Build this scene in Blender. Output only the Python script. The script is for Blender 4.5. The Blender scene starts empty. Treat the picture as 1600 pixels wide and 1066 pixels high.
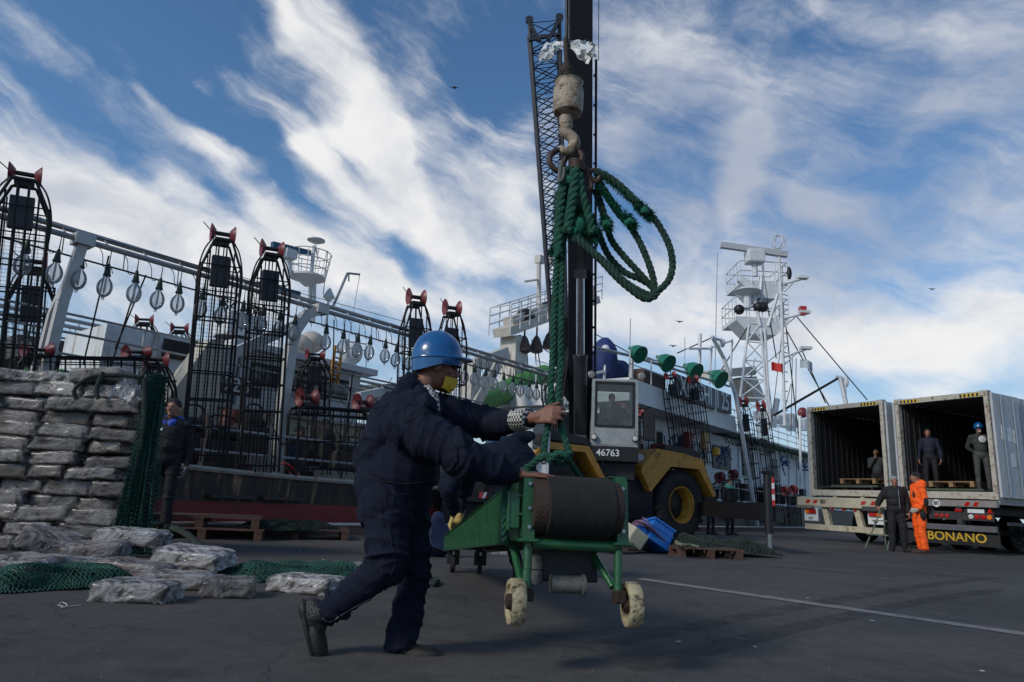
import bpy, bmesh, math, random
import numpy as np
from mathutils import Vector, Matrix, noise
from math import sin, cos, pi, radians, hypot, atan2, sqrt, degrees, asin
random.seed(7)
SC = bpy.context.scene
COL = SC.collection

# ------------------------------------------------------------------ camera
FPX = 1067.0; ROLL = radians(3.0); PIT = radians(13.07)
CAMZ = 0.7
cf = Vector((0, cos(PIT), sin(PIT))); r0 = Vector((1, 0, 0)); u0 = Vector((0, -sin(PIT), cos(PIT)))
cu = u0 * cos(ROLL) - r0 * sin(ROLL); cr = r0 * cos(ROLL) + u0 * sin(ROLL)
camd = bpy.data.cameras.new('camera'); cam = bpy.data.objects.new('camera', camd); COL.objects.link(cam)
m3 = Matrix((cr, cu, -cf)).transposed()
cam.matrix_world = Matrix.Translation((0, 0, CAMZ)) @ m3.to_4x4()
camd.sensor_width = 36; camd.lens = 36 * FPX / 1600; camd.clip_start = 0.05; camd.clip_end = 5000
SC.camera = cam
def ray(x, y): return cf * FPX + cr * (x - 800) - cu * (y - 533)
CP = Vector((0, 0, CAMZ))
def gnd(x, y, z=0.0): d = ray(x, y); return CP + d * ((z - CAMZ) / d.z)
def at(x, y, Y): d = ray(x, y); return CP + d * (Y / d.y)
QA = radians(50.93)
QD = Vector((cos(QA), sin(QA), 0)); QN = Vector((-sin(QA), cos(QA), 0))
def W(s, n, z=0): return QD * s + QN * n + Vector((0, 0, z))
def S(x, y, n):                       # a point of the photo on the vertical plane n metres off, as a world point
    d = ray(x, y); return CP + d * (n / QN.dot(d))

# ------------------------------------------------------------------ light, sky, exposure
SC.view_settings.view_transform = 'Standard'; SC.view_settings.look = 'None'
SC.view_settings.exposure = EXPO = 0.0; SC.view_settings.gamma = 1
SUN_AZ, SUN_EL = radians(-128), radians(32)      # azimuth from +Y towards +X
sd = bpy.data.lights.new('sun', 'SUN'); sd.energy = 2.1; sd.angle = radians(12); sd.color = (1, .93, .82)
so = bpy.data.objects.new('sun', sd); COL.objects.link(so)
sv = Vector((sin(SUN_AZ) * cos(SUN_EL), cos(SUN_AZ) * cos(SUN_EL), sin(SUN_EL)))
so.rotation_euler = sv.to_track_quat('Z', 'Y').to_euler(); so.location = (-20, -20, 30)
wd = bpy.data.worlds.new('World'); SC.world = wd; wd.use_nodes = True
SKYTINT = (.84, 1.12, 1.26, 1)
# the day's clouds and gaps: centre (as seen in the photo), half length, half width, tilt, weight
BLOBS = [
 (470, 50, 140, 34, -46, .62), (560, 150, 120, 30, -58, .66), (650, 60, 100, 50, -60, .20), (200, 90, 190, 13, -36, .30), (330, 150, 170, 12, -33, .26), (90, 190, 150, 10, -30, .22), (590, 215, 60, 40, -60, .4),
 (560, 215, 120, 24, 16, .60), (470, 250, 30, 30, 0, .50), (530, 320, 110, 24, -42, .55), (680, 375, 150, 26, -20, .62), (810, 400, 60, 26, -25, .4),
 (720, 300, 140, 60, -10, .42), (640, 310, 120, 60, -20, .22), (800, 250, 90, 70, 0, .35), (600, 265, 60, 30, -15, .18),
 (60, 40, 70, 26, -25, .42), (180, 140, 160, 14, -38, .08), (420, 170, 110, 22, -14, .26), (350, 235, 60, 16, -14, .45), (260, 275, 40, 22, -30, .38),
 (40, 265, 120, 40, -20, .55), (200, 320, 240, 44, -12, .55), (420, 330, 150, 24, -30, .55), (520, 400, 170, 28, -20, .40), (100, 360, 160, 50, 0, .4), (330, 400, 180, 40, -10, .35), (700, 450, 200, 32, -6, .45), (400, 520, 260, 40, -5, .25),
 (1000, 90, 90, 150, -10, .42), (1200, 60, 160, 90, 0, .25), (1400, 120, 200, 60, 10, .42), (1540, 180, 110, 50, 10, .45), (1090, 220, 90, 90, 0, .30),
 (1190, 225, 46, 40, -60, .50), (1170, 290, 26, 56, -28, .62), (1145, 330, 24, 22, 0, .35), (1290, 310, 60, 30, -25, .40), (1250, 380, 140, 90, 0, .30), (1030, 370, 60, 60, 0, .3), (970, 250, 50, 60, 0, .25),
 (1050, 500, 180, 50, 0, .55), (1330, 530, 160, 40, 8, .55), (1500, 540, 140, 36, 5, .55), (1480, 330, 180, 80, 0, .30), (1590, 400, 100, 60, 0, .25), (1440, 610, 120, 20, 0, .35), (1230, 600, 120, 30, 0, .3),
 (800, 470, 1000, 130, -2, .26), (230, 110, 190, 80, -30, -.50), (730, 160, 60, 50, -20, -.42), (780, 60, 70, 90, -20, -.30), (430, 285, 110, 26, -38, -.42), (600, 385, 130, 16, -28, -.45), (130, 200, 140, 30, -30, -.30), (330, 40, 60, 50, 0, -.3),
 (1040, 290, 60, 60, 20, -.22), (1440, 250, 120, 24, 12, -.26), (1370, 380, 70, 30, 0, -.16), (1370, 590, 60, 18, 0, -.45), (1560, 600, 50, 16, 0, -.4), (1500, 420, 80, 24, 0, -.2), (640, 590, 90, 24, -20, -.35), (800, 440, 100, 12, -10, -.25), (840, 100, 40, 60, 0, -.25),
]
GREYS = [(1400, 150, 330, 170, 0, .50), (1300, 380, 260, 110, 0, .40), (1020, 200, 120, 200, 0, .35), (720, 320, 80, 45, -10, .42), (120, 330, 160, 40, -10, .25), (800, 60, 120, 60, 0, .3)]
def build_world():
    nt = wd.node_tree; N = nt.nodes; L = nt.links; N.clear()
    out = N.new('ShaderNodeOutputWorld'); bg = N.new('ShaderNodeBackground'); L.new(bg.outputs[0], out.inputs[0])
    sky = N.new('ShaderNodeTexSky'); sky.sky_type = 'NISHITA'; sky.sun_disc = False
    sky.sun_elevation = SUN_EL; sky.sun_rotation = SUN_AZ; sky.air_density = 1.0; sky.dust_density = .4; sky.ozone_density = 3.0
    tc = N.new('ShaderNodeTexCoord')
    def mth(op, a, b=None, c=None):
        n = N.new('ShaderNodeMath'); n.operation = op
        for i, q in enumerate((a, b, c)):
            if q is None: continue
            if isinstance(q, (int, float)): n.inputs[i].default_value = q
            else: L.new(q, n.inputs[i])
        return n.outputs[0]
    sep = N.new('ShaderNodeSeparateXYZ'); L.new(tc.outputs['Generated'], sep.inputs[0])
    X, Y, Z = sep.outputs
    az0 = mth('ARCTAN2', X, Y); el0 = mth('ARCSINE', Z)
    def nz(vec, scale, detail=8, rough=.6, dist=0., rot=0., st=(1, 1, 1), loc=(0, 0, 0), out_='Fac'):
        mp = N.new('ShaderNodeMapping'); L.new(vec, mp.inputs[0]); mp.inputs['Rotation'].default_value[2] = rot
        mp.inputs['Scale'].default_value = st; mp.inputs['Location'].default_value = loc
        mp2 = N.new('ShaderNodeMapping'); L.new(vec, mp2.inputs[0]); mp2.inputs['Rotation'].default_value[2] = rot
        mp3 = N.new('ShaderNodeMapping'); L.new(mp2.outputs[0], mp3.inputs[0]); mp3.inputs['Scale'].default_value = st; mp3.inputs['Location'].default_value = loc
        n = N.new('ShaderNodeTexNoise'); L.new(mp3.outputs[0], n.inputs['Vector']); n.inputs['Scale'].default_value = scale
        n.inputs['Detail'].default_value = detail; n.inputs['Roughness'].default_value = rough; n.inputs['Distortion'].default_value = dist
        return n.outputs[out_]
    c0 = N.new('ShaderNodeCombineXYZ'); L.new(az0, c0.inputs[0]); L.new(mth('MULTIPLY', el0, 1.25), c0.inputs[1])
    # wind-curl: bend the directions a little before laying out the clouds
    w1 = nz(c0.outputs[0], 3.2, 4, .55, loc=(2.2, 7.1, 0), out_='Color'); w2 = nz(c0.outputs[0], 11, 5, .6, loc=(5.2, 1.1, 0), out_='Color')
    def vm(op, a, b):
        n = N.new('ShaderNodeVectorMath'); n.operation = op; L.new(a, n.inputs[0])
        if isinstance(b, tuple): n.inputs[1].default_value = b
        else: L.new(b, n.inputs[1])
        return n.outputs[0]
    P = vm('ADD', c0.outputs[0], vm('MULTIPLY', vm('SUBTRACT', w1, (.5, .5, .5)), (.16, .12, 0)))
    P = vm('ADD', P, vm('MULTIPLY', vm('SUBTRACT', w2, (.5, .5, .5)), (.035, .03, 0)))
    sp2 = N.new('ShaderNodeSeparateXYZ'); L.new(P, sp2.inputs[0]); az = sp2.outputs[0]; el = mth('DIVIDE', sp2.outputs[1], 1.25)
    soft = nz(P, 4.5, 6, .55, .3, loc=(3.1, 1.7, 0))
    wisp = nz(P, 5.0, 10, .62, .5, rot=radians(32), st=(.55, 2.2, 1), loc=(1.3, 4.2, 0))
    curl = nz(P, 12, 9, .60, .4, rot=radians(20), st=(.7, 1.3, 1), loc=(7.7, 0, 0))
    tot = mth('ADD', mth('MULTIPLY', soft, .80), mth('ADD', mth('MULTIPLY', wisp, 1.20), mth('MULTIPLY', curl, .75)))
    pe = N.new('ShaderNodeCombineXYZ'); L.new(az, pe.inputs[0]); L.new(el, pe.inputs[1])
    def g(pxx, pyy, w, h, rot, wt):                       # a soft oval patch of cloud (or gap) at a fixed bearing and height
        d = ray(pxx, pyy).normalized(); a0 = atan2(d.x, d.y); e0 = asin(d.z); k = 1.75 / 1067
        mp = N.new('ShaderNodeMapping'); mp.vector_type = 'TEXTURE'; L.new(pe.outputs[0], mp.inputs[0])
        mp.inputs['Location'].default_value = (a0, e0, 0); mp.inputs['Rotation'].default_value = (0, 0, radians(rot)); mp.inputs['Scale'].default_value = (w * k / cos(e0), h * k, 1)
        ln = N.new('ShaderNodeVectorMath'); ln.operation = 'LENGTH'; L.new(mp.outputs[0], ln.inputs[0])
        m_ = N.new('ShaderNodeMapRange'); m_.interpolation_type = 'SMOOTHSTEP'; L.new(ln.outputs['Value'], m_.inputs[0]); m_.inputs[1].default_value = 0; m_.inputs[2].default_value = 1; m_.inputs[3].default_value = wt * BW; m_.inputs[4].default_value = 0
        return m_.outputs[0]
    BW = .72
    for b in BLOBS: tot = mth('ADD', tot, g(*b))
    gr = None
    BW = 1.
    for b in GREYS: q = g(*b); gr = q if gr is None else mth('ADD', gr, q)
    mr = N.new('ShaderNodeMapRange'); mr.interpolation_type = 'SMOOTHSTEP'
    L.new(tot, mr.inputs[0]); mr.inputs[1].default_value = 1.26; mr.inputs[2].default_value = 2.08
    mask = mr.outputs[0]
    sh = mth('ADD', mth('MULTIPLY', nz(P, 6, 6, .6, .4, loc=(5, 5, 0)), 1.1), mth('MULTIPLY', gr, .8))
    mr2 = N.new('ShaderNodeMapRange'); mr2.interpolation_type = 'SMOOTHSTEP'; L.new(sh, mr2.inputs[0]); mr2.inputs[1].default_value = .42; mr2.inputs[2].default_value = 1.12
    cm = N.new('ShaderNodeMixRGB'); L.new(mr2.outputs[0], cm.inputs[0])
    cm.inputs[1].default_value = (9.0, 8.95, 8.9, 1); cm.inputs[2].default_value = (4.1, 4.6, 5.7, 1)
    tint = N.new('ShaderNodeMixRGB'); tint.blend_type = 'MULTIPLY'; tint.inputs[0].default_value = 1; L.new(sky.outputs[0], tint.inputs[1]); tint.inputs[2].default_value = SKYTINT
    hzr = N.new('ShaderNodeMapRange'); hzr.interpolation_type = 'SMOOTHSTEP'; L.new(el0, hzr.inputs[0]); hzr.inputs[1].default_value = .0; hzr.inputs[2].default_value = .38; hzr.inputs[3].default_value = .80; hzr.inputs[4].default_value = 0
    hm_ = N.new('ShaderNodeMixRGB'); L.new(hzr.outputs[0], hm_.inputs[0]); L.new(tint.outputs[0], hm_.inputs[1]); hm_.inputs[2].default_value = (4.6, 5.6, 6.6, 1); tint = hm_
    mx = N.new('ShaderNodeMixRGB'); L.new(mth('MULTIPLY', mask, .97), mx.inputs[0]); L.new(tint.outputs[0], mx.inputs[1]); L.new(cm.outputs[0], mx.inputs[2])
    L.new(mx.outputs[0], bg.inputs[0]); bg.inputs[1].default_value = .1
build_world()

# ------------------------------------------------------------------ materials
MATS = {}
def M(name, col, rough=.6, metal=0., var=.18, scale=6., bump=.15, dirt=None, coat=0., streak=False, bscale=None, spec=.5, trans=0., alpha=1.):
    if name in MATS: return MATS[name]
    m = bpy.data.materials.new(name); m.use_nodes = True; nt = m.node_tree; N = nt.nodes; L = nt.links
    b = N['Principled BSDF']; b.inputs['Roughness'].default_value = rough; b.inputs['Metallic'].default_value = metal
    b.inputs['Specular IOR Level'].default_value = spec
    if coat: b.inputs['Coat Weight'].default_value = coat; b.inputs['Coat Roughness'].default_value = .15
    if trans: b.inputs['Transmission Weight'].default_value = trans
    if alpha < 1: b.inputs['Alpha'].default_value = alpha
    tc = N.new('ShaderNodeTexCoord'); co = tc.outputs['Object']
    n = N.new('ShaderNodeTexNoise'); L.new(co, n.inputs[0]); n.inputs['Scale'].default_value = scale; n.inputs['Detail'].default_value = 7; n.inputs['Roughness'].default_value = .65
    cr_ = N.new('ShaderNodeMapRange'); L.new(n.outputs['Fac'], cr_.inputs[0]); cr_.inputs[1].default_value = .3; cr_.inputs[2].default_value = .7
    cr_.inputs[3].default_value = 1 - var; cr_.inputs[4].default_value = 1 + var
    vm = N.new('ShaderNodeVectorMath'); vm.operation = 'SCALE'; vm.inputs[0].default_value = col[:3]; L.new(cr_.outputs[0], vm.inputs['Scale'])
    last = vm.outputs[0]
    if dirt:
        dc, amt, dsc = dirt[:3]
        mp = N.new('ShaderNodeMapping'); L.new(co, mp.inputs[0])
        if streak: mp.inputs['Scale'].default_value = (1, 1, .12)
        n2 = N.new('ShaderNodeTexNoise'); L.new(mp.outputs[0], n2.inputs[0]); n2.inputs['Scale'].default_value = dsc; n2.inputs['Detail'].default_value = 9; n2.inputs['Roughness'].default_value = .72
        r2 = N.new('ShaderNodeMapRange'); L.new(n2.outputs['Fac'], r2.inputs[0]); r2.inputs[1].default_value = .74 - amt * .4; r2.inputs[2].default_value = .86 - amt * .4
        mx = N.new('ShaderNodeMixRGB'); L.new(r2.outputs[0], mx.inputs[0]); L.new(last, mx.inputs[1]); mx.inputs[2].default_value = (*dc, 1)
        last = mx.outputs[0]
        r3 = N.new('ShaderNodeMapRange'); L.new(r2.outputs[0], r3.inputs[0]); r3.inputs[3].default_value = rough; r3.inputs[4].default_value = min(.95, rough + .35)
        L.new(r3.outputs[0], b.inputs['Roughness'])
    L.new(last, b.inputs['Base Color'])
    if bump:
        nb = N.new('ShaderNodeTexNoise'); L.new(co, nb.inputs[0]); nb.inputs['Scale'].default_value = bscale or scale * 6; nb.inputs['Detail'].default_value = 5
        bp = N.new('ShaderNodeBump'); L.new(nb.outputs['Fac'], bp.inputs['Height']); bp.inputs['Strength'].default_value = bump; bp.inputs['Distance'].default_value = .02
        L.new(bp.outputs[0], b.inputs['Normal'])
    MATS[name] = m; return m
RUST = (.16, .06, .025)
white = M('white_paint', (.62, .63, .63), .45, dirt=(RUST, .28, 5), var=.1)
whiteg = M('white_superstructure', (.60, .63, .65), .5, dirt=((.25, .17, .11), .38, 2.2), streak=True, var=.1)
cream = M('cream_wall', (.52, .49, .40), .55, dirt=((.2, .1, .05), .38, 2.5), streak=True, var=.12)
postm = M('grey_white_post_paint', (.48, .48, .47), .5, dirt=(RUST, .30, 6), var=.12)
galv = M('galvanised_pipe', (.34, .35, .36), .45, .35, dirt=(RUST, .35, 8))
blackp = M('black_painted_steel', (.010, .011, .013), .5, dirt=((.05, .03, .02), .25, 6), spec=.4)
dblue = M('dark_boom_paint', (.008, .010, .016), .5, dirt=((.05, .03, .02), .3, 5), spec=.25)
cagem = M('cage_steel', (.009, .009, .011), .6, dirt=((.06, .03, .02), .32, 9), spec=.25)
panelm = M('cage_motor_panel', (.03, .035, .045), .6)
meshm = M('cage_wire_mesh', (.06, .065, .07), .7)
redm = M('red_spool_paint', (.17, .028, .035), .4, dirt=((.10, .04, .03), .45, 9))
yellow = M('crane_yellow', (.42, .20, .025), .5, dirt=((.10, .06, .03), .45, 4), var=.2)
greenp = M('cart_green_paint', (.012, .085, .03), .38, dirt=((.03, .045, .02), .48, 9), var=.3, scale=9, coat=.2)
greenship = M('ship_green_paint', (.06, .20, .05), .5, dirt=(RUST, .3, 4))
greenlamp = M('green_floodlight_shell', (.01, .14, .08), .3, coat=.4)
rubber = M('rubber', (.010, .010, .011), .8, var=.3, scale=12, bump=.4)
steel = M('bare_steel', (.35, .36, .37), .3, .9, dirt=((.1, .08, .06), .3, 8))
chrome = M('polished_rod', (.55, .57, .6), .2, 1., bump=0)
rustw = M('worn_white_steel', (.33, .27, .20), .6, dirt=((.09, .045, .02), .60, 16), bump=.4)
rope_g = M('green_rope', (.016, .105, .065), .85, var=.45, scale=30, bump=.8, bscale=260, dirt=((.05, .06, .035), .35, 14))
rope_d = M('dark_green_rope', (.020, .065, .045), .85, var=.45, scale=30, bump=.8, bscale=260, dirt=((.05, .05, .035), .4, 12))
netm = M('green_net_twine', (.008, .06, .045), .85, var=.5, scale=20)
netd = M('dark_net_twine', (.015, .025, .02), .9, var=.5, scale=10)
wood = M('pallet_wood', (.085, .045, .032), .8, var=.35, scale=9, dirt=((.05, .03, .02), .4, 7), bump=.4)
woody = M('pallet_wood_light', (.26, .16, .08), .8, var=.3, scale=9, dirt=((.09, .05, .03), .4, 7), bump=.4)
skin = M('skin', (.30, .14, .09), .55, var=.18, scale=25, bump=.12)
skind = M('skin_tanned', (.20, .085, .055), .55, var=.2, scale=30, bump=.2, bscale=180)
navy = M('navy_coverall_cloth', (.0105, .0135, .027), .85, var=.28, scale=14, bump=.35, bscale=420, dirt=((.035, .04, .055), .30, 10), spec=.12)
darkc = M('black_jacket_cloth', (.007, .007, .010), .8, var=.3, scale=10, bump=.2)
darkb = M('dark_blue_jacket', (.012, .020, .055), .8, var=.3)
bluec = M('blue_cloth', (.012, .03, .13), .7, var=.25)
orange = M('hi_vis_orange_cloth', (.95, .11, .004), .75, var=.1, scale=9, bump=.3)
trous = M('dark_trousers', (.008, .009, .013), .85, var=.3)
greyc = M('grey_overall', (.05, .055, .052), .85, var=.3)
boot = M('boot_leather', (.012, .011, .010), .55, var=.4, scale=20, bump=.4)
hairb = M('black_hair', (.008, .007, .006), .6, bump=.6, bscale=300)
hairg = M('grey_hair', (.30, .30, .31), .7, bump=.6, bscale=300)
helm = M('helmet_blue_shell', (.004, .085, .25), .28, var=.08, scale=4, bump=.05, coat=.5, bscale=40)
yel = M('yellow_glove', (.50, .36, .12), .8, var=.25, scale=20)
maskm = M('yellow_mask_cloth', (.62, .38, .02), .8, var=.15)
bluep = M('blue_plastic', (.008, .11, .42), .4)
glassd = M('dark_window_glass', (.02, .03, .035), .08, bump=0, spec=.9)
letter = M('white_lettering', (.62, .64, .64), .6, var=.12, dirt=((.1, .1, .1), .25, 10))
lettery = M('yellow_lettering', (.60, .38, .02), .6, dirt=((.1, .06, .02), .4, 12))
redr = M('red_lens', (.42, .012, .008), .25, bump=0, coat=.5)
orl = M('orange_lens', (.75, .18, .01), .25, bump=0, coat=.5)
whl = M('clear_lens', (.55, .55, .52), .2, bump=0, coat=.5)

def glass_thin(name, col, a=.25, rough=.05, whitish=.08):
    m = bpy.data.materials.new(name); m.use_nodes = True; N = m.node_tree.nodes; L = m.node_tree.links; N.clear()
    o = N.new('ShaderNodeOutputMaterial'); t = N.new('ShaderNodeBsdfTransparent'); t.inputs[0].default_value = (*col, 1)
    g = N.new('ShaderNodeBsdfGlossy'); g.inputs['Roughness'].default_value = rough; g.inputs[0].default_value = (.9, .92, .95, 1)
    d = N.new('ShaderNodeBsdfDiffuse'); d.inputs[0].default_value = (.6, .62, .62, 1)
    lw = N.new('ShaderNodeLayerWeight'); lw.inputs[0].default_value = a
    mx = N.new('ShaderNodeMixShader'); L.new(lw.outputs['Fresnel'], mx.inputs[0]); L.new(t.outputs[0], mx.inputs[1]); L.new(g.outputs[0], mx.inputs[2])
    m2 = N.new('ShaderNodeMixShader'); m2.inputs[0].default_value = whitish; L.new(mx.outputs[0], m2.inputs[1]); L.new(d.outputs[0], m2.inputs[2])
    L.new(m2.outputs[0], o.inputs[0]); MATS[name] = m; return m
bulbm = glass_thin('lamp_bulb_glass', (.98, .98, .99), .35, .06, .24)
cabglass = glass_thin('cab_windscreen_glass', (.80, .84, .84), .2, .03, .07)

# ------------------------------------------------------------------ mesh builder
class MB:
    def __init__(s): s.v = []; s.f = []; s.mi = []; s.cur = 0
    def add(s, vs, fs):
        o = len(s.v); s.v += [Vector(x) for x in vs]; s.f += [tuple(i + o for i in f) for f in fs]; s.mi += [s.cur] * len(fs); return s
    def box(s, c, sz, R=None, bev=0.):
        c = Vector(c); hx, hy, hz = sz[0] / 2, sz[1] / 2, sz[2] / 2
        if bev > 0:
            bm = bmesh.new(); bmesh.ops.create_cube(bm, size=1); bmesh.ops.scale(bm, vec=sz, verts=bm.verts)
            bmesh.ops.bevel(bm, geom=bm.edges[:], offset=bev, segments=2, affect='EDGES', profile=.6)
            vs = [(R @ v.co if R else v.co.copy()) + c for v in bm.verts]; bm.verts.index_update()
            fs = [[v.index for v in f.verts] for f in bm.faces]; bm.free(); return s.add(vs, fs)
        vs = [Vector((x, y, z)) for x in (-hx, hx) for y in (-hy, hy) for z in (-hz, hz)]
        vs = [(R @ v if R else v) + c for v in vs]
        return s.add(vs, [(0, 1, 3, 2), (4, 6, 7, 5), (0, 4, 5, 1), (2, 3, 7, 6), (0, 2, 6, 4), (1, 5, 7, 3)])
    def bar(s, p, q, w=.03, h=None, up=(0, 0, 1)):
        p, q = Vector(p), Vector(q); h = h or w; d = q - p; l = d.length
        if l < 1e-6: return s
        d /= l; up = Vector(up); x = d.cross(up)
        if x.length < 1e-3: x = d.cross(Vector((1, 0, 0)))
        x.normalize(); y = x.cross(d); R = Matrix((d, x, y)).transposed()
        return s.box((p + q) / 2, (l, w, h), R)
    def tube(s, pts, r, seg=8, caps=True, closed=False):
        pts = [Vector(p) for p in pts]; n = len(pts); rr = r if isinstance(r, (list, tuple)) else [r] * n
        T = []
        for i in range(n):
            a = pts[i - 1] if i or closed else pts[0]; b = pts[(i + 1) % n] if i < n - 1 or closed else pts[-1]
            t = b - a; T.append(t.normalized() if t.length > 1e-9 else Vector((0, 0, 1)))
        nrm = T[0].cross(Vector((0, 0, 1)));
        if nrm.length < .05: nrm = T[0].cross(Vector((1, 0, 0)))
        nrm.normalize(); vs = []; fs = []
        for i in range(n):
            nrm = (nrm - T[i] * nrm.dot(T[i]))
            if nrm.length < 1e-6: nrm = T[i].orthogonal()
            nrm.normalize(); b = T[i].cross(nrm)
            for k in range(seg):
                a = 2 * pi * k / seg; vs.append(pts[i] + (nrm * cos(a) + b * sin(a)) * rr[i])
        for i in range(n - 1 + (1 if closed else 0)):
            j = (i + 1) % n
            for k in range(seg):
                k2 = (k + 1) % seg; fs.append((i * seg + k, i * seg + k2, j * seg + k2, j * seg + k))
        if caps and not closed:
            fs.append(tuple(range(seg))[::-1]); fs.append(tuple((n - 1) * seg + k for k in range(seg)))
        return s.add(vs, fs)
    def cyl(s, p, q, r, seg=16): return s.tube([p, q], r, seg)
    def lathe(s, prof, c=(0, 0, 0), axis=(0, 0, 1), seg=20, caps=True):      # prof: (radius, height)
        c = Vector(c); R = Vector(axis).to_track_quat('Z', 'Y').to_matrix(); vs = []; fs = []; n = len(prof)
        for r, h in prof:
            for k in range(seg):
                a = 2 * pi * k / seg; vs.append(R @ Vector((max(r, .0004) * cos(a), max(r, .0004) * sin(a), h)) + c)
        for i in range(n - 1):
            for k in range(seg):
                k2 = (k + 1) % seg; fs.append((i * seg + k, i * seg + k2, (i + 1) * seg + k2, (i + 1) * seg + k))
        if caps: fs.append(tuple(range(seg))[::-1]); fs.append(tuple((n - 1) * seg + k for k in range(seg)))
        return s.add(vs, fs)
    def ell(s, c, rad, R=None, seg=16, rings=10):
        c = Vector(c); vs = []; fs = []
        for i in range(rings + 1):
            t = pi * i / rings
            for k in range(seg):
                a = 2 * pi * k / seg; v = Vector((sin(t) * cos(a) * rad[0], sin(t) * sin(a) * rad[1], cos(t) * rad[2]))
                if i in (0, rings): v += Vector((cos(a), sin(a), 0)) * 1e-4
                vs.append((R @ v if R else v) + c)
        for i in range(rings):
            for k in range(seg):
                k2 = (k + 1) % seg; fs.append((i * seg + k, (i + 1) * seg + k, (i + 1) * seg + k2, i * seg + k2))
        fs.append(tuple(range(seg))); fs.append(tuple(rings * seg + k for k in range(seg))[::-1])
        return s.add(vs, fs)
    def cap(s, p, q, r1, r2, seg=14):                      # tapered capsule
        p, q = Vector(p), Vector(q); d = q - p; l = d.length
        if l < 1e-5: return s.ell(p, (r1, r1, r1))
        prof = [(r1 * sin(t), -r1 * cos(t)) for t in [pi / 2 * i / 5 for i in range(6)]] + [(r2 * cos(t), l + r2 * sin(t)) for t in [pi / 2 * i / 5 for i in range(6)]]
        return s.lathe(prof, p, d, seg)
    def prism(s, poly, d):                                 # closed polygon (3D points) swept by vector d
        d = Vector(d); n = len(poly); vs = [Vector(p) for p in poly] + [Vector(p) + d for p in poly]
        fs = [tuple(range(n)), tuple(range(2 * n - 1, n - 1, -1))] + [(i, (i + 1) % n + 0, (i + 1) % n + n, i + n) for i in range(n)]
        return s.add(vs, fs)
    def rope(s, pts, r=.018, pitch=.1, strands=3, seg=6, step=.012, open_=0.):
        P = spline(pts, step); n = len(P)
        T = [((P[min(i + 1, n - 1)] - P[max(i - 1, 0)]).normalized()) for i in range(n)]
        nrm = T[0].orthogonal().normalized(); F = []
        for i in range(n):
            nrm = (nrm - T[i] * nrm.dot(T[i])).normalized(); F.append((nrm.copy(), T[i].cross(nrm)))
        off = r * .52; sr = r * .56
        for k in range(strands):
            Q = []; 
            for i in range(n):
                a = 2 * pi * (i * step / pitch + k / strands); Q.append(P[i] + (F[i][0] * cos(a) + F[i][1] * sin(a)) * off)
            s.tube(Q, sr, seg)
        return s
    def build(s, name, mats, parent=None, smooth=False, world=True, loc=None):
        me = bpy.data.meshes.new(name)
        vs = s.v
        if parent is not None and world:
            inv = MW[parent.name].inverted(); vs = [inv @ v for v in vs]
            me['m'] = 0
        elif parent is None and loc is not None: vs = [v - Vector(loc) for v in vs]
        me.from_pydata([tuple(v) for v in vs], [], s.f)
        if not isinstance(mats, (list, tuple)): mats = [mats]
        for m in mats: me.materials.append(m)
        if len(mats) > 1: me.polygons.foreach_set('material_index', s.mi)
        if 'm' in me: del me['m']
        me.validate(); 
        bm = bmesh.new(); bm.from_mesh(me); bmesh.ops.recalc_face_normals(bm, faces=bm.faces[:]); bm.to_mesh(me); bm.free()
        if smooth:
            me.polygons.foreach_set('use_smooth', [True] * len(me.polygons)); me.set_sharp_from_angle(angle=radians(42))
        o = bpy.data.objects.new(name, me); COL.objects.link(o)
        if parent is not None: o.parent = parent; MW[o.name] = MW[parent.name]
        elif loc is not None: o.location = loc
        return o
MW = {}
def spline(pts, step=.02):
    pts = [Vector(p) for p in pts]
    if len(pts) < 3:
        n = max(2, int((pts[1] - pts[0]).length / step)); return [pts[0].lerp(pts[1], i / n) for i in range(n + 1)]
    Q = [pts[0] * 2 - pts[1]] + pts + [pts[-1] * 2 - pts[-2]]; out = []
    for i in range(1, len(Q) - 2):
        a, b, c, d = Q[i - 1:i + 3]; n = max(2, int((c - b).length / .01 if step < .01 else (c - b).length / step * 2))
        for k in range(n):
            t = k / n; out.append(.5 * ((2 * b) + (c - a) * t + (2 * a - 5 * b + 4 * c - d) * t * t + (3 * b - a - 3 * c + d) * t ** 3))
    out.append(pts[-1]); res = [out[0]]; acc = 0
    for i in range(1, len(out)):                          # resample evenly
        a, b = out[i - 1], out[i]; l = (b - a).length; 
        while acc + l >= step:
            t = (step - acc) / l; a = a.lerp(b, t); res.append(a.copy()); l = (b - a).length; acc = 0
        acc += l
    return res if len(res) > 2 else pts
def tag(o, label=None, cat=None, group=None, kind=None):
    if label: o['label'] = label
    if cat: o['category'] = cat
    if group: o['group'] = group
    if kind: o['kind'] = kind
    return o
def thing(name, label, cat, loc=(0, 0, 0), rz=0., group=None, mat=None):
    o = bpy.data.objects.new(name, None); o.empty_display_size = .2; COL.objects.link(o)
    m = mat if mat is not None else (Matrix.Translation(loc) @ Matrix.Rotation(rz, 4, 'Z'))
    o.matrix_world = m; MW[o.name] = m.copy(); return tag(o, label, cat, group)
def kids(o): return [c for c in bpy.data.objects if c.parent == o]
def dup(root, mat, label=None, group=None):
    r = root.copy(); COL.objects.link(r); r.matrix_world = mat; MW[r.name] = mat.copy()
    if label: r['label'] = label
    if group: r['group'] = group
    for ch in KIDS.setdefault(root.name, kids(root)):
        c = ch.copy(); COL.objects.link(c); c.parent = r
        for g in KIDS.setdefault(ch.name, kids(ch)):
            d = g.copy(); COL.objects.link(d); d.parent = c
    return r
KIDS = {}
def copym(o, mat, label=None):
    c = o.copy(); COL.objects.link(c); c.matrix_world = mat
    if label: c['label'] = label
    return c
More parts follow.
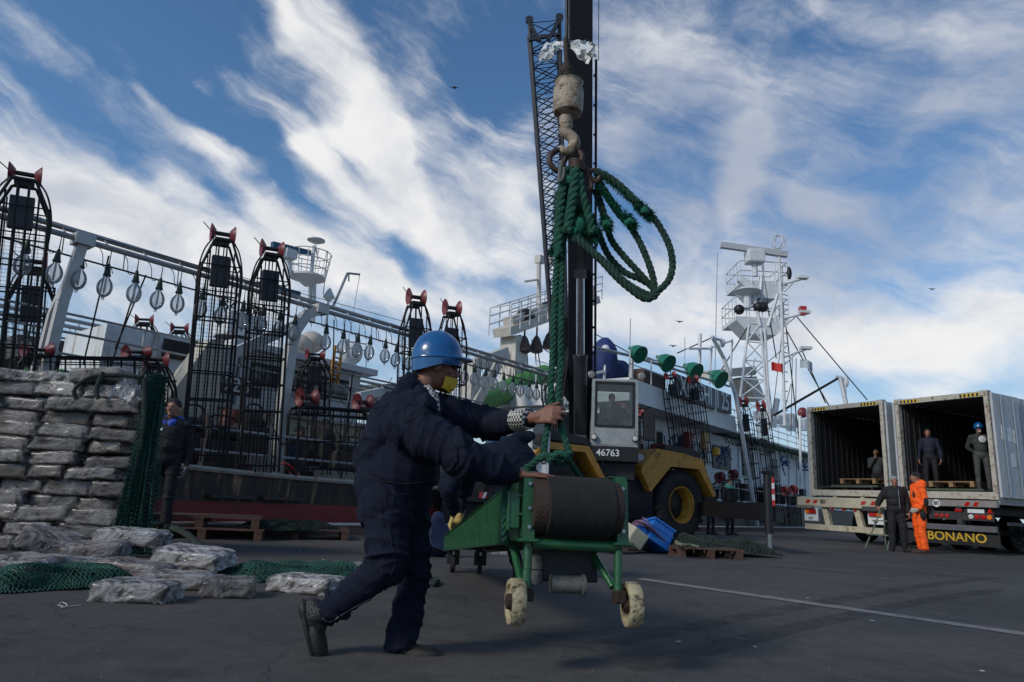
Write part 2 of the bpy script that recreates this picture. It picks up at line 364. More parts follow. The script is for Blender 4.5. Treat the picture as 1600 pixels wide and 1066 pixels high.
def frameX(x, y, z=None, o=(0, 0, 0)):                    # matrix from axes
    x = Vector(x).normalized(); y = Vector(y); y = (y - x * y.dot(x)).normalized(); z = x.cross(y)
    m = Matrix((x, y, z)).transposed().to_4x4(); m.translation = Vector(o); return m
def text(name, txt, size, mat, parent, mtx, depth=.004, sx=1.):
    c = bpy.data.curves.new(name, 'FONT'); c.body = txt; c.size = size; c.extrude = depth; c.align_x = 'CENTER'; c.align_y = 'CENTER'; c.offset = size * .012
    o = bpy.data.objects.new(name + '_tmp', c); COL.objects.link(o); bpy.context.view_layer.update()
    me = bpy.data.meshes.new_from_object(o.evaluated_get(bpy.context.evaluated_depsgraph_get())); bpy.data.objects.remove(o)
    me.name = name; me.transform(Matrix.Diagonal((sx, 1, 1, 1))); me.transform(MW[parent.name].inverted() @ mtx)
    me.materials.clear(); me.materials.append(mat); o = bpy.data.objects.new(name, me); COL.objects.link(o); o.parent = parent; MW[o.name] = MW[parent.name]; return o
def SM(s, n, z=0., yaw=0.): return Matrix.Translation(W(s, n, z)) @ Matrix.Rotation(QA + yaw, 4, 'Z')
# ================================================================== the setting
def asphalt():
    m = bpy.data.materials.new('asphalt'); m.use_nodes = True; N = m.node_tree.nodes; L = m.node_tree.links; b = N['Principled BSDF']
    tc = N.new('ShaderNodeTexCoord'); co = tc.outputs['Object']
    def nz(sc, d=6, r=.6): 
        n = N.new('ShaderNodeTexNoise'); L.new(co, n.inputs[0]); n.inputs['Scale'].default_value = sc; n.inputs['Detail'].default_value = d; n.inputs['Roughness'].default_value = r; return n.outputs['Fac']
    def rng(x, a, b_, c, d):
        n = N.new('ShaderNodeMapRange'); L.new(x, n.inputs[0]); n.inputs[1].default_value = a; n.inputs[2].default_value = b_; n.inputs[3].default_value = c; n.inputs[4].default_value = d; return n.outputs[0]
    def mul(a, b_): 
        n = N.new('ShaderNodeMath'); n.operation = 'MULTIPLY'; L.new(a, n.inputs[0]); L.new(b_, n.inputs[1]); return n.outputs[0]
    v = mul(rng(nz(.55, 6, .7), .35, .65, .72, 1.25), rng(nz(140, 3, .7), .35, .7, .55, 1.75)); v = mul(v, rng(nz(7, 6, .75), .35, .68, .78, 1.2))
    vo = N.new('ShaderNodeTexVoronoi'); vo.inputs['Scale'].default_value = 55; L.new(co, vo.inputs[0]); v = mul(v, rng(vo.outputs['Distance'], .0, .12, 2.1, 1.))
    vm = N.new('ShaderNodeVectorMath'); vm.operation = 'SCALE'; vm.inputs[0].default_value = (.062, .058, .055); L.new(v, vm.inputs['Scale'])
    # oil and tyre stains
    st = N.new('ShaderNodeMixRGB'); L.new(rng(nz(1.3, 8, .72), .56, .7, 0, .75), st.inputs[0]); L.new(vm.outputs[0], st.inputs[1]); st.inputs[2].default_value = (.018, .017, .016, 1)
    # patched and sun-bleached areas
    pt = N.new('ShaderNodeTexVoronoi'); pt.feature = 'F1'; pt.inputs['Scale'].default_value = .16; L.new(co, pt.inputs[0]); sc_ = N.new('ShaderNodeSeparateColor'); L.new(pt.outputs['Color'], sc_.inputs[0])
    s2 = N.new('ShaderNodeVectorMath'); s2.operation = 'SCALE'; L.new(st.outputs[0], s2.inputs[0]); L.new(rng(sc_.outputs[0], 0, 1, .84, 1.14), s2.inputs['Scale']); st = s2
    # thin cracks
    mp = N.new('ShaderNodeMapping'); L.new(co, mp.inputs[0]); nd = N.new('ShaderNodeTexNoise'); L.new(co, nd.inputs[0]); nd.inputs['Scale'].default_value = 1.6; nd.inputs['Detail'].default_value = 6
    ad = N.new('ShaderNodeVectorMath'); ad.operation = 'ADD'; L.new(co, ad.inputs[0]); L.new(nd.outputs['Color'], ad.inputs[1])
    vc = N.new('ShaderNodeTexVoronoi'); vc.feature = 'DISTANCE_TO_EDGE'; vc.inputs['Scale'].default_value = .42; L.new(ad.outputs[0], vc.inputs[0])
    ck = N.new('ShaderNodeMixRGB'); L.new(rng(vc.outputs['Distance'], .0, .005, .6, 0), ck.inputs[0]); L.new(st.outputs[0], ck.inputs[1]); ck.inputs[2].default_value = (.014, .013, .013, 1)
    L.new(ck.outputs[0], b.inputs['Base Color']); b.inputs['Roughness'].default_value = .82; b.inputs['Specular IOR Level'].default_value = .35
    bp = N.new('ShaderNodeBump'); bp.inputs['Strength'].default_value = .55; bp.inputs['Distance'].default_value = .006; L.new(nz(160, 4, .7), bp.inputs['Height']); L.new(bp.outputs[0], b.inputs['Normal'])
    return m
asph = asphalt(); EDGE = 9.65
g = MB()
def quad_sn(mb, s0, s1, n0, n1, z): mb.add([W(s0, n0, z), W(s1, n0, z), W(s1, n1, z), W(s0, n1, z)], [(0, 1, 2, 3)])
quad_sn(g, -900, 900, -900, EDGE, 0)
tag(g.build('ground', asph, loc=(0, 0, 0)), kind='structure')
concm = M('quay_concrete', (.16, .13, .115), .85, var=.25, scale=3, bump=.4)
g = MB(); g.add([W(-300, EDGE, 0), W(400, EDGE, 0), W(400, EDGE, -5), W(-300, EDGE, -5)], [(0, 1, 2, 3)])
tag(g.build('quay_face', concm, loc=(0, 0, 0)), kind='structure')
kb = M('kerb_timber', (.11, .06, .045), .8, var=.35, scale=4, bump=.4); kw = M('kerb_white_paint', (.50, .49, .46), .7, dirt=((.15, .1, .08), .45, 6))
g = MB(); R_ = Matrix.Rotation(QA, 3, 'Z')
g.box(W(60, EDGE - .15, .075), (160, .28, .15), R_); o = g.build('quay_kerb', kb, loc=W(60, EDGE - .15)); tag(o, kind='structure')
g = MB(); g.box(W(60, EDGE - .15, .163), (160, .30, .026), R_); o = g.build('kerb_cap', kw, loc=W(60, EDGE - .15)); tag(o, kind='structure')
wt = M('harbour_water', (.015, .03, .035), .12, bump=.5, scale=.5, bscale=1.2)
g = MB(); quad_sn(g, -1500, 2500, EDGE, 3000, -2.2); tag(g.build('water', wt, loc=(0, 0, 0)), kind='structure')
# worn painted line on the asphalt
pl_ = M('worn_white_road_paint', (.20, .19, .185), .8, var=.25, scale=5, dirt=((.055, .052, .052), .55, 9), bump=.3)
a, b = gnd(1000, 905), gnd(1640, 997); d = (b - a).normalized(); pn = Vector((-d.y, d.x, 0)); b2 = b + d * 4
g = MB(); 
for i in range(40):
    p, q = a.lerp(b2, i / 40), a.lerp(b2, (i + 1) / 40); g.add([p + pn * .085 + Vector((0, 0, .004)), p - pn * .085 + Vector((0, 0, .004)), q - pn * .085 + Vector((0, 0, .004)), q + pn * .085 + Vector((0, 0, .004))], [(0, 1, 2, 3)])
o = g.build('painted_line', pl_, loc=(0, 0, 0)); tag(o, kind='structure')
# low coast behind the harbour
hm = M('far_hill', (.055, .06, .055), .95, var=.4, scale=.02, bump=.3)
g = MB(); vs = []; fs = []; n = 160
for i in range(n + 1):
    s = -400 + 1900 * i / n; h = 9 + 10 * noise.fractal(Vector((s * .006, 3, 0)), 1, 2, 5) + 12 * math.exp(-((s - 60) / 160) ** 2)
    h = max(3, h)
    vs += [W(s, 420, -2.5), W(s, 455, h * .6), W(s, 500, h), W(s, 560, -2.5)]
    if i: 
        k = 4 * i
        for j in range(3): fs.append((k - 4 + j, k + j, k + j + 1, k - 3 + j))
g.add(vs, fs); tag(g.build('far_hill', hm, smooth=True, loc=(0, 0, 0)), kind='structure')

VZ0 = Vector((0, 0, 1))
tmk = M('tyre_rubber_mark', (.030, .029, .029), .8, var=.3, scale=9, bump=.3)
def _tm():
    N = tmk.node_tree.nodes; L = tmk.node_tree.links; b_ = N['Principled BSDF']; tc = N.new('ShaderNodeTexCoord'); n = N.new('ShaderNodeTexNoise'); L.new(tc.outputs['Object'], n.inputs[0]); n.inputs['Scale'].default_value = 5; n.inputs['Detail'].default_value = 8; n.inputs['Roughness'].default_value = .75
    r = N.new('ShaderNodeMapRange'); L.new(n.outputs['Fac'], r.inputs[0]); r.inputs[1].default_value = .38; r.inputs[2].default_value = .68; r.inputs[3].default_value = 0; r.inputs[4].default_value = .55; L.new(r.outputs[0], b_.inputs['Alpha'])
_tm()
# loose grit and fish-box splinters strewn on the quay, too many to count
b = MB(); rg_ = random.Random(77)
for i in range(1500):
    Y_ = 2.2 + 16 * rg_.random() ** 1.6; X_ = (rg_.random() * 2 - 1) * Y_ * .85; r_ = rg_.uniform(.0015, .0045) * (1 + .1 * Y_); a_ = rg_.uniform(0, 6)
    if QN.dot(Vector((X_, Y_, 0))) > EDGE - .4: continue
    P3 = [Vector((X_ + cos(a_ + k * 2.1) * r_, Y_ + sin(a_ + k * 2.1) * r_ * rg_.uniform(.6, 1.6), .0015)) for k in range(3)]; b.add(P3 + [Vector((X_, Y_, r_ * .8))], [(0, 1, 3), (1, 2, 3), (2, 0, 3), (0, 2, 1)])
tag(b.build('grit', M('pale_grit', (.17, .16, .14), .8, var=.5, scale=3, bump=0), None, loc=(0, 0, 0)), 'fine pale grit scattered over the dark asphalt of the quay', 'grit', kind='stuff')
for i_, (P_, Q_) in enumerate((((900, 1015), (1580, 905)), ((980, 1045), (1600, 925)), ((1120, 880), (1400, 905)))):   # tyre marks as worn rubber on the asphalt
    A_, B_ = gnd(*P_), gnd(*Q_); b = MB(); n = 60; dn = (B_ - A_).normalized(); sn_ = Vector((-dn.y, dn.x, 0)); vs = []; fs = []
    for k in range(n + 1):
        c_ = A_.lerp(B_, k / n) + sn_ * .25 * sin(k / n * 2.2); w_ = .09 + .02 * noise.noise(Vector((k * .6, i_, 0))); vs += [c_ + sn_ * w_ + VZ0 * .003, c_ - sn_ * w_ + VZ0 * .003]
        if k: fs.append((2 * k - 2, 2 * k - 1, 2 * k + 1, 2 * k))
    b.add(vs, fs); tag(b.build('tyre_mark', tmk, None, loc=(0, 0, 0)), kind='structure')
# ================================================================== people
def seg_d(P, a, b):                                     # numpy distance from points to a segment and the parameter
    a = np.array(a); b = np.array(b); d = b - a; l2 = max(1e-9, d @ d); t = np.clip(((P - a) @ d) / l2, 0, 1)
    return np.linalg.norm(P - a - t[:, None] * d, axis=1), t
def body_mesh(name, prims, mats, parent, vox=.012, smooth=4, folds=0., seed=0):
    """prims: (kind, matindex, foldweight, ...) fused into ONE continuous surface"""
    b = MB()
    for p in prims:
        if p[0] == 'c': b.cap(p[3], p[4], p[5], p[6])
        else: b.ell(p[3], p[4], p[5])
    me = bpy.data.meshes.new('tmp'); me.from_pydata([tuple(v) for v in b.v], [], b.f)
    o = bpy.data.objects.new('tmp', me); COL.objects.link(o)
    r = o.modifiers.new('r', 'REMESH'); r.mode = 'VOXEL'; r.voxel_size = vox
    s = o.modifiers.new('s', 'SMOOTH'); s.factor = .5; s.iterations = smooth
    bpy.context.view_layer.update(); ev = o.evaluated_get(bpy.context.evaluated_depsgraph_get())
    m2 = bpy.data.meshes.new_from_object(ev); bpy.data.objects.remove(o)
    V = np.empty(len(m2.vertices) * 3); m2.vertices.foreach_get('co', V); V = V.reshape(-1, 3)
    Nn = np.empty(len(m2.vertices) * 3); m2.vertices.foreach_get('normal', Nn); Nn = Nn.reshape(-1, 3)
    best = np.full(len(V), 1e9); idx = np.zeros(len(V), int); tt = np.zeros(len(V))
    for i, p in enumerate(prims):
        if p[0] == 'c':
            d, t = seg_d(V, p[3], p[4]); d = d - (p[5] * (1 - t) + p[6] * t)
        else:
            R = np.array(p[5]) if p[5] else np.eye(3); q = (V - np.array(p[3])) @ R / np.array(p[4]); l = np.linalg.norm(q, axis=1); d = (l - 1) * min(p[4]); t = np.full(len(V), .5)
        k = d < best; best[k] = d[k]; idx[k] = i; tt[k] = t[k]
    if folds:
        fw = np.array([p[2] for p in prims])[idx]; disp = np.zeros(len(V))
        for i in np.nonzero(fw > 0)[0]:
            p = prims[idx[i]]; v = Vector(V[i])
            if p[0] == 'c': ax = (Vector(p[4]) - Vector(p[3])); ax = ax.normalized() if ax.length > .02 else Vector((0, 0, 1))
            else: ax = Vector((0, 0, 1))
            w = noise.noise_vector(v * 4 + Vector((seed, 0, 0))) * .05
            u = v + w; al = u.dot(ax); al += .45 * (u - ax * al).dot(ax.orthogonal().normalized()); q = (u - ax * al) * 3.2 + ax * al * 9.5 + Vector((seed * 3.1, idx[i] * .23, 0))
            r1 = max(0, 1 - abs(noise.noise(q)) * 2.6) ** 2.2 * 1.5 - .5; r2 = max(0, 1 - abs(noise.noise(q * 2.3 + Vector((9, 2, 5)))) * 2.6) ** 2 - .3
            mid = .45 + .9 * abs(tt[i] - .5) * 2 if p[0] == 'c' else .7
            disp[i] = fw[i] * mid * (r1 * .62 + r2 * .38) + noise.noise(v * 5 + Vector((seed, 5, 1))) * fw[i] * .5
        V = V + Nn * (disp * folds)[:, None]
    inv = np.array(MW[parent.name].inverted()); V = V @ inv[:3, :3].T + inv[:3, 3]
    m2.vertices.foreach_set('co', V.ravel())
    m2.materials.clear()
    for m in mats: m2.materials.append(m)
    mi = np.array([p[1] for p in prims])[idx]; fm = []
    for pl in m2.polygons: fm.append(int(mi[pl.vertices[0]]))
    m2.polygons.foreach_set('material_index', fm); m2.polygons.foreach_set('use_smooth', [True] * len(fm)); m2.update()
    m2.name = name; ob = bpy.data.objects.new(name, m2); COL.objects.link(ob); ob.parent = parent; MW[ob.name] = MW[parent.name]; return ob
def head_prims(Hc, F, U, s, mi, hood=None):
    F = F.normalized(); L_ = U.cross(F).normalized(); U = F.cross(L_).normalized(); R = Matrix((F, L_, U)).transposed()
    def P(x, y, z): return Hc + R @ Vector((x, y, z)) * s
    e = lambda x, y, z, a, b, c: ('e', mi, 0, P(x, y, z), (a * s, b * s, c * s), R)
    c = lambda p, q, a, b: ('c', mi, 0, P(*p), P(*q), a * s, b * s)
    pr = [e(-.012, 0, .03, .098, .076, .088), e(.022, 0, -.045, .062, .056, .068), e(.055, 0, -.03, .034, .044, .055),
          c((.086, 0, .018), (.107, 0, -.018), .009, .015), c((.095, -.012, -.022), (.095, .012, -.022), .009, .009),
          c((.074, -.035, .036), (.08, .0, .034), .012, .011), c((.08, 0, .034), (.074, .035, .036), .011, .012),
          e(-.008, .078, -.008, .020, .009, .033), e(-.008, -.078, -.008, .020, .009, .033),
          c((.082, -.016, -.053), (.082, .016, -.053), .009, .009), e(.068, 0, -.092, .022, .026, .018),
          e(.05, .045, -.012, .03, .018, .02), e(.05, -.045, -.012, .03, .018, .02)]
    return pr, P, R
def hand_prims(Wr, D, Nm, s, mi, curl=.5, side=1, spread=.18, thumb=None, curls=None):
    """Wr wrist, D direction of the palm, Nm back-of-hand normal; side +1: thumb towards +(D x Nm)"""
    D = D.normalized(); Nm = (Nm - D * Nm.dot(D)).normalized(); T = D.cross(Nm) * side
    pr = []; k = s
    for j, y in enumerate((-.030, -.010, .010, .028)):      # palm rays, pinky .. index
        pr.append(('c', mi, 0, Wr + T * y * .7 * k, Wr + (D * (.078 + (.008 if j in (1, 2) else 0)) + T * y) * k, .0145 * k, .0118 * k))
    lens = [(.031, .020, .017), (.041, .026, .019), (.045, .029, .020), (.040, .025, .019)]
    for j, y in enumerate((-.031, -.0105, .0105, .0305)):
        c = (curls[j] if curls else curl); base = Wr + (D * (.080 + (.008 if j in (1, 2) else 0)) + T * y * 1.18) * k; a = 0; p = base
        yd = T * ((j - 1.5) * spread * .5)
        for q, l in enumerate(lens[j]):
            a += c * (1.0, 1.25, .8)[q]; d = (D * cos(a) - Nm * sin(a) + yd * max(0, cos(a))).normalized(); n = p + d * l * k
            r = (.0098, .0088, .0078)[q] * (0.9 if j == 0 else 1); pr.append(('c', mi, 0, p, n, r * k, r * .93 * k)); p = n
    tb = Wr + (D * .022 + T * .024) * k
    td = thumb if thumb else (D * .75 + T * .6 - Nm * .25)
    td = td.normalized(); t2 = (td * .8 + D * .35 - Nm * .35).normalized(); p1 = tb + td * .042 * k; p2 = p1 + t2 * .030 * k; p3 = p2 + t2 * .024 * k
    pr += [('c', mi, 0, tb, p1, .0145 * k, .0115 * k), ('c', mi, 0, p1, p2, .0108 * k, .0098 * k), ('c', mi, 0, p2, p3, .0096 * k, .008 * k)]
    return pr
def hair_cap(P, R, s, mat, parent, full=True):
    b = MB(); sg = 22; rg = 12; vs = []; fs = []
    for i in range(rg + 1):
        t = (pi * .56) * i / rg
        for k in range(sg):
            a = 2 * pi * k / sg; ff = max(0, cos(a)); tk = t * (1 - .34 * ff ** 2); n_ = 1 + .03 * noise.noise(Vector((cos(a) * 3, sin(a) * 3, i * .7)))
            vs.append(P((-.016 + sin(tk) * cos(a) * .106 * n_), sin(tk) * sin(a) * .085 * n_, .03 + cos(tk) * .100 * n_))
    for i in range(rg):
        for k in range(sg):
            k2 = (k + 1) % sg; fs.append((i * sg + k, (i + 1) * sg + k, (i + 1) * sg + k2, i * sg + k2))
    b.add(vs, fs); return b.build('hair', mat, parent, True)
def helmet(P, s, mat, parent, R, tilt=0., sc=1.):
    b = MB(); rg = 14; sg = 40; vs = []; fs = []
    ct, st = cos(tilt), sin(tilt)
    def Q(x, y, z): return P((x * ct - z * st) - .005, y, (x * st + z * ct) + .048)
    prof = []
    for i in range(rg + 1):
        t = pi / 2 * i / rg; prof.append((sin(t), cos(t)))
    rows = [(r * 1., z * .128) for r, z in prof] + [(1.035, -.004), (1.04, -.012), (1.0, -.018), (1.0, -.05), (.955, -.05), (.95, -.0)]
    for j, (r, z) in enumerate(rows):
        for k in range(sg):
            a = 2 * pi * k / sg; c, s_ = cos(a), sin(a); x = c * .128 * r - .006; y = s_ * .112 * r; zz = z
            if j > rg:                                   # skirt deep at the back, none in front; brim in front
                fr = max(0, c)
                if j >= rg + 3 and j <= rg + 4: zz = -.018 - (.030 - .026 * max(-1, min(1, c * 1.3)))
                if j in (rg + 1, rg + 2): x += .052 * fr ** 1.8; zz -= .006 * fr
                if j == rg + 3: x += .04 * fr ** 1.8; zz = -.016
            else:
                zz += .008 * math.exp(-(y / .03) ** 2) * max(0, min(1, (1.02 - r) * 3))   # central ridge
            vs.append(Q(x, y, zz))
    for i in range(len(rows) - 1):
        for k in range(sg):
            k2 = (k + 1) % sg; fs.append((i * sg + k, (i + 1) * sg + k, (i + 1) * sg + k2, i * sg + k2))
    vs.append(Q(-.006, 0, .136)); fs += [(k, (k + 1) % sg, len(vs) - 1) for k in range(sg)]
    b.add(vs, fs); return b.build('helmet', mat, parent, True)
def eyes(P, s, parent):
    for sgn in (-1, 1):
        b = MB(); b.mi = []; b.ell(P(.079, .031 * sgn, .012), (.0115 * s,) * 3, None, 10, 8); b.build('eye', eyem, parent, True)
eyem = M('eye', (.05, .04, .035), .15, bump=0)
def shoe(b, A, D, U, s, L=.28):
    """A ankle, D toe direction, U up of the foot"""
    D = D.normalized(); U = (U - D * U.dot(D)).normalized(); Y = U.cross(D); R = Matrix((D, Y, U)).transposed()
    o = A - U * .055 * s
    b.ell(o + D * .005 * s, (.085 * s, .045 * s, .055 * s), R); b.ell(o + D * .10 * s - U * .012 * s, (.105 * s, .052 * s, .038 * s), R)
    b.cap(o + U * .01, A + U * .05 * s, .052 * s, .052 * s)
    b.ell(o + D * .062 * s - U * .036 * s, (L * .52 * s, .052 * s, .020 * s), R, 24, 10); b.ell(o - D * .03 * s - U * .036 * s, (.055 * s, .043 * s, .026 * s), R)
def person(label, J, cat='person', s=1., mats=None, vox=.014, folds=.0, seed=1, headkw=None, group=None, hair=hairb, hat=None, glove=None, base=None, hood=None, shoes=boot, fat=1., torso=1, legs=True, hands=True, name='person', curl=.5, extras=None, tiltH=0., smooth=3):
    """J: joints in world space: pel ch nk hd, shL elL wrL haL shR .. , hiL knL anL toL ..; F face dir, U head up"""
    mats = mats or [darkc, trous, skin]                   # 0 top, 1 trousers, 2 skin
    if glove: mats = mats + [glove]
    hmi = 3 if glove else 2
    V_ = {k: Vector(v) for k, v in J.items() if not isinstance(v, (int, float))}
    base = base or Vector((V_['pel'].x, V_['pel'].y, 0 if 'ground' not in J else J['ground'][2]))
    t = thing(name, label, cat, base, 0, group)
    f = fat * s; pr = []
    pel, ch, nk = V_['pel'], V_['ch'], V_['nk']; mid = pel.lerp(ch, .5)
    sx = (V_['shL'] - V_['shR']).normalized(); ax = (ch - pel).normalized(); fw = sx.cross(ax).normalized(); sx = ax.cross(fw)
    R = Matrix((fw, sx, ax)).transposed()
    Wf = 1.
    pr += [('e', 0, Wf, ch, (.125 * f, .175 * f, .19 * s), R), ('e', 0, Wf, mid + fw * .01, (.128 * f, .155 * f, .17 * s), R), ('e', 1 if torso else 0, Wf, pel, (.125 * f, .165 * f, .14 * s), R),
           ('c', 0, .6, V_['shL'] * .55 + ch * .45 + ax * .05 * s, V_['shR'] * .55 + ch * .45 + ax * .05 * s, .085 * f, .085 * f),
           ('c', 0, .6, V_['shL'], nk - ax * .02, .062 * s, .062 * s), ('c', 0, .6, V_['shR'], nk - ax * .02, .062 * s, .062 * s)]
    for q in 'LR':
        sh, el, wr = V_['sh' + q], V_['el' + q], V_['wr' + q]
        pr += [('c', 0, 1, sh, el, .068 * f, .054 * f), ('c', 0, 1, el, el.lerp(wr, .86), .054 * f, .043 * s), ('c', 2, 0, el.lerp(wr, .8), wr, .034 * s, .028 * s)]
        ha = V_.get('ha' + q, wr + (wr - el).normalized() * .1); D = ha - wr
        pr.append(('c', hmi, 0, wr - D.normalized() * .02, wr + D.normalized() * .03, .026 * s, .026 * s))
        if hands:
            nm = V_.get('hn' + q, Vector((0, 0, 1))); pr += hand_prims(wr + D.normalized() * .02, D, nm, s * (1.12 if glove else 1), hmi, curl if not isinstance(curl, dict) else curl[q], side=J.get('hs' + q, 1), curls=J.get('hc' + q), thumb=V_.get('ht' + q))
        if legs:
            hi, kn, an = V_['hi' + q], V_['kn' + q], V_['an' + q]
            pr += [('c', 1, 1, hi, kn, .088 * f, .066 * f), ('c', 1, 1, kn, an + (kn - an).normalized() * .02, .064 * f, .056 * f)]
    hp, P, HR = head_prims(V_['hd'], V_['F'], V_.get('U', Vector((0, 0, 1))), s, 2)
    pr += hp; pr.append(('c', 2, 0, nk - ax * .02, P(-.02, 0, -.05), .056 * s, .055 * s))
    if hood:
        pr += [('c', 0, 1, nk + sx * .07 * s - fw * .05 * s + ax * .01, nk - sx * .07 * s - fw * .05 * s + ax * .01, .055 * s, .055 * s), ('c', 0, 1, nk - fw * .06 * s, ch - fw * .10 * s + ax * .08 * s, .06 * s, .05 * s)]
    pr.append(('c', 0, .6, nk - ax * .03, nk + ax * .018, .072 * s, .066 * s))
    if extras: pr += extras
    bd = body_mesh('body', pr, mats, t, vox, smooth, folds, seed)
    if hair: hair_cap(P, HR, s, hair, t)
    if hat == 'helmet': helmet(P, s, helm, t, HR, tiltH)
    eyes(P, s, t)
    if legs and shoes:
        for q in 'LR':
            b = MB(); D = V_['to' + q] - V_['an' + q]; Uf = V_.get('fu' + q, Vector((0, 0, 1))); shoe(b, V_['an' + q], D, Uf, s); b.build('shoe', shoes, t, True)
    return t, P, HR
def stand(x, y, z, yaw, h=1.75, arms='down', lean=0., head=0., stance=.11, twist=0.):
    """joints of a standing figure facing yaw (0 = +X)"""
    s = h / 1.75; f = Vector((cos(yaw), sin(yaw), 0)); l = Vector((-sin(yaw), cos(yaw), 0)); u = Vector((0, 0, 1)); B = Vector((x, y, z))
    def p(a, b, c): return B + (f * (a + lean * max(0, c - .9)) + l * b + u * c) * s
    J = dict(pel=p(0, 0, .98), ch=p(.01, 0, 1.28), nk=p(.0, 0, 1.48), hd=p(.03, 0, 1.62), F=Matrix.Rotation(head, 3, 'Z') @ f, U=u + f * lean)
    for q, g_ in (('L', 1), ('R', -1)):
        J['sh' + q] = p(0, .185 * g_, 1.41); J['el' + q] = p(-.03, .25 * g_, 1.13); J['wr' + q] = p(.05, .26 * g_, .89); J['ha' + q] = p(.08, .255 * g_, .80)
        J['hn' + q] = l * g_; J['hs' + q] = g_
        J['hi' + q] = p(0, .095 * g_, .93); J['kn' + q] = p(.02, stance * g_, .50); J['an' + q] = p(-.01, stance * 1.05 * g_, .10); J['to' + q] = J['an' + q] + (f + l * g_ * .25) * .2
    if arms == 'pockets':
        for q, g_ in (('L', 1), ('R', -1)): J['el' + q] = p(-.07, .29 * g_, 1.13); J['wr' + q] = p(.08, .20 * g_, .97); J['ha' + q] = p(.15, .14 * g_, .93)
    if arms == 'crossed':
        for q, g_ in (('L', 1), ('R', -1)): J['el' + q] = p(.03, .26 * g_, 1.14); J['wr' + q] = p(.20, .03 * g_, 1.17 + .03 * g_); J['ha' + q] = p(.20, -.06 * g_, 1.18 + .03 * g_); J['hn' + q] = f
    if arms == 'back':
        for q, g_ in (('L', 1), ('R', -1)): J['el' + q] = p(-.10, .27 * g_, 1.15); J['wr' + q] = p(-.15, .06 * g_, .98); J['ha' + q] = p(-.17, .0, .95)
    J['ground'] = (0, 0, z)
    return J, s, p
# ================================================================== the man pushing the conveyor
VZ = Vector((0, 0, 1))
J = dict(hd=at(683, 573, 3.36), nk=at(650, 615, 3.34), ch=at(636, 672, 3.30), pel=at(612, 782, 3.28), F=Vector((.93, .28, -.16)), U=Vector((.12, 0, 1)),
         shR=at(640, 662, 3.13), elR=at(722, 718, 3.02), wrR=at(803, 741, 3.10), haR=at(850, 742, 3.12), hnR=Vector((-.08, -.2, 1)), hsR=-1, hcR=(.12, .08, .08, .1), htR=Vector((.8, .6, 0)),
         shL=at(695, 644, 3.46), elL=at(762, 662, 3.50), wrL=at(835, 653, 3.22), haL=at(868, 647, 3.135), hnL=Vector((-.25, -1, .25)), hsL=-1,
         hiR=at(607, 792, 3.18), knR=at(606, 888, 3.12), anR=at(511, 956, 3.22), toR=at(524, 1012, 3.22), fuR=(at(600, 950, 3.2) - at(520, 980, 3.2)),
         hiL=at(632, 790, 3.38), knL=at(648, 890, 3.34), anL=at(627, 993, 3.36), toL=at(672, 998, 3.34), ground=(0, 0, 0))
gripc = (.95, .82, .74, .66)
J['hcL'] = gripc
ex = []
# puffed jacket bulk: belly, back, hood, loose cuffs and trouser hems
ex += [('e', 0, 1, at(626, 732, 3.27), (.185, .18, .20), None), ('e', 0, 1, at(606, 752, 3.28), (.155, .17, .17), None), ('e', 0, 1, at(650, 688, 3.24), (.165, .17, .16), None),
       ('c', 0, 1, at(626, 628, 3.32), at(664, 598, 3.46), .07, .055), ('c', 0, 1, at(624, 632, 3.3), at(640, 600, 3.30), .072, .05), ('c', 0, 1, at(620, 640, 3.25), at(668, 632, 3.18), .06, .045), ('c', 0, 1, at(625, 636, 3.25), at(655, 618, 3.22), .07, .05), ('e', 0, 1, at(618, 650, 3.32), (.10, .16, .12), None),
       ('e', 0, 1, at(598, 695, 3.28), (.11, .16, .16), None), ('c', 0, 1, at(612, 650, 3.3), at(590, 715, 3.28), .10, .11), ('e', 1, 1, at(606, 790, 3.24), (.135, .165, .15), None),
       ('c', 0, 1.2, at(645, 668, 3.12), at(715, 706, 3.02), .112, .088), ('c', 0, 1.2, at(715, 712, 3.02), at(786, 737, 3.08), .092, .062), ('c', 0, .4, at(784, 738, 3.08), at(796, 740, 3.10), .064, .052),
       ('c', 0, 1.2, at(700, 650, 3.45), at(762, 662, 3.54), .10, .086), ('c', 0, 1.2, at(762, 664, 3.50), at(806, 658, 3.33), .078, .054),
       ('c', 1, 1.2, at(606, 808, 3.2), at(608, 880, 3.12), .118, .080), ('c', 1, 1.2, at(606, 884, 3.12), at(522, 948, 3.21), .076, .070), ('c', 1, 1.2, at(634, 800, 3.36), at(652, 888, 3.34), .11, .076), ('c', 1, 1.2, at(650, 890, 3.34), at(632, 978, 3.36), .074, .070), ('c', 1, 1.2, at(632, 970, 3.36), at(628, 992, 3.36), .074, .080)]
worker, PH, RH = person('man in dark blue hooded coverall and blue helmet pushing the hanging green conveyor', J, mats=[navy, navy, skind], s=1.0, vox=.0068, folds=.017, seed=3, hair=hairb, hat='helmet', extras=ex, curl={'L': 1.0, 'R': .1}, tiltH=radians(13), smooth=3, fat=1.08)
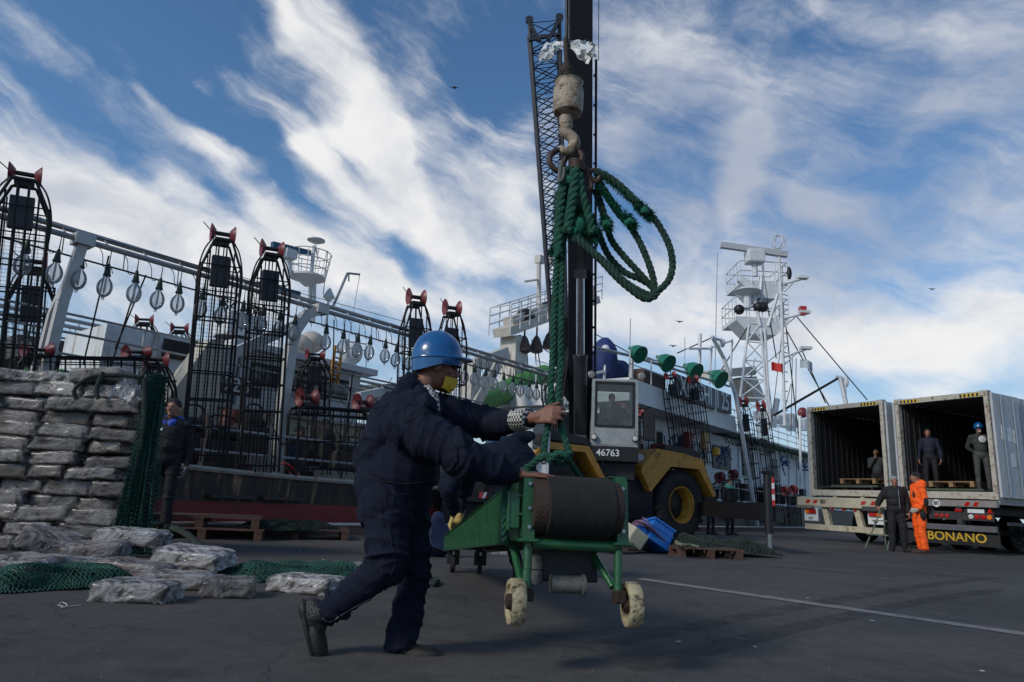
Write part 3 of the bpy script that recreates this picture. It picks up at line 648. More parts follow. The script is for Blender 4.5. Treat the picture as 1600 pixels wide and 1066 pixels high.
# yellow mask, collar, cuff with small checks
b = MB(); vs = []; fs = []
for i in range(9):
    for k in range(15):
        a = (k / 14 - .5) * 2.2; z = -.022 - .085 * i / 8; r = .088 + .022 * math.exp(-((a) / .35) ** 2) * (1 - i / 9) - (.012 if i > 6 else 0) - .014 * (abs(a) > 1) + .010 * noise.noise(Vector((i * .6, k * .6, 2)))
        zz = z * (1 - .35 * abs(a) / 1.25) - .018 * abs(a); vs.append(PH(cos(a) * (r + .012) + .002, sin(a) * .078, zz - .012))
for i in range(8):
    for k in range(14): fs.append((i * 15 + k, i * 15 + k + 1, i * 15 + k + 16, i * 15 + k + 15))
b.add(vs, fs); b.build('face_mask', maskm, worker, True)
def check_mat():
    m = bpy.data.materials.new('small_check_cloth'); m.use_nodes = True; N = m.node_tree.nodes; L = m.node_tree.links; bs = N['Principled BSDF']; tc = N.new('ShaderNodeTexCoord')
    c = N.new('ShaderNodeTexChecker'); c.inputs['Scale'].default_value = 78; c.inputs[1].default_value = (.5, .48, .44, 1); c.inputs[2].default_value = (.012, .012, .014, 1); L.new(tc.outputs['Object'], c.inputs[0]); L.new(c.outputs[0], bs.inputs[0]); bs.inputs['Roughness'].default_value = .85; return m
chk = check_mat()
b = MB(); p0, p1 = at(806, 657, 3.32), at(826, 654, 3.25); d = (p1 - p0)
b.tube([p0, p0 + d * .5, p1, p1 + d * .06], [.056, .055, .052, .040], 20); b.build('shirt_cuff', chk, worker, True)
b = MB(); n0 = J['nk']; b.tube([n0 + Vector((.10, -.09, -.10)), n0 + Vector((.085, -.085, -.04)), n0 + Vector((.05, -.07, .02))], [.036, .042, .03], 12); b.tube([n0 + Vector((.10, .05, -.08)), n0 + Vector((.08, .0, .0))], [.03, .03], 12); b.build('shirt_collar', chk, worker, True)
# seams, pocket and piping laid on the cloth
from mathutils.bvhtree import BVHTree
bodyo = [c for c in kids(worker) if c.name.startswith('body')][0]; mwb = MW[worker.name]
bt = BVHTree.FromPolygons([mwb @ v.co for v in bodyo.data.vertices], [tuple(p.vertices) for p in bodyo.data.polygons])
def seam(pts, r, mat, nm, Yt=3.2):
    P_ = []
    for p in spline([Vector((x, y, 0)) for x, y in pts], 3.):
        d = ray(p.x, p.y).normalized(); h = bt.ray_cast(CP, d)
        if h[0] is not None: P_.append(h[0] - d * r * .3)
    if len(P_) > 3:
        P_ = [P_[0]] + [(P_[i - 1] + P_[i] * 2 + P_[i + 1]) / 4 for i in range(1, len(P_) - 1)] + [P_[-1]]
        b = MB(); b.tube(P_, r, 5); b.build(nm, mat, worker, True)
dkn = M('dark_seam_thread', (.004, .005, .009), .9); pip = M('pale_piping', (.22, .22, .21), .6)
for q in ([(664, 628), (650, 650), (642, 680), (650, 712), (672, 730)], [(566, 742), (600, 752), (640, 756), (680, 748)], [(590, 768), (594, 790), (600, 818)], [(608, 820), (612, 850), (618, 880), (606, 905)], [(700, 690), (712, 712), (716, 738)], [(612, 648), (632, 660), (654, 648)]): seam(q, .0032, dkn, 'seam')
seam([(503, 966), (516, 972), (532, 962), (556, 948), (580, 935)], .0022, pip, 'piping'); seam([(604, 770), (622, 774), (640, 772)], .0025, dkn, 'pocket_edge'); seam([(604, 770), (604, 792), (622, 798), (640, 794), (640, 772)], .0025, dkn, 'pocket_edge')
# ================================================================== hanging conveyor
O = at(897, 792, 3.15); E_ = at(722, 846, 7.1)
cm_ = frameX(Vector((.985, .17, 0)), E_ - O, None, O); LEN = (E_ - O).length
cart = thing('roller_conveyor', 'long green roller conveyor on white wheels hanging from the green rope', 'conveyor', mat=cm_)
def C(x, y, z): return cm_ @ Vector((x, y, z))
CR = cm_.to_3x3()
def cbox(b, c, sz, bev=.004, R=None): b.box(C(*c), sz, (CR @ R) if R else CR, bev)
# side plates: tall at the drum, tapering to the far end
for sx, nm in ((-.195, 'side_plate'), (.195, 'side_plate')):
    b = MB(); w = -.014 if sx < 0 else .014
    poly = [C(sx, .02, .135), C(sx, .55, .135), C(sx, LEN, .03), C(sx, LEN, -.085), C(sx, .5, -.14), C(sx, .02, -.14)]
    b.prism(poly, CR @ Vector((w, 0, 0)))
    poly = [C(sx - .02, .02, .143), C(sx + .02, .02, .143), C(sx + .02, .55, .143), C(sx + .02, LEN, .038), C(sx - .02, LEN, .038), C(sx - .02, .55, .143)]
    b.prism([C(sx - .022, .56, -.139), C(sx + .022, .56, -.139), C(sx + .022, LEN, -.09), C(sx - .022, LEN, -.09)], CR @ Vector((0, 0, -.008)))
    b.prism(poly, CR @ Vector((0, 0, .006)))
    b.build(nm, greenp, cart)
for sx in (-.215, .212):                                   # upright end brackets with rounded corners and bolts
    b = MB(); w = .052
    pf = [(-w / 2, -.15), (w / 2, -.15), (w / 2, .115), (w / 2 - .012, .14), (-w / 2 + .012, .14), (-w / 2, .115)]
    b.prism([C(sx + x, -.045, z) for x, z in pf], CR @ Vector((0, .014, 0)))
    cbox(b, (sx + (w / 2 - .004) * (1 if sx < 0 else -1), -.0, 0.), (.009, .085, .27)); cbox(b, (sx - (w / 2 - .004) * (1 if sx < 0 else -1), .02, -.01), (.008, .12, .26))
    cbox(b, (sx, -.03, -.155), (.085, .075, .014))
    br = b.build('end_bracket', greenp, cart)
    b = MB()
    for z in (.085, -.02, -.10): b.cyl(C(sx, -.047, z), C(sx, -.056, z), .0085, 6)
    b.build('bolt', steel, br)
b = MB(); cbox(b, (-.275, .03, -.03), (.05, .09, .15), .005); cbox(b, (-.245, .02, .035), (.045, .08, .012)); cbox(b, (-.245, .02, -.045), (.045, .08, .012)); cbox(b, (-.30, .05, -.03), (.012, .14, .17)); b.build('belt_tensioner', greenp, cart)
# drum with dark wound belt
beltm = M('woven_rubber_belt', (.012, .0115, .011), .9, var=.4, scale=30, bump=0)
def wound():
    N = beltm.node_tree.nodes; L = beltm.node_tree.links; tc = N.new('ShaderNodeTexCoord'); wv = N.new('ShaderNodeTexWave'); wv.wave_type = 'BANDS'; wv.bands_direction = 'X'
    mp = N.new('ShaderNodeMapping'); mp.inputs['Rotation'].default_value = (0, .18, .18); L.new(tc.outputs['Object'], mp.inputs[0]); L.new(mp.outputs[0], wv.inputs[0]); wv.inputs['Scale'].default_value = 46; wv.inputs['Distortion'].default_value = 2.0; wv.inputs['Detail Scale'].default_value = 4
    w2 = N.new('ShaderNodeTexWave'); w2.bands_direction = 'Z'; L.new(tc.outputs['Object'], w2.inputs[0]); w2.inputs['Scale'].default_value = 22; w2.inputs['Distortion'].default_value = 5
    ad = N.new('ShaderNodeMath'); ad.operation = 'ADD'; L.new(wv.outputs[1], ad.inputs[0]); L.new(w2.outputs[1], ad.inputs[1])
    bp = N.new('ShaderNodeBump'); bp.inputs['Strength'].default_value = .5; bp.inputs['Distance'].default_value = .004; L.new(wv.outputs[1], bp.inputs['Height']); L.new(bp.outputs[0], N['Principled BSDF'].inputs['Normal'])
wound()
rustbr = M('rusty_drum_end', (.030, .017, .011), .75, var=.4, scale=14, bump=.4)
b = MB(); b.lathe([(.03, -.20), (.116, -.20), (.120, -.19), (.121, .19), (.116, .20), (.03, .20)], C(0, 0, 0), CR @ Vector((1, 0, 0)), 40); b.build('drum', rustbr, cart, True)
b = MB(); prof = [(.12, -.152)] + [(.130 + .0008 * sin(i * 2.3) + .0006 * (i % 2), -.148 + .296 * i / 46) for i in range(47)] + [(.12, .152)]
b.lathe(prof, C(.012, 0, 0), CR @ Vector((1, 0, 0)), 48); b.build('belt_winding', beltm, cart, True)
# flat belt running back to the far roller
b = MB(); b.prism([C(-.15, .0, .128), C(.165, .0, .128), C(.165, LEN - .08, .045), C(-.15, LEN - .08, .045)], CR @ Vector((0, 0, .008))); b.prism([C(-.15, .0, -.128), C(.165, .0, -.128), C(.165, LEN - .08, -.055), C(-.15, LEN - .08, -.055)], CR @ Vector((0, 0, -.008))); b.build('belt', beltm, cart)
b = MB(); b.lathe([(.02, -.185), (.06, -.18), (.06, .18), (.02, .185)], C(0, LEN - .06, -.02), CR @ Vector((1, 0, 0)), 20); b.build('tail_roller', rustbr, cart, True)
b = MB(); b.cyl(C(-.19, .0, -.165), C(.215, .0, -.165), .0245, 18); b.build('cross_tube', greenp, cart, True)
for sx, bx in ((-.205, -.245), (.205, .12)):
    b = MB(); b.cyl(C(sx, .0, -.15), C(sx - .006, .0, -.355), .0195, 14); b.cyl(C(bx, .16, -.17), C(sx - .022, .02, -.335), .017, 12); b.build('leg', greenp, cart, True)
    b = MB(); cbox(b, (sx - .002, .0, -.375), (.05, .06, .055), .006); b.build('foot_block', rustbr, cart)
wheelm = M('worn_white_wheel', (.36, .31, .19), .6, dirt=((.06, .045, .028), .62, 22), var=.2, bump=.5)
for sx, yaw in ((-.255, .02), (.262, -.08)):
    ax = CR @ (Matrix.Rotation(yaw, 3, 'Z') @ Vector((1, 0, 0))); c = C(sx, .0, -.405)
    b = MB(); b.lathe([(.045, -.018), (.066, -.020), (.072, -.030), (.090, -.030), (.095, -.022), (.095, .022), (.090, .030), (.072, .030), (.066, .020), (.045, .018)], c, ax, 36); wh = b.build('wheel', wheelm, cart, True)
    b = MB(); b.lathe([(.012, -.045), (.03, -.04), (.034, -.02), (.034, .02), (.03, .04), (.012, .045)], c, ax, 16); b.build('hub', rustbr, wh, True)
    b = MB(); b.cyl(c, C(sx * .8, 0, -.39), .011, 10); b.build('axle', rustbr, cart, True)
# motor and filter canisters under the bed
b = MB(); cbox(b, (.02, .28, -.24), (.26, .3, .16), .008); b.build('gear_housing', blackp, cart)
canm = M('grey_canister', (.11, .11, .10), .5, dirt=((.03, .025, .018), .55, 14))
b = MB(); b.lathe([(.02, -.07), (.045, -.065), (.047, -.01), (.04, -.005), (.047, 0), (.047, .055), (.03, .06)], C(-.16, .12, -.27), CR @ Vector((0, 0, 1)), 22); b.build('canister', canm, cart, True)
b = MB(); b.lathe([(.02, -.085), (.04, -.08), (.04, .06), (.048, .062), (.048, .075), (.02, .08)], C(.0, .10, -.33), CR @ Vector((1, 0, 0)), 22); b.build('motor', canm, cart, True)
for sx in (-.13, .13):                                      # castors under the far end
    c = C(sx, LEN - .25, 0); fz = .09
    b = MB(); b.bar((c.x, c.y, c.z - .06), (c.x, c.y, .2), .04); b.box((c.x, c.y, .2), (.09, .09, .012)); b.bar((c.x - .034, c.y, .2), (c.x - .034, c.y, .07), .006, .05); b.bar((c.x + .034, c.y, .2), (c.x + .034, c.y, .07), .006, .05); cs = b.build('castor_fork', blackp, cart)
    b = MB(); b.lathe([(.02, -.02), (.05, -.022), (.078, -.02), (.08, 0), (.078, .02), (.05, .022), (.02, .02)], (c.x, c.y, .08), (1, 0, 0), 22); b.build('castor_wheel', rubber, cs, True)
# ================================================================== hook, rings, rag and rope sling
hk = thing('crane_hook', 'scuffed white headache ball and hook hanging on the crane cable', 'crane hook', at(885, 236, 3.2))
def A(x, y, Y=3.2): return at(x, y, Y)
k_ = (A(885, 300) - A(885, 301)).length                      # metres per photo pixel here
b = MB(); top = A(886, 117); 
b.lathe([(4 * k_, 62 * k_ * 0), (14 * k_, 1 * k_), (21 * k_, 6 * k_), (22.5 * k_, 14 * k_), (23 * k_, 40 * k_), (22 * k_, 46 * k_), (20 * k_, 50 * k_), (20 * k_, 54 * k_), (22 * k_, 57 * k_), (12 * k_, 64 * k_), (5 * k_, 65 * k_)], A(887, 183) , (0, 0, 1), 32)
b.build('weight', rustw, hk, True)
b = MB(); b.lathe([(9 * k_, 0), (10 * k_, 5 * k_), (10 * k_, 14 * k_), (8 * k_, 16 * k_)], A(884, 196), (0, 0, 1), 16); b.cyl(A(885, 200), A(886, 178), 6 * k_, 12); b.ell(A(886, 196), (9 * k_, 8 * k_, 7 * k_)); b.build('swivel', rustw, hk, True)
b = MB(); P_ = spline([A(885, 196), A(882, 206), A(893, 214), A(898, 224), A(890, 236), A(880, 236), A(876, 228)], .006); n = len(P_)
b.tube(P_, [(8.5 * (1 - .45 * max(0, i / n - .55) / .45)) * k_ for i in range(n)], 14); b.build('hook', rustw, hk, True)
b = MB(); b.cyl(A(886, 119), A(886, 100), 7 * k_, 12); b.cyl(A(886, 104), A(884, 60), 4 * k_, 10); b.bar(A(884, 60), A(888, 30), 3 * k_); b.ell(A(885, 110), (10 * k_, 8 * k_, 9 * k_)); b.build('wedge_socket', rustbr, hk, True)
TIP = Vector((-.62, 3.3, 33.0))
b = MB(); b.tube([A(885, 64), TIP], .0075, 8); b.tube([A(889, 70), TIP + Vector((.05, 0, 0))], .0065, 8); b.build('hoist_cable', blackp, hk, True)
ragm = glass_thin('ragged_white_plastic', (.9, .9, .88), .3, .4, .92)
b = MB()
def sheet(b, o, X, Y_, w, h, nx, ny, amp, sd, sag=0, pinch=0):
    vs = []; fs = []
    for i in range(ny + 1):
        for j in range(nx + 1):
            u, v = j / nx, i / ny; sc_ = 1 - pinch * (1 - u); p = o + X * (u * w) + Y_ * ((v - .5) * h * sc_) - VZ * sag * u * u
            q = noise.noise_vector(Vector((u * 3, v * 3, sd))) * amp + noise.noise_vector(Vector((u * 9, v * 9, sd + 4))) * amp * .4; vs.append(p + q * (.2 + u))
    for i in range(ny):
        for j in range(nx):
            if noise.noise(Vector((i * .9, j * .9, sd))) > .5: continue
            a = i * (nx + 1) + j; fs.append((a, a + 1, a + nx + 2, a + nx + 1))
    b.add(vs, fs)
sheet(b, A(890, 68), Vector((1, .1, .1)).normalized(), Vector((-.2, .2, 1)).normalized(), .135, .15, 14, 12, .035, 1, .03, .75)
sheet(b, A(892, 72), Vector((.8, -.3, -.25)).normalized(), Vector((.2, .2, 1)).normalized(), .13, .14, 14, 10, .045, 5, .05, .7)
sheet(b, A(880, 72), Vector((-1, .1, -.05)).normalized(), Vector((.1, .2, 1)).normalized(), .125, .13, 14, 10, .035, 2, .05, .6)
sheet(b, A(878, 74), Vector((-.6, -.3, -.5)).normalized(), Vector((.6, .2, .6)).normalized(), .10, .06, 12, 8, .03, 9, .03, .7)
o = b.build('plastic_rag', ragm, None, True, loc=A(885, 75)); tag(o, 'torn strip of clear white plastic tied above the crane hook', 'plastic sheet')
b = MB()
def ring(c, R_, r, nrm, b=b, seg=28):
    x = Vector(nrm).orthogonal().normalized(); y = Vector(nrm).normalized().cross(x); b.tube([c + (x * cos(a) + y * sin(a)) * R_ for a in [2 * pi * i / seg for i in range(seg)]], r, 10, closed=True)
ironm = M('rusty_iron', (.06, .035, .028), .6, .3, dirt=((.12, .05, .02), .4, 20))
ring(A(877, 252, 3.2), 18 * k_, 4 * k_, (.25, -1, .05)); sr_ = b.build('steel_ring', ironm, None, True, loc=A(877, 252)); tag(sr_, 'rusty steel ring threaded on the crane hook', 'ring')
b = MB(); ring(A(895, 253, 3.22), 17 * k_, 3.6 * k_, (-.75, -.8, .1), b); o = b.build('steel_ring', ironm, None, True, loc=A(895, 253)); tag(o, 'rusty steel ring beside the other ring, turned edge on, holding the green loops', 'ring')
sl = thing('rope_sling', 'thick green twisted rope slings with loops hanging from the hook rings', 'rope sling', A(880, 290))
def rp(pts, r=.0185, mat=rope_g, nm='rope', pitch=.085, Y=3.2):
    b = MB(); b.rope([A(*p) if len(p) == 3 else A(p[0], p[1], Y) for p in pts], r, pitch, step=.011); return b.build(nm, mat, sl, True)
rp([(886, 282), (880, 320), (874, 372), (869, 430), (866, 490), (864, 550), (861, 600), (860, 632), (858, 655), (853, 682), (850, 706), (858, 716), (872, 714)], .0165)
rp([(893, 285), (886, 330), (880, 380), (877, 440), (876, 500), (876, 555), (874, 600), (872, 635), (875, 662), (884, 690), (889, 712), (880, 724), (866, 722)], .0165)
rp([(892, 708, 3.19), (872, 716, 3.15), (850, 712, 3.16), (828, 728, 3.2), (808, 742, 3.22), (795, 756, 3.2), (789, 780, 3.14), (788, 815, 3.13), (790, 842, 3.16), (800, 852, 3.24)], .0165)
rp([(856, 722, 3.16), (872, 708, 3.13), (886, 716, 3.15), (896, 732, 3.3), (908, 750, 3.5), (925, 778, 3.6)], .016)
# thick spliced upper ends
rp([(884, 262), (880, 285), (876, 320), (873, 360), (872, 402)], .024, rope_g, 'splice', .11, 3.18)
rp([(898, 262), (896, 300), (890, 340), (886, 366)], .026, rope_g, 'splice', .11, 3.16)
rp([(903, 262), (909, 300), (918, 330), (926, 366)], .022, rope_g, 'splice', .11, 3.17)
# the big loops
rp([(930, 268), (948, 276), (972, 294), (1000, 322), (1018, 336)], .0215, rope_d, 'splice', .1)
rp([(1010, 328), (1028, 350), (1045, 382), (1051, 412), (1046, 436), (1032, 452), (1020, 458)], .0175, rope_d)
rp([(934, 282), (950, 308), (968, 334), (984, 350)], .021, rope_d, 'splice', .1, 3.23)
rp([(978, 344), (996, 372), (1010, 402), (1020, 432), (1024, 456)], .0175, rope_d, Y=3.23)
rp([(930, 296), (938, 318), (948, 350)], .020, rope_d, 'splice', .1, 3.26)
rp([(946, 346), (956, 376), (976, 402), (1000, 428), (1018, 448), (1026, 460)], .0175, rope_d, Y=3.27)
rp([(898, 368), (920, 388), (948, 412), (976, 440), (1002, 456), (1022, 464)], .0175, rope_d, Y=3.17)
rp([(934, 360), (950, 398), (975, 425), (1000, 436), (1020, 448)], .0175, rope_d, Y=3.3)
rp([(896, 372), (915, 386), (940, 408), (962, 432), (985, 452), (1008, 467), (1024, 462), (1028, 450)], .0175, rope_d, Y=3.14)
def fuzz(pts, n, r, l, mat=rope_g):
    b = MB(); P_ = spline([A(*p) if len(p) == 3 else A(*p) for p in pts], .01); rnd = random.Random(n)
    for i in range(n):
        p = rnd.choice(P_); d = Vector((rnd.gauss(0, 1), rnd.gauss(0, 1), rnd.gauss(0, 1) - .25)).normalized(); c = p + d * r * rnd.uniform(.2, 1); e = c + (d + Vector((0, 0, -.5))).normalized() * l * rnd.uniform(.4, 1); w = d.orthogonal().normalized() * .0022
        b.add([c - w, c + w, e], [(0, 1, 2)]); w = d.cross(w.normalized()) * .0022; b.add([c - w, c + w, e], [(0, 1, 2)])
    return b.build('frayed_end', mat, sl)
tuft = M('frayed_green_fibre', (.004, .11, .062), .9, var=.4, scale=40)
for q in (([(902, 330), (906, 366)], 1500, .032, .05), ([(926, 350), (930, 372)], 900, .026, .04), ([(946, 342), (950, 356)], 800, .026, .03), ([(978, 338), (990, 352)], 900, .026, .03), ([(995, 318), (1016, 338)], 900, .024, .035),
          ([(870, 385), (876, 392)], 500, .026, .03), ([(864, 390), (862, 396)], 220, .014, .03), ([(880, 280), (900, 290)], 900, .03, .03), ([(874, 300), (868, 380)], 1100, .026, .02), ([(893, 280), (884, 372)], 1100, .028, .025), ([(940, 272), (1000, 322)], 900, .022, .018), ([(936, 290), (984, 350)], 800, .022, .018), ([(876, 545), (875, 565)], 250, .02, .02)):
    fuzz(q[0], q[1], q[2], q[3], tuft)
for q in ((905, 352, .03, .05), (898, 362, .026, .035), (928, 360, .022, .03), (948, 350, .024, .024), (984, 347, .024, .024), (1008, 330, .022, .022), (873, 390, .022, .026), (889, 283, .034, .03), (903, 276, .03, .03)):
    b = MB(); b.ell(A(q[0], q[1], 3.18), (q[2], q[2], q[3]), None, 16, 12)
    for v in b.v: v += noise.noise_vector(v * 60) * .009
    b.build('knot', tuft, sl, True)
b = MB()
for i in range(4): ring(A(901, 256 + i * 3.4, 3.18), 10 * k_, 2.6 * k_, (.25, .1, 1), b, 18)
b.tube(spline([A(906, 262), A(918, 268), A(930, 266), A(938, 272), A(932, 284), A(922, 276)], .01), 3.6 * k_, 8); b.tube(spline([A(914, 262), A(924, 290), A(916, 300)], .01), 4 * k_, 8); b.build('shackle', ironm, sl, True)
b = MB(); b.tube(spline([A(878, 252, 3.17), A(875, 268, 3.15), A(874, 284, 3.15), A(880, 276, 3.15), A(881, 262, 3.16)], .008), 3 * k_, 8); b.build('thimble', canm, sl, True)
# ================================================================== frozen squid blocks in plastic
def squid_mat():
    m = bpy.data.materials.new('frozen_squid_block'); m.use_nodes = True; N = m.node_tree.nodes; L = m.node_tree.links; b = N['Principled BSDF']; tc = N.new('ShaderNodeTexCoord')
    oi = N.new('ShaderNodeObjectInfo'); ad = N.new('ShaderNodeVectorMath'); ad.operation = 'ADD'; L.new(tc.outputs['Object'], ad.inputs[0]); cmb = N.new('ShaderNodeCombineXYZ')
    mu = N.new('ShaderNodeMath'); mu.operation = 'MULTIPLY'; mu.inputs[1].default_value = 40; L.new(oi.outputs['Random'], mu.inputs[0]); L.new(mu.outputs[0], cmb.inputs[0]); L.new(cmb.outputs[0], ad.inputs[1])
    mp = N.new('ShaderNodeMapping'); mp.inputs['Scale'].default_value = (1, 1, 3.2); L.new(ad.outputs[0], mp.inputs[0])
    n = N.new('ShaderNodeTexNoise'); L.new(mp.outputs[0], n.inputs[0]); n.inputs['Scale'].default_value = 8; n.inputs['Detail'].default_value = 8; n.inputs['Distortion'].default_value = 1.2; n.inputs['Roughness'].default_value = .65
    r = N.new('ShaderNodeValToRGB'); L.new(n.outputs['Fac'], r.inputs[0]); e = r.color_ramp.elements
    e[0].position = .34; e[0].color = (.020, .013, .010, 1); e[1].position = .74; e[1].color = (.42, .37, .33, 1)
    for p, c in ((.44, (.05, .032, .024, 1)), (.54, (.13, .085, .06, 1)), (.62, (.20, .10, .075, 1))): x = e.new(p); x.color = c
    hs = N.new('ShaderNodeMapRange'); L.new(oi.outputs['Random'], hs.inputs[0]); hs.inputs[3].default_value = .14; hs.inputs[4].default_value = .85; sv_ = N.new('ShaderNodeVectorMath'); sv_.operation = 'SCALE'; L.new(r.outputs[0], sv_.inputs[0]); L.new(hs.outputs[0], sv_.inputs['Scale']); L.new(sv_.outputs[0], b.inputs[0]); b.inputs['Roughness'].default_value = .35; b.inputs['Coat Weight'].default_value = .4; b.inputs['Coat Roughness'].default_value = .25
    bp = N.new('ShaderNodeBump'); bp.inputs['Strength'].default_value = .6; bp.inputs['Distance'].default_value = .01; L.new(n.outputs['Fac'], bp.inputs['Height']); L.new(bp.outputs[0], b.inputs['Normal']); return m
def bag_mat():
    m = bpy.data.materials.new('crumpled_clear_bag'); m.use_nodes = True; N = m.node_tree.nodes; L = m.node_tree.links; N.clear(); o = N.new('ShaderNodeOutputMaterial')
    tc = N.new('ShaderNodeTexCoord'); mp = N.new('ShaderNodeMapping'); mp.inputs['Scale'].default_value = (1, 1.6, 1.2); L.new(tc.outputs['Object'], mp.inputs[0])
    n = N.new('ShaderNodeTexNoise'); L.new(mp.outputs[0], n.inputs[0]); n.inputs['Scale'].default_value = 3.2; n.inputs['Detail'].default_value = 5; n.inputs['Roughness'].default_value = .55; n.inputs['Distortion'].default_value = 1.1
    a = N.new('ShaderNodeMath'); a.operation = 'SUBTRACT'; L.new(n.outputs['Fac'], a.inputs[0]); a.inputs[1].default_value = .5
    a2 = N.new('ShaderNodeMath'); a2.operation = 'ABSOLUTE'; L.new(a.outputs[0], a2.inputs[0])
    r = N.new('ShaderNodeMapRange'); L.new(a2.outputs[0], r.inputs[0]); r.inputs[1].default_value = 0; r.inputs[2].default_value = .11; r.inputs[3].default_value = .56; r.inputs[4].default_value = .06
    # upward faces hold more creased film
    oi = N.new('ShaderNodeObjectInfo'); rs_ = N.new('ShaderNodeMapRange'); L.new(oi.outputs['Random'], rs_.inputs[0]); rs_.inputs[3].default_value = .45; rs_.inputs[4].default_value = 1.25; mu_ = N.new('ShaderNodeMath'); mu_.operation = 'MULTIPLY'; mu_.use_clamp = True; L.new(r.outputs[0], mu_.inputs[0]); L.new(rs_.outputs[0], mu_.inputs[1]); r = mu_
    t = N.new('ShaderNodeBsdfTransparent'); t.inputs[0].default_value = (.93, .94, .95, 1); p = N.new('ShaderNodeBsdfPrincipled'); p.inputs['Base Color'].default_value = (.58, .56, .56, 1); p.inputs['Roughness'].default_value = .22; p.inputs['Specular IOR Level'].default_value = .6
    bp = N.new('ShaderNodeBump'); bp.inputs['Strength'].default_value = .7; bp.inputs['Distance'].default_value = .010; L.new(n.outputs['Fac'], bp.inputs['Height']); L.new(bp.outputs[0], p.inputs['Normal'])
    mx = N.new('ShaderNodeMixShader'); L.new(r.outputs[0], mx.inputs[0]); L.new(t.outputs[0], mx.inputs[1]); L.new(p.outputs[0], mx.inputs[2]); L.new(mx.outputs[0], o.inputs[0]); return m
squid = squid_mat(); bag = bag_mat(); bag_d = bag_mat(); bag_d.name = 'thin_clear_bag'
for n_ in bag_d.node_tree.nodes:
    if n_.type == 'MAP_RANGE' and abs(n_.inputs[3].default_value - .56) < .01: n_.inputs[3].default_value = .26; n_.inputs[4].default_value = .015
def block_proto(seed, flat=False, bmat=None):
    t = thing('squid_block', 'x', 'frozen block', (0, 0, -50)); rnd = random.Random(seed)
    def blob(L_, Wd, H, amp, fr, bev, cuts, jag=0):
        bm = bmesh.new(); bmesh.ops.create_cube(bm, size=1); bmesh.ops.subdivide_edges(bm, edges=bm.edges[:], cuts=cuts, use_grid_fill=True); ex_ = 12 if not jag else 11
        for v in bm.verts:
            c = v.co.copy() * 2; k = (abs(c.x) ** ex_ + abs(c.y) ** ex_ + abs(c.z) ** ex_) ** (1 / ex_); c = c / k
            p = Vector((c.x * L_ / 2, c.y * Wd / 2, c.z * H / 2)); q = noise.noise_vector(p * fr + Vector((seed * 3.3, 0, 0))) * amp + noise.noise_vector(p * fr * 2.7 + Vector((seed, 9, 0))) * amp * .5
            if jag:
                w = p * 8.5 + noise.noise_vector(p * 6) * 1.0 + Vector((seed * 7, 1, 1)); r_ = max(0, 1 - abs(noise.noise(w)) * 5) ** 1.5 + .6 * max(0, 1 - abs(noise.noise(w * 2.1)) * 5); q += c.normalized() * r_ * jag
                if abs(c.x) > .93: q.x += (c.x / abs(c.x)) * (.03 * max(0, noise.noise(Vector((seed, c.y * 2, c.z * 2))) + .2)); q.z -= .01
            v.co = p + q + Vector((0, 0, H / 2 - 50))
        bm.verts.index_update(); b = MB(); b.add([v.co.copy() for v in bm.verts], [[v.index for v in f.verts] for f in bm.faces]); bm.free(); return b
    blob(.47, .30, .125, .012, 9, 0, 9).build('frozen_block', squid, t, True)
    b = blob(.485, .312, .132, .004, 5, 0, 26, .0065)
    for e in ((1, rnd.random()), (-1, rnd.random())):       # loose twisted ends of the bag
        if e[1] < .5 and not flat: continue
        n = 10; vs = []; fs = []; ln = rnd.uniform(.03, .08)
        for i in range(n + 1):
            for j in range(9):
                u, v = i / n, j / 8; w = .26 * (1 - .5 * u + .25 * noise.noise(Vector((u * 3, seed, 1)))); q = noise.noise_vector(Vector((u * 4, v * 4, seed))) * .035
                vs.append(Vector((e[0] * (.235 + ln * u), (v - .5) * w, .075 * (1 - u) + .012 - 50 + .022 * sin(v * 14 + seed) * (1 - .3 * u))) + q * u)
        for i in range(n):
            for j in range(8): fs.append((i * 9 + j, i * 9 + j + 1, i * 9 + j + 10, i * 9 + j + 9))
        b.add(vs, fs)
    b.build('plastic_bag', bmat or bag, t, False); return t
protos = [block_proto(i, i > 3) for i in range(6)] + [block_proto(i + 11, True, bag_d) for i in range(5)]
def block(i, p, yaw, label, group, tilt=(0, 0), sc=(1, 1, 1)):
    pr = protos[i if i >= 6 else i % 6]; m = Matrix.Translation(p) @ Matrix.Rotation(yaw, 4, 'Z') @ Matrix.Rotation(tilt[0], 4, 'X') @ Matrix.Rotation(tilt[1], 4, 'Y') @ Matrix.Diagonal((*sc, 1))
    return dup(pr, m, label, group)
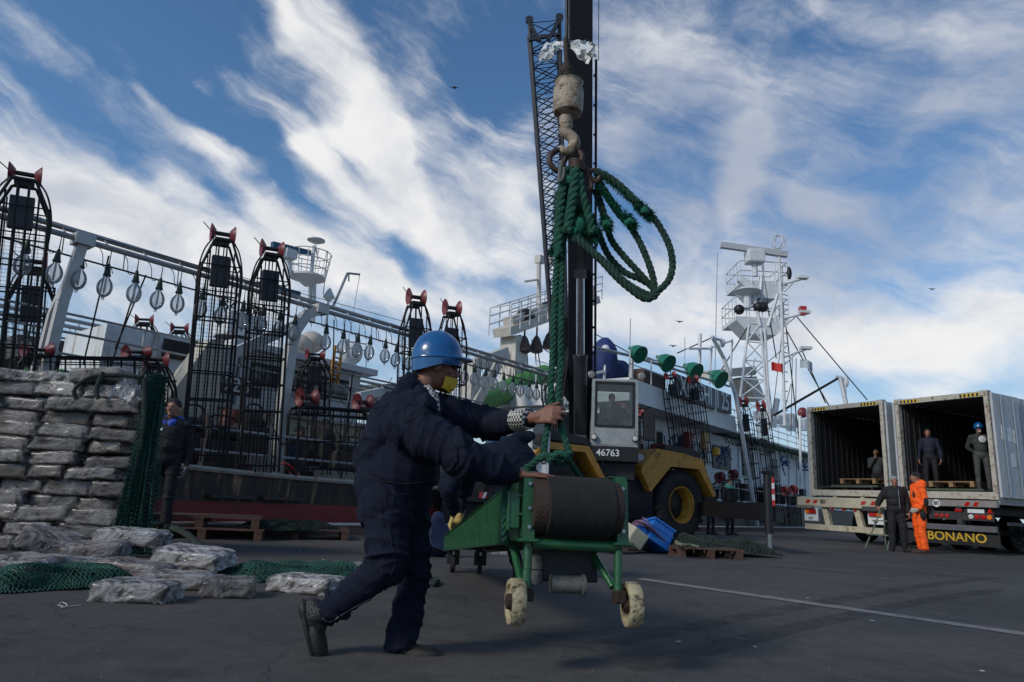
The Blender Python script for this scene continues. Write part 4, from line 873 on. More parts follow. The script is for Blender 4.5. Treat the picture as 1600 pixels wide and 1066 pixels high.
# the stack: its front face runs along X, its right end stands by the net
rs = random.Random(11); SX = at(190, 820, 6.75).x; SY = 6.75; HL = .134; LAY = 12
STK = 'bagged blocks built into the tall stack'
for k in range(LAY):
    x = SX - (.12 if k % 2 else .0) - rs.uniform(0, .04); c = 0
    while x > SX - 2.3 and c < 5:
        w = .48 if rs.random() < .75 else .36; sy = .96 if w > .4 else 1.1
        block(6 + rs.randrange(5) if k < LAY - 1 or rs.random() < .5 else rs.randrange(4), Vector((x - w / 2, SY + rs.uniform(-.06, .09) + .16, k * HL + rs.uniform(-.008, .008))), rs.uniform(-.12, .12) + (pi if rs.random() < .5 else 0), 'plastic wrapped frozen block laid in the tall stack beside the green net', STK, (rs.uniform(-.06, .06), rs.uniform(-.07, .07)), (w / .50 * rs.uniform(.96, 1.06), sy, rs.uniform(.84, 1.16)))
        x -= w + rs.uniform(-.03, .05); c += 1
    for r in (1,):                                        # right end going back
        block(6 + rs.randrange(5), Vector((SX - .24 - .26 * r, SY + .16 + .34 * r, k * HL)), rs.uniform(-.06, .06), 'plastic wrapped frozen block laid in the tall stack beside the green net', STK, (0, rs.uniform(-.04, .04)), (.96, 1, 1.05))
TOP = 'blocks lying loose on top of the stack'
for i, (px, yw, sc) in enumerate(((20, .1, 1.2), (75, -.1, 1.15), (112, .2, 1.0), (40, .3, 1.1))):
    block(i, Vector((at(px, 600, 6.95).x, 6.95, LAY * HL + .01)), yw, 'crumpled plastic wrapped block lying loose on top of the stack', TOP, (.1, .05), (sc, 1.1, .8))
block(5, Vector((at(158, 600, 6.85).x, 6.85, LAY * HL + .02)), .1, 'dark frozen block on the top right of the stack with a white plastic end', None, (0, -.08), (1.02, 1, 1.1))
b = MB()
for i in range(4): sheet(b, at(183 + 3 * i, 598 + 4 * i, 6.75), Vector((.9, -.2 + .3 * i, -.3 - .15 * i)).normalized(), Vector((.2, .4, 1)).normalized(), .2, .2, 14, 10, .09, 20 + i, .04, .3)
o = b.build('loose_plastic', bag, None, True, loc=at(185, 600, 6.75)); tag(o, 'bunched white plastic end hanging off the topmost block of the stack', 'plastic sheet')
# loose blocks on the asphalt in front
LOOSE = [ # px, py of base centre, lift, yaw, tilt, scale, label
 (192, 943, 0, .03, (0, 0), (1.0, 1.1, .98), 'frozen block with dark stripes lying nearest on the asphalt at the left'),
 (343, 936, 0, .25, (0, 0), (.72, 1, 1.0), 'white bagged block on the asphalt, right of the one with dark stripes'),
 (468, 929, 0, -.25, (0, 0), (1.05, 1.05, .95), 'bagged block lying alone on the asphalt near the worker\'s back foot'),
 (258, 922, 0, .1, (0, 0), (1.1, 1, .9), 'bagged block in the ground row behind the striped one'),
 (285, 905, .115, -.15, (.1, .05), (1.2, 1.1, 1.0), 'pinkish block leaning on the others beneath the dark rope'),
 (185, 888, .20, .05, (.02, .03), (1.15, 1.1, 1.15), 'large pale bagged block on top of the loose heap'),
 (128, 893, .10, .2, (.1, -.1), (1.0, 1, 1.1), 'bagged block at the left of the heap, under the large pale one'),
 (190, 912, .03, -.1, (0, .05), (1.1, 1, 1.), 'shaded bagged block at the bottom of the loose heap'),
 (50, 888, .16, .35, (.25, .25), (.95, 1, 1.15), 'tilted bagged block resting against the foot of the stack'),
 (12, 912, .02, -.3, (.1, .0), (1.1, 1.1, 1.25), 'rounded bagged block cut off at the left foot of the stack'),
 (95, 908, .02, .5, (.0, .1), (1.0, 1, 1.1), 'bagged block half under the green net at the left'),
 (540, 893, 0, .1, (0, 0), (.9, 1, .55), 'flat pinkish block behind the worker\'s legs by the net'),
 (312, 893, .0, .1, (0, 0), (.9, 1, .8), 'small white block peeping out behind the dark rope'),
]
for i, (px, py, lift, yw, tl, sc, lb) in enumerate(LOOSE):
    p = gnd(px, py); p.y += .15; block((i + 2) % 6, p + Vector((0, 0, lift * .85)), yw, lb, 'loose bagged blocks on the asphalt', tl, (sc[0] * .90, sc[1] * .9, sc[2] * .86))
for pr in protos:
    for c in kids(pr): bpy.data.objects.remove(c)
    bpy.data.objects.remove(pr)
# ------------------------------------------------------------------ nets
def net(b, fn, nu, nv, r=.004, skip=.0, seed=0):
    rnd = random.Random(seed); G = [[fn(i / nu, j / nv) for j in range(nv + 1)] for i in range(nu + 1)]
    def st(p, q):
        d = q - p; 
        if d.length < 1e-5: return
        x = d.orthogonal().normalized() * r; y = d.normalized().cross(x); vs = []
        for e in (p, q): vs += [e + x, e - x * .5 + y * .87, e - x * .5 - y * .87]
        b.add(vs, [(0, 1, 4, 3), (1, 2, 5, 4), (2, 0, 3, 5)])
    for i in range(nu):
        for j in range(nv):
            if rnd.random() < skip: continue
            if (i + j) % 2: st(G[i][j], G[i + 1][j + 1])
            else: st(G[i + 1][j], G[i][j + 1])
            # knots
def nv3(x, y, z, s=1.): return noise.noise_vector(Vector((x, y, z)) * s)
cn = MB()
def curtain(off, sd, wd):
    wd *= .42
    def fn(u, v):                                          # u down, v across
        z = 1.72 * (1 - u) + .03; w = wd * (.45 + .75 * u); x = SX + .03 + off * .3 + (v - .1) * w + .10 * u * u * v; y = SY + .02 - .15 * u + .12 * v
        return Vector((x, y, max(.015, z))) + nv3(v * 5 + sd, u * 2.2, sd) * .035 * (1 - .2 * u) + Vector((0, .05 * sin(v * 26 + sd + 3 * u), 0))
    return fn
for k in range(5): net(cn, curtain(.03 * (k - 1), k * 3.1, .26 + .05 * k), 84, 20, .0042, .06, k)
o = cn.build('draped_net', netm, None, loc=(SX, SY, 0)); tag(o, 'bunched green cargo net draped down the right end of the block stack', 'net')
b = MB(); b.tube(spline([Vector((SX + .0, SY - .05, 1.68)), Vector((SX + .07, SY - .05, 1.2)), Vector((SX + .05, SY - .07, .6)), Vector((SX - .05, SY - .12, .2)), Vector((SX - .45, SY - .2, .05))], .05), .022, 8)
b.tube(spline([Vector((SX - .05, SY - .0, 1.70)), Vector((SX - .3, SY - .06, 1.70)), Vector((SX - .52, SY - .08, 1.66)), Vector((SX - .62, SY - .12, 1.52)), Vector((SX - .58, SY - .1, 1.42))], .04), .020, 8)
b.tube(spline([Vector((SX - .40, SY - .08, 1.72)), Vector((SX - .42, SY - .1, 1.55)), Vector((SX - .38, SY - .1, 1.44))], .04), .020, 8); o = b.build('net_border_rope', netd, None, True, loc=(SX, SY, 1)); tag(o, 'dark border rope running down the corner of the block stack', 'rope')
def heap(name, label, p0, p1, wid, hgt, nu, nv, layers, mat, seed, r=.004, cat='net'):
    b = MB(); d = (p1 - p0); l = d.length; d.normalize(); n_ = Vector((-d.y, d.x, 0))
    for k in range(layers):
        sc = .5 + .5 * (k + 1) / layers
        def fn(u, v, k=k, sc=sc):
            e = max(0, 1 - (2 * abs(v - .5)) ** 2.5) * (min(1, u * 6, (1 - u) * 5) ** .6); h = hgt * e * sc * (.7 + .6 * noise.noise(Vector((u * l * 2.3, v * 2, seed + k * 9)))) + .008
            q = nv3(u * l * 5, v * 5, seed + k * 3) * .055
            return p0 + d * (u * l + q.x) + n_ * ((v - .5) * wid * (.8 + .35 * noise.noise(Vector((u * l * 1.3, seed, k)))) + q.y) + Vector((0, 0, max(.008, h + q.z * .4)))
        net(b, fn, nu, nv, r, .05, seed + k)
    o = b.build(name, mat, None, loc=p0); return tag(o, label, cat)
heap('fishing_net', 'dark green cargo net in a low heap at the lower left foot of the blocks', gnd(-60, 925) + Vector((0, .1, 0)), gnd(195, 915) + Vector((0, .15, 0)), .55, .16, 70, 22, 4, netm, 3)
heap('fishing_net', 'green net trailing on the asphalt between the loose blocks and the worker', gnd(345, 905), gnd(560, 898), .75, .15, 62, 24, 3, netm, 8)
b = MB(); b.rope([gnd(245, 862) + Vector((0, 0, .26)), gnd(275, 878) + Vector((0, 0, .27)), gnd(305, 890) + Vector((0, 0, .2)), gnd(330, 900) + Vector((0, 0, .12)), gnd(345, 906) + Vector((0, 0, .05))], .03, .12, step=.03); o = b.build('dark_rope', netd, None, True, loc=gnd(300, 890)); tag(o, 'thick dark rope lying over the loose heap of blocks', 'rope')
b = MB(); b.rope([gnd(655, 905) + VZ * .02, gnd(670, 908) + VZ * .02, gnd(684, 912) + VZ * .02, gnd(676, 918) + VZ * .02], .02, .1, step=.02); o = b.build('rope_end', netd, None, True, loc=gnd(670, 910)); tag(o, 'short dark rope end lying on the asphalt behind the worker', 'rope')
# ------------------------------------------------------------------ pallets and net by the quay
def pallet(name, label, m, mat=wood, group=None, L_=1.2, W_=1.0):
    t = thing(name, label, 'pallet', mat=m, group=group)
    def bx(nm, c, s): b = MB(); b.box(m @ Vector(c), s, m.to_3x3()); b.build(nm, mat, t)
    for i in range(6): bx('deck_board', (0, -W_ / 2 + .06 + i * (W_ - .12) / 5, .133), (L_, .115, .02))
    for x in (-L_ / 2 + .06, 0, L_ / 2 - .06):
        bx('stringer', (x, 0, .112), (.10, W_, .02)); bx('base_board', (x, 0, .010), (.10, W_, .02))
        for y in (-W_ / 2 + .07, 0, W_ / 2 - .07): bx('block', (x, y, .061), (.10, .13, .08))
    return t
def PM(p, yaw, tx=0, ty=0): return Matrix.Translation(p) @ Matrix.Rotation(yaw, 4, 'Z') @ Matrix.Rotation(tx, 4, 'X') @ Matrix.Rotation(ty, 4, 'Y')
b0 = gnd(300, 842); b0 += Vector((0, .45, 0))
pallet('wooden_pallet', 'worn wooden pallet on the ground at the bottom of the pile by the red hull', PM(b0, .25), L_=1.5)
pallet('wooden_pallet', 'reddish wooden pallet topmost of the pile by the red hull', PM(b0 + Vector((-.1, .05, .145)), .3, 0, 0), L_=1.5)
b1 = gnd(445, 842) + Vector((0, .5, 0)); pallet('wooden_pallet', 'dark wooden pallet under the black net beside the ship', PM(b1, .28), L_=1.5)
heap('fishing_net', 'black net heaped over the pallet beside the rusty hull', gnd(375, 842) + VZ * .12, gnd(530, 842) + VZ * .1, .5, .16, 60, 16, 4, netd, 21, .006)
# ------------------------------------------------------------------ scraps on the ground
scr = M('white_scrap', (.45, .44, .42), .7)
for i, (px, py) in enumerate(((795, 975), (1060, 1004), (1363, 971), (1535, 1050), (1262, 935), (95, 948), (470, 862), (505, 875), (390, 880), (1180, 1012))):
    b = MB(); p = gnd(px, py); a = i * 1.3; b.prism([p + Vector((cos(a + j * 1.3) * .012 * (1 + (j * i) % 3 * .5), sin(a + j * 1.3) * .010, .004)) for j in range(5)], (0, 0, .003)); o = b.build('litter_scrap', scr, None, loc=p); tag(o, 'tiny pale scrap of litter on the dark asphalt', 'litter', 'pale litter scraps on the asphalt')
b = MB(); b.tube(spline([gnd(90, 948) + VZ * .006, gnd(97, 943) + VZ * .006, gnd(105, 948) + VZ * .006, gnd(95, 951) + VZ * .006, gnd(112, 949) + VZ * .006, gnd(127, 947) + VZ * .006], .01), .003, 5); o = b.build('string_scrap', scr, None, loc=gnd(100, 948)); tag(o, 'curled bit of white string on the asphalt at lower left', 'string')
# ================================================================== the other people near by
J, s, p = stand(*at(262, 838, 9.2).xy, 0, radians(-105), 1.78, 'down', .05, head=radians(12)); pz = gnd(262, 838)
J, s, p = stand(-4.42, 9.05, 0, radians(-70), 1.78, 'down', .02, head=radians(-18))
tq, P_, HR_ = person('man in black jacket with blue hood standing beside the block stack and the green net', J, mats=[darkc, trous, skin], s=s * 1.02, vox=.014, folds=.014, seed=5, fat=1.12, extras=[('c', 4, 1, J['nk'] + Vector((-.09, .06, -.02)), J['nk'] + Vector((.09, .06, -.02)), .07, .07), ('c', 4, 1, J['nk'] + Vector((-.1, .03, -.03)), J['nk'] + Vector((-.04, -.09, -.06)), .05, .04), ('c', 4, 1, J['nk'] + Vector((.1, .03, -.03)), J['nk'] + Vector((.04, -.09, -.06)), .05, .04)], glove=M('grey_glove', (.10, .10, .11), .8))
tq.children[0].data.materials.append(M('royal_blue_hood', (.02, .07, .42), .7))
b = MB(); b.ell(J['ch'] + Vector((-.04, -.15, .05)), (.03, .012, .03)); b.build('chest_badge', letter, tq, True)
# second worker at the far end of the conveyor
Y2 = 6.5
J = dict(hd=at(776, 696, Y2), nk=at(800, 694, Y2), ch=at(808, 722, Y2), pel=at(828, 800, Y2 + .1), F=Vector((-.75, -.25, -.6)), U=Vector((-.5, -.1, .8)),
         shR=at(748, 705, Y2 + .25), elR=at(722, 762, Y2 + .2), wrR=at(722, 800, Y2 + .2), haR=at(716, 811, Y2 + .2), hnR=Vector((0, -1, .4)), hsR=1,
         shL=at(715, 708, Y2 - .05), elL=at(700, 762, Y2 - .1), wrL=at(709, 804, Y2 + .1), haL=at(702, 822, Y2 + .12), hnL=Vector((-1, -.3, .3)), hsL=1,
         hiR=at(815, 800, Y2 + .1), knR=at(800, 852, Y2 + .05), anR=at(812, 893, Y2 + .1), toR=at(795, 897, Y2 + .05),
         hiL=at(845, 800, Y2 + .2), knL=at(838, 850, Y2 + .2), anL=at(850, 888, Y2 + .3), toL=at(832, 892, Y2 + .25), ground=(0, 0, 0))
ex = [('c', 0, 1, at(745, 712, Y2 + .2), at(724, 764, Y2 + .18), .10, .085), ('e', 0, 1, at(790, 722, Y2), (.30, .2, .22), None), ('c', 0, 1, at(790, 740, Y2), at(830, 800, Y2 + .1), .2, .2), ('c', 0, 1, at(800, 728, Y2), at(835, 790, Y2 + .1), .20, .17), ('c', 0, 1, at(812, 684, Y2), at(826, 682, Y2), .075, .06), ('c', 0, 1, at(730, 722, Y2), at(800, 722, Y2), .13, .17), ('c', 0, 1, at(712, 715, Y2 - .05), at(701, 764, Y2 - .1), .105, .09), ('c', 0, 1, at(701, 764, Y2 - .1), at(708, 796, Y2 + .06), .088, .066)]
tq, P_, HR_ = person('man in dark hooded jacket and yellow gloves bent over the far end of the conveyor', J, mats=[navy, navy, skind], s=.98, vox=.013, folds=.015, seed=9, hair=M('blue_knit_cap', (.03, .09, .18), .8), glove=yel, extras=ex, curl=.7)
# junk behind the conveyor
o = MB(); o.ell(at(684, 838, 8.4) , (.13, .14, .26)); 
for v in o.v: v += noise.noise_vector(v * 7) * .09
o = o.build('blue_sack', M('dark_blue_sack', (.006, .014, .05), .7), None, True, loc=at(683, 838, 8.4)); tag(o, 'dark blue sack standing behind the worker\'s back', 'sack')
block_lb = MB(); block_lb.ell(gnd(783, 868) + VZ * .11, (.20, .14, .11))
for v in block_lb.v: v += noise.noise_vector(v * 9) * .035
o = block_lb.build('bagged_block', bag, None, True, loc=gnd(783, 868)); tag(o, 'crumpled grey plastic bag on the ground behind the conveyor', 'bag')
# ================================================================== squid jigger alongside the quay (left)
def hull_mat():
    m = bpy.data.materials.new('rust_streaked_hull'); m.use_nodes = True; N = m.node_tree.nodes; L = m.node_tree.links; b = N['Principled BSDF']; tc = N.new('ShaderNodeTexCoord'); co = tc.outputs['Object']
    mp = N.new('ShaderNodeMapping'); mp.inputs['Scale'].default_value = (1, 1, .10); L.new(co, mp.inputs[0])
    n = N.new('ShaderNodeTexNoise'); L.new(mp.outputs[0], n.inputs[0]); n.inputs['Scale'].default_value = 9; n.inputs['Detail'].default_value = 8; n.inputs['Roughness'].default_value = .7
    r = N.new('ShaderNodeValToRGB'); L.new(n.outputs['Fac'], r.inputs[0]); e = r.color_ramp.elements; e[0].position = .44; e[0].color = (.010, .008, .008, 1); e[1].position = .74; e[1].color = (.36, .27, .17, 1)
    for p, c in ((.52, (.022, .014, .010, 1)), (.59, (.08, .04, .024, 1)), (.65, (.20, .12, .07, 1))): x = e.new(p); x.color = c
    sp = N.new('ShaderNodeSeparateXYZ'); L.new(co, sp.inputs[0])
    n2 = N.new('ShaderNodeTexNoise'); L.new(co, n2.inputs[0]); n2.inputs['Scale'].default_value = 2.5; n2.inputs['Detail'].default_value = 6
    r2 = N.new('ShaderNodeValToRGB'); L.new(n.outputs['Fac'], r2.inputs[0]); e = r2.color_ramp.elements; e[0].position = .4; e[0].color = (.22, .016, .014, 1); e[1].position = .8; e[1].color = (.06, .02, .015, 1)
    lt = N.new('ShaderNodeMath'); lt.operation = 'LESS_THAN'; L.new(sp.outputs[2], lt.inputs[0]); lt.inputs[1].default_value = 2.44
    mx = N.new('ShaderNodeMixRGB'); L.new(lt.outputs[0], mx.inputs[0]); L.new(r.outputs[0], mx.inputs[1]); L.new(r2.outputs[0], mx.inputs[2]); L.new(mx.outputs[0], b.inputs[0]); b.inputs['Roughness'].default_value = .6
    return m
hullm = hull_mat(); deckm = M('ship_deck', (.06, .045, .04), .85, var=.3, scale=3)
machm = M('greasy_deck_machinery', (.02, .018, .017), .6, dirt=(RUST, .45, 6), var=.3)
def grid_hull(name, mat, parent, s0, s1, n0, n1, top, bot=-2.1, bow=None, th=.05):
    b = MB(); n = int((s1 - s0) / .5)
    def wn(s):                                             # beam shrinks at the ends
        e = min(1, (s - s0) / 3.5) ** .6 if bow else 1; e2 = min(1, (s1 - s) / 2.5) ** .5; return e * e2
    vs = []; fs = []
    for i in range(n + 1):
        s = s0 + (s1 - s0) * i / n; mid = (n0 + n1) / 2; hw = (n1 - n0) / 2 * max(.02, wn(min(max(s, s0 + .001), s1 - .001))); t = top(s)
        vs += [W(s, mid - hw, t), W(s, mid - hw + .12 * (1), bot), W(s, mid + hw, t), W(s, mid + hw - .12, bot)]
        if i:
            k = 4 * i; fs += [(k - 4, k, k + 1, k - 3), (k - 2, k - 1, k + 3, k + 2)]
    fs += [(0, 1, 3, 2), (4 * n, 4 * n + 2, 4 * n + 3, 4 * n + 1)]
    b.add(vs, fs); return b.build(name, mat, parent), wn
def qbox(b, s0, s1, n0, n1, z0, z1): b.box(W((s0 + s1) / 2, (n0 + n1) / 2, (z0 + z1) / 2), (abs(s1 - s0), abs(n1 - n0), abs(z1 - z0)), R_)
def qrail(b, pts, h=1.0, rows=3, r=.02, step=1.2, base=0):
    for p, q in zip(pts[:-1], pts[1:]):
        p, q = Vector(p), Vector(q); n = max(1, int((q - p).length / step))
        for i in range(n + 1): c = p.lerp(q, i / n); b.tube([c, c + VZ * h], r, 5)
        for k in range(rows): z = h * (k + 1) / rows; b.tube([p + VZ * z, q + VZ * z], r * .8, 5)
s1t = thing('squid_jigger', 'rusty black and red squid fishing ship moored along the quay at the left', 'ship', W(8, 13, -2), QA)
sheer = lambda s: .84 + .0045 * max(0, 9 - s) ** 2
hull1, wn1 = grid_hull('hull', hullm, s1t, -6, 17.5, 10.2, 15.8, sheer, bow=True)
b = MB(); Pn = [W(s, 10.17, sheer(s) + .02) for s in np.arange(-2.4, 15.2, .6)]; b.tube(Pn, .045, 6); b.build('bulwark_cap', M('worn_gunwale', (.30, .27, .23), .6, dirt=(RUST, .5, 5)), s1t)
b = MB(); 
for s in (5.45, 6.35): qbox(b, s, s + .75, 10.08, 10.2, .50, .55)
b.build('fender_strip', machm, s1t)
b = MB(); qbox(b, -3, 15.4, 10.3, 15.7, 0, .08); b.build('deck', deckm, s1t)
# deckhouse walls, wheelhouse
b = MB(); qbox(b, 2.6, 13.2, 12.7, 15, .08, 2.15); b.build('deckhouse', cream, s1t)
b = MB(); qbox(b, 5.0, 12.9, 12.55, 15.1, 2.15, 2.23); b.build('boat_deck', postm, s1t)
a0 = S(590, 590, 13); 
wh = MB(); qbox(wh, 7.2, 10.25, 12.9, 14.8, 2.23, 3.42); wh = wh.build('wheelhouse', whiteg, s1t)
b = MB(); qbox(b, 6.9, 10.55, 12.65, 15, 3.42, 3.56); b.build('wheelhouse_roof', white, s1t)
for s0_, s1_ in ((7.4, 8.1), (8.25, 8.95), (9.1, 10.0)):
    b = MB(); qbox(b, s0_, s1_, 12.87, 12.9, 2.75, 3.2); f = b.build('window', blackp, wh); b = MB(); qbox(b, s0_ + .05, s1_ - .05, 12.86, 12.875, 2.79, 3.16); g_ = b.build('pane', glassd, wh); g_.parent = f
b = MB(); qbox(b, 10.25, 10.28, 13.1, 14.6, 2.75, 3.2); b.build('window', glassd, wh)
for s0_ in (3.2, 4.6, 6.2, 8.4, 10.8):
    b = MB(); qbox(b, s0_, s0_ + .55, 12.67, 12.71, .2, 1.8); b.build('door', M('brown_door', (.10, .06, .045), .6, dirt=(RUST, .4, 6)), s1t)
# pale upper block, dark grille and diagonal derrick in front of the wheelhouse
b = MB(); qbox(b, 4.6, 7.1, 12.9, 14.8, 2.23, 3.35); b.build('upper_deckhouse', whiteg, s1t)
b = MB(); qbox(b, 5.6, 6.7, 12.86, 12.9, 2.95, 3.3); b.build('dark_grille', machm, s1t)
nbp = S(368, 603, 12.4); b = MB(); b.box(nbp, (1.05, .04, .36), R_); nb = b.build('number_board', M('black_board', (.012, .015, .02), .6), s1t)
mt = Matrix.Translation(nbp + QN * -.03) @ frameX(QD, VZ); text('board_number', '928', .38, letter, nb, mt)
b = MB(); b.bar(S(335, 566, 11.9), S(468, 505, 11.9), .16, .2); b.build('derrick_boom', postm, s1t)
b = MB(); qbox(b, 2.4, 3.9, 12.3, 13.1, .1, 1.9); b.build('water_tank', M('brown_tank', (.16, .09, .07), .7, dirt=(RUST, .4, 5)), s1t)
b = MB(); b.prism([S(250, 640, 11.8), S(330, 530, 11.8), S(352, 530, 11.8), S(330, 700, 11.8), S(285, 700, 11.8)], QN * .5); b.build('boat_cradle', cream, s1t)
b = MB(); c = S(370, 512, 13.4); b.box(c, (.8, .8, .5), R_, bev=.05); rb = b.build('radome_box', white, s1t); b = MB(); b.lathe([(.1, -.45), (.42, -.25), (.42, -.24)], c, (0, 0, 1), 18); b.build('radome_base', machm, rb)
mt = Matrix.Translation(S(380, 484, 12.95)) @ frameX(QD, VZ); text('radome_lettering', 'SAILOR', .26, blackp, rb, mt)
# radar mast
ms = thing('radar_mast', 'white mast with a round railed platform and dark blue radar bar on the left ship', 'mast', W(8.5, 14, 3.5), QA); nM = 14.
base = S(488, 505, nM); b = MB(); b.tube([base, S(490, 430, nM)], .075, 10); b.tube([S(478, 500, nM), S(486, 440, nM)], .04, 6); b.build('mast_column', white, ms)
pc = S(480, 434, nM); b = MB(); b.lathe([(.05, -.22), (.26, -.06), (.44, -.02), (.44, .03), (.0, .03)], pc, (0, 0, 1), 26); b.build('platform', white, ms, True)
b = MB()
for k in range(14):
    a = 2 * pi * k / 14; o_ = Vector((cos(a), sin(a), 0)) * .43; b.tube([pc + o_, pc + o_ * 1.2 + VZ * .62], .011, 4)
for z, rr in ((.2, .455), (.41, .485), (.62, .516)):
    b.tube([pc + Vector((cos(2 * pi * k / 24) * rr, sin(2 * pi * k / 24) * rr, z)) for k in range(24)], .014, 4, closed=True)
b.build('guard_rail', white, ms)
rdb = M('radar_blue', (.02, .09, .16), .4)
b = MB(); b.tube([S(452, 432, nM), S(451, 398, nM)], .06, 8); b.box(S(451, 398, nM), (.28, .3, .22), R_); b.build('radar_pedestal', white, ms)
b = MB(); b.bar(S(425, 382, nM), S(484, 396, nM), .12, .13); b.build('radar_bar', rdb, ms)
b = MB(); b.bar(S(420, 448, nM + .3), S(468, 460, nM + .3), .10, .12); b.build('radar_bar', rdb, ms)
b = MB(); b.tube([S(486, 432, nM), S(491, 384, nM)], .05, 7); b.tube([S(497, 405, nM), S(493, 384, nM)], .02, 5); c = S(494, 376, nM); b.lathe([(.02, -.10), (.22, -.01), (.22, .02), (.06, .05)], c, (0, 0, 1), 18); b.build('satellite_dome', white, ms)
b = MB(); c = S(514, 463, nM); b.lathe([(.05, -.12), (.15, -.03), (.14, 0), (.02, .22)], c, (0, 0, 1), 14); b.tube([c, c - VZ * 1.2], .03, 6); b.build('cone_antenna', white, ms)
b = MB(); b.tube([S(520, 480, nM), S(543, 427, nM)], .035, 6); b.tube([S(543, 427, nM), S(562, 429, nM)], .03, 6); b.tube([S(545, 427, nM), S(545, 440, nM)], .02, 5); b.build('lamp_arm', galv, ms)
b = MB(); b.tube([S(505, 460, nM), S(512, 392, nM)], .012, 4); b.tube([S(562, 430, nM), S(545, 530, nM)], .01, 4); b.build('whip_antenna', galv, ms)
for i, (px, py) in enumerate(((487, 535), (468, 540))):
    o = MB(); o.ell(S(px, py, 13.6), (.3, .3, .26)); o = o.build('round_buoy', M('pale_buoy', (.42, .38, .33), .6), None, True, loc=S(px, py, 13.6)); tag(o, ('pale round buoy on the wheelhouse roof, right one of two', 'pale round buoy on the wheelhouse roof, left one of two')[i], 'buoy', 'pale buoys on the wheelhouse roof')
b = MB(); b.tube([S(552, 586, 12.8), S(556, 575, 12.8), S(556, 520, 12.8)], .02, 5); b.tube([S(543, 560, 12.8), S(543, 530, 12.8)], .05, 6)
for p_, q_ in (((540, 533), (572, 538)), ((540, 543), (572, 548)), ((572, 536), (572, 574))): b.tube([S(*p_, 12.8), S(*q_, 12.8)], .015, 4)
b.build('roof_rail', galv, s1t)
o = MB(); o.ell(S(548, 552, 13.6), (.30, .30, .3)); o.build('small_radome', white, s1t, True)
ld = thing('yellow_ladder', 'yellow ladder leaning against the front of the wheelhouse', 'ladder', S(525, 600, 12.5), QA)
b = MB(); b.tube([S(516, 600, 12.5), S(524, 540, 12.5)], .035, 6); b.tube([S(527, 602, 12.5), S(534, 545, 12.5)], .035, 6); b.build('side_rail', yellow, ld); b = MB()
for i in range(6): b.tube([S(517 + i, 594 - i * 9, 12.5), S(528 + i, 597 - i * 9, 12.5)], .02, 5)
b.build('rung', yellow, ld)
# grey roof canopy of the ship behind
o = MB(); o.prism([S(28, 522, 16.5), S(335, 568, 16.5), S(335, 602, 16.5), S(28, 556, 16.5)], QN * 3); o = o.build('grey_canopy', M('grey_canvas', (.085, .085, .08), .85, var=.25, scale=2), None, loc=W(6, 17)); tag(o, 'long grey brown canopy seen behind the far row of lamps', 'awning')
o = MB(); o.prism([S(590, 600, 17), S(640, 600, 17), S(640, 655, 17), S(590, 650, 17)], QN * 2); o = o.build('net_bin', M('grey_canvas'if 0 else 'grey_net', (.10, .105, .10), .9, var=.4, scale=5), None, loc=W(16, 17)); tag(o, 'grey net bin behind the white frame at the right end of the left ship', 'bin')
# green drums at the far left
for i, (px, py) in enumerate(((45, 588), (97, 590))):
    o = MB(); c = S(px, py, 12.0); o.ell(c, (.20 - .06 * i, .2, .13)); o.box(c - VZ * .2, (.36 - .1 * i, .36, .4), R_, bev=.05); o = o.build('green_canvas_cover', greenship, None, True, loc=c); tag(o, ('large green canvas cover on deck behind the stack, at the far left', 'small green canvas cover on deck behind the stack beside the white post')[i], 'cover')
# ------------------------------------------------------------------ bent white posts and lamp rails
def post(label, pts, w, extra=()):
    t = thing('lamp_rail_post', label, 'post', pts[0], 0, 'white posts carrying the near lamp rail'); b = MB()
    for p, q in zip(pts[:-1], pts[1:]): b.bar(p, q, w, w, up=QN)
    b.build('post_beam', postm, t)
    for e in extra:
        b = MB()
        for p, q in zip(e[:-1], e[1:]): b.bar(p, q, w * .75, w * .75, up=QN)
        b.build('brace', postm, t)
    b = MB(); b.box(pts[-1], (.24, .24, .16), R_); b.build('clamp_plate', postm, t)
post('bent white steel post carrying the lamp rail at the far left', [S(62, 640, 10.7), S(74, 570, 10.6), S(98, 470, 10.5), S(130, 376, 10.4)], .13, [[S(30, 640, 10.9), S(68, 545, 10.8), S(82, 490, 10.7), S(112, 425, 10.5)]])
post('curved white steel post carrying the lamp rail near the wheelhouse', [S(432, 742, 10.7), S(440, 640, 10.6), S(455, 540, 10.5), S(462, 515, 10.5), S(478, 492, 10.45), S(500, 484, 10.4)], .17)
lamp_grp = 'glass fishing lamps on the lamp rails'
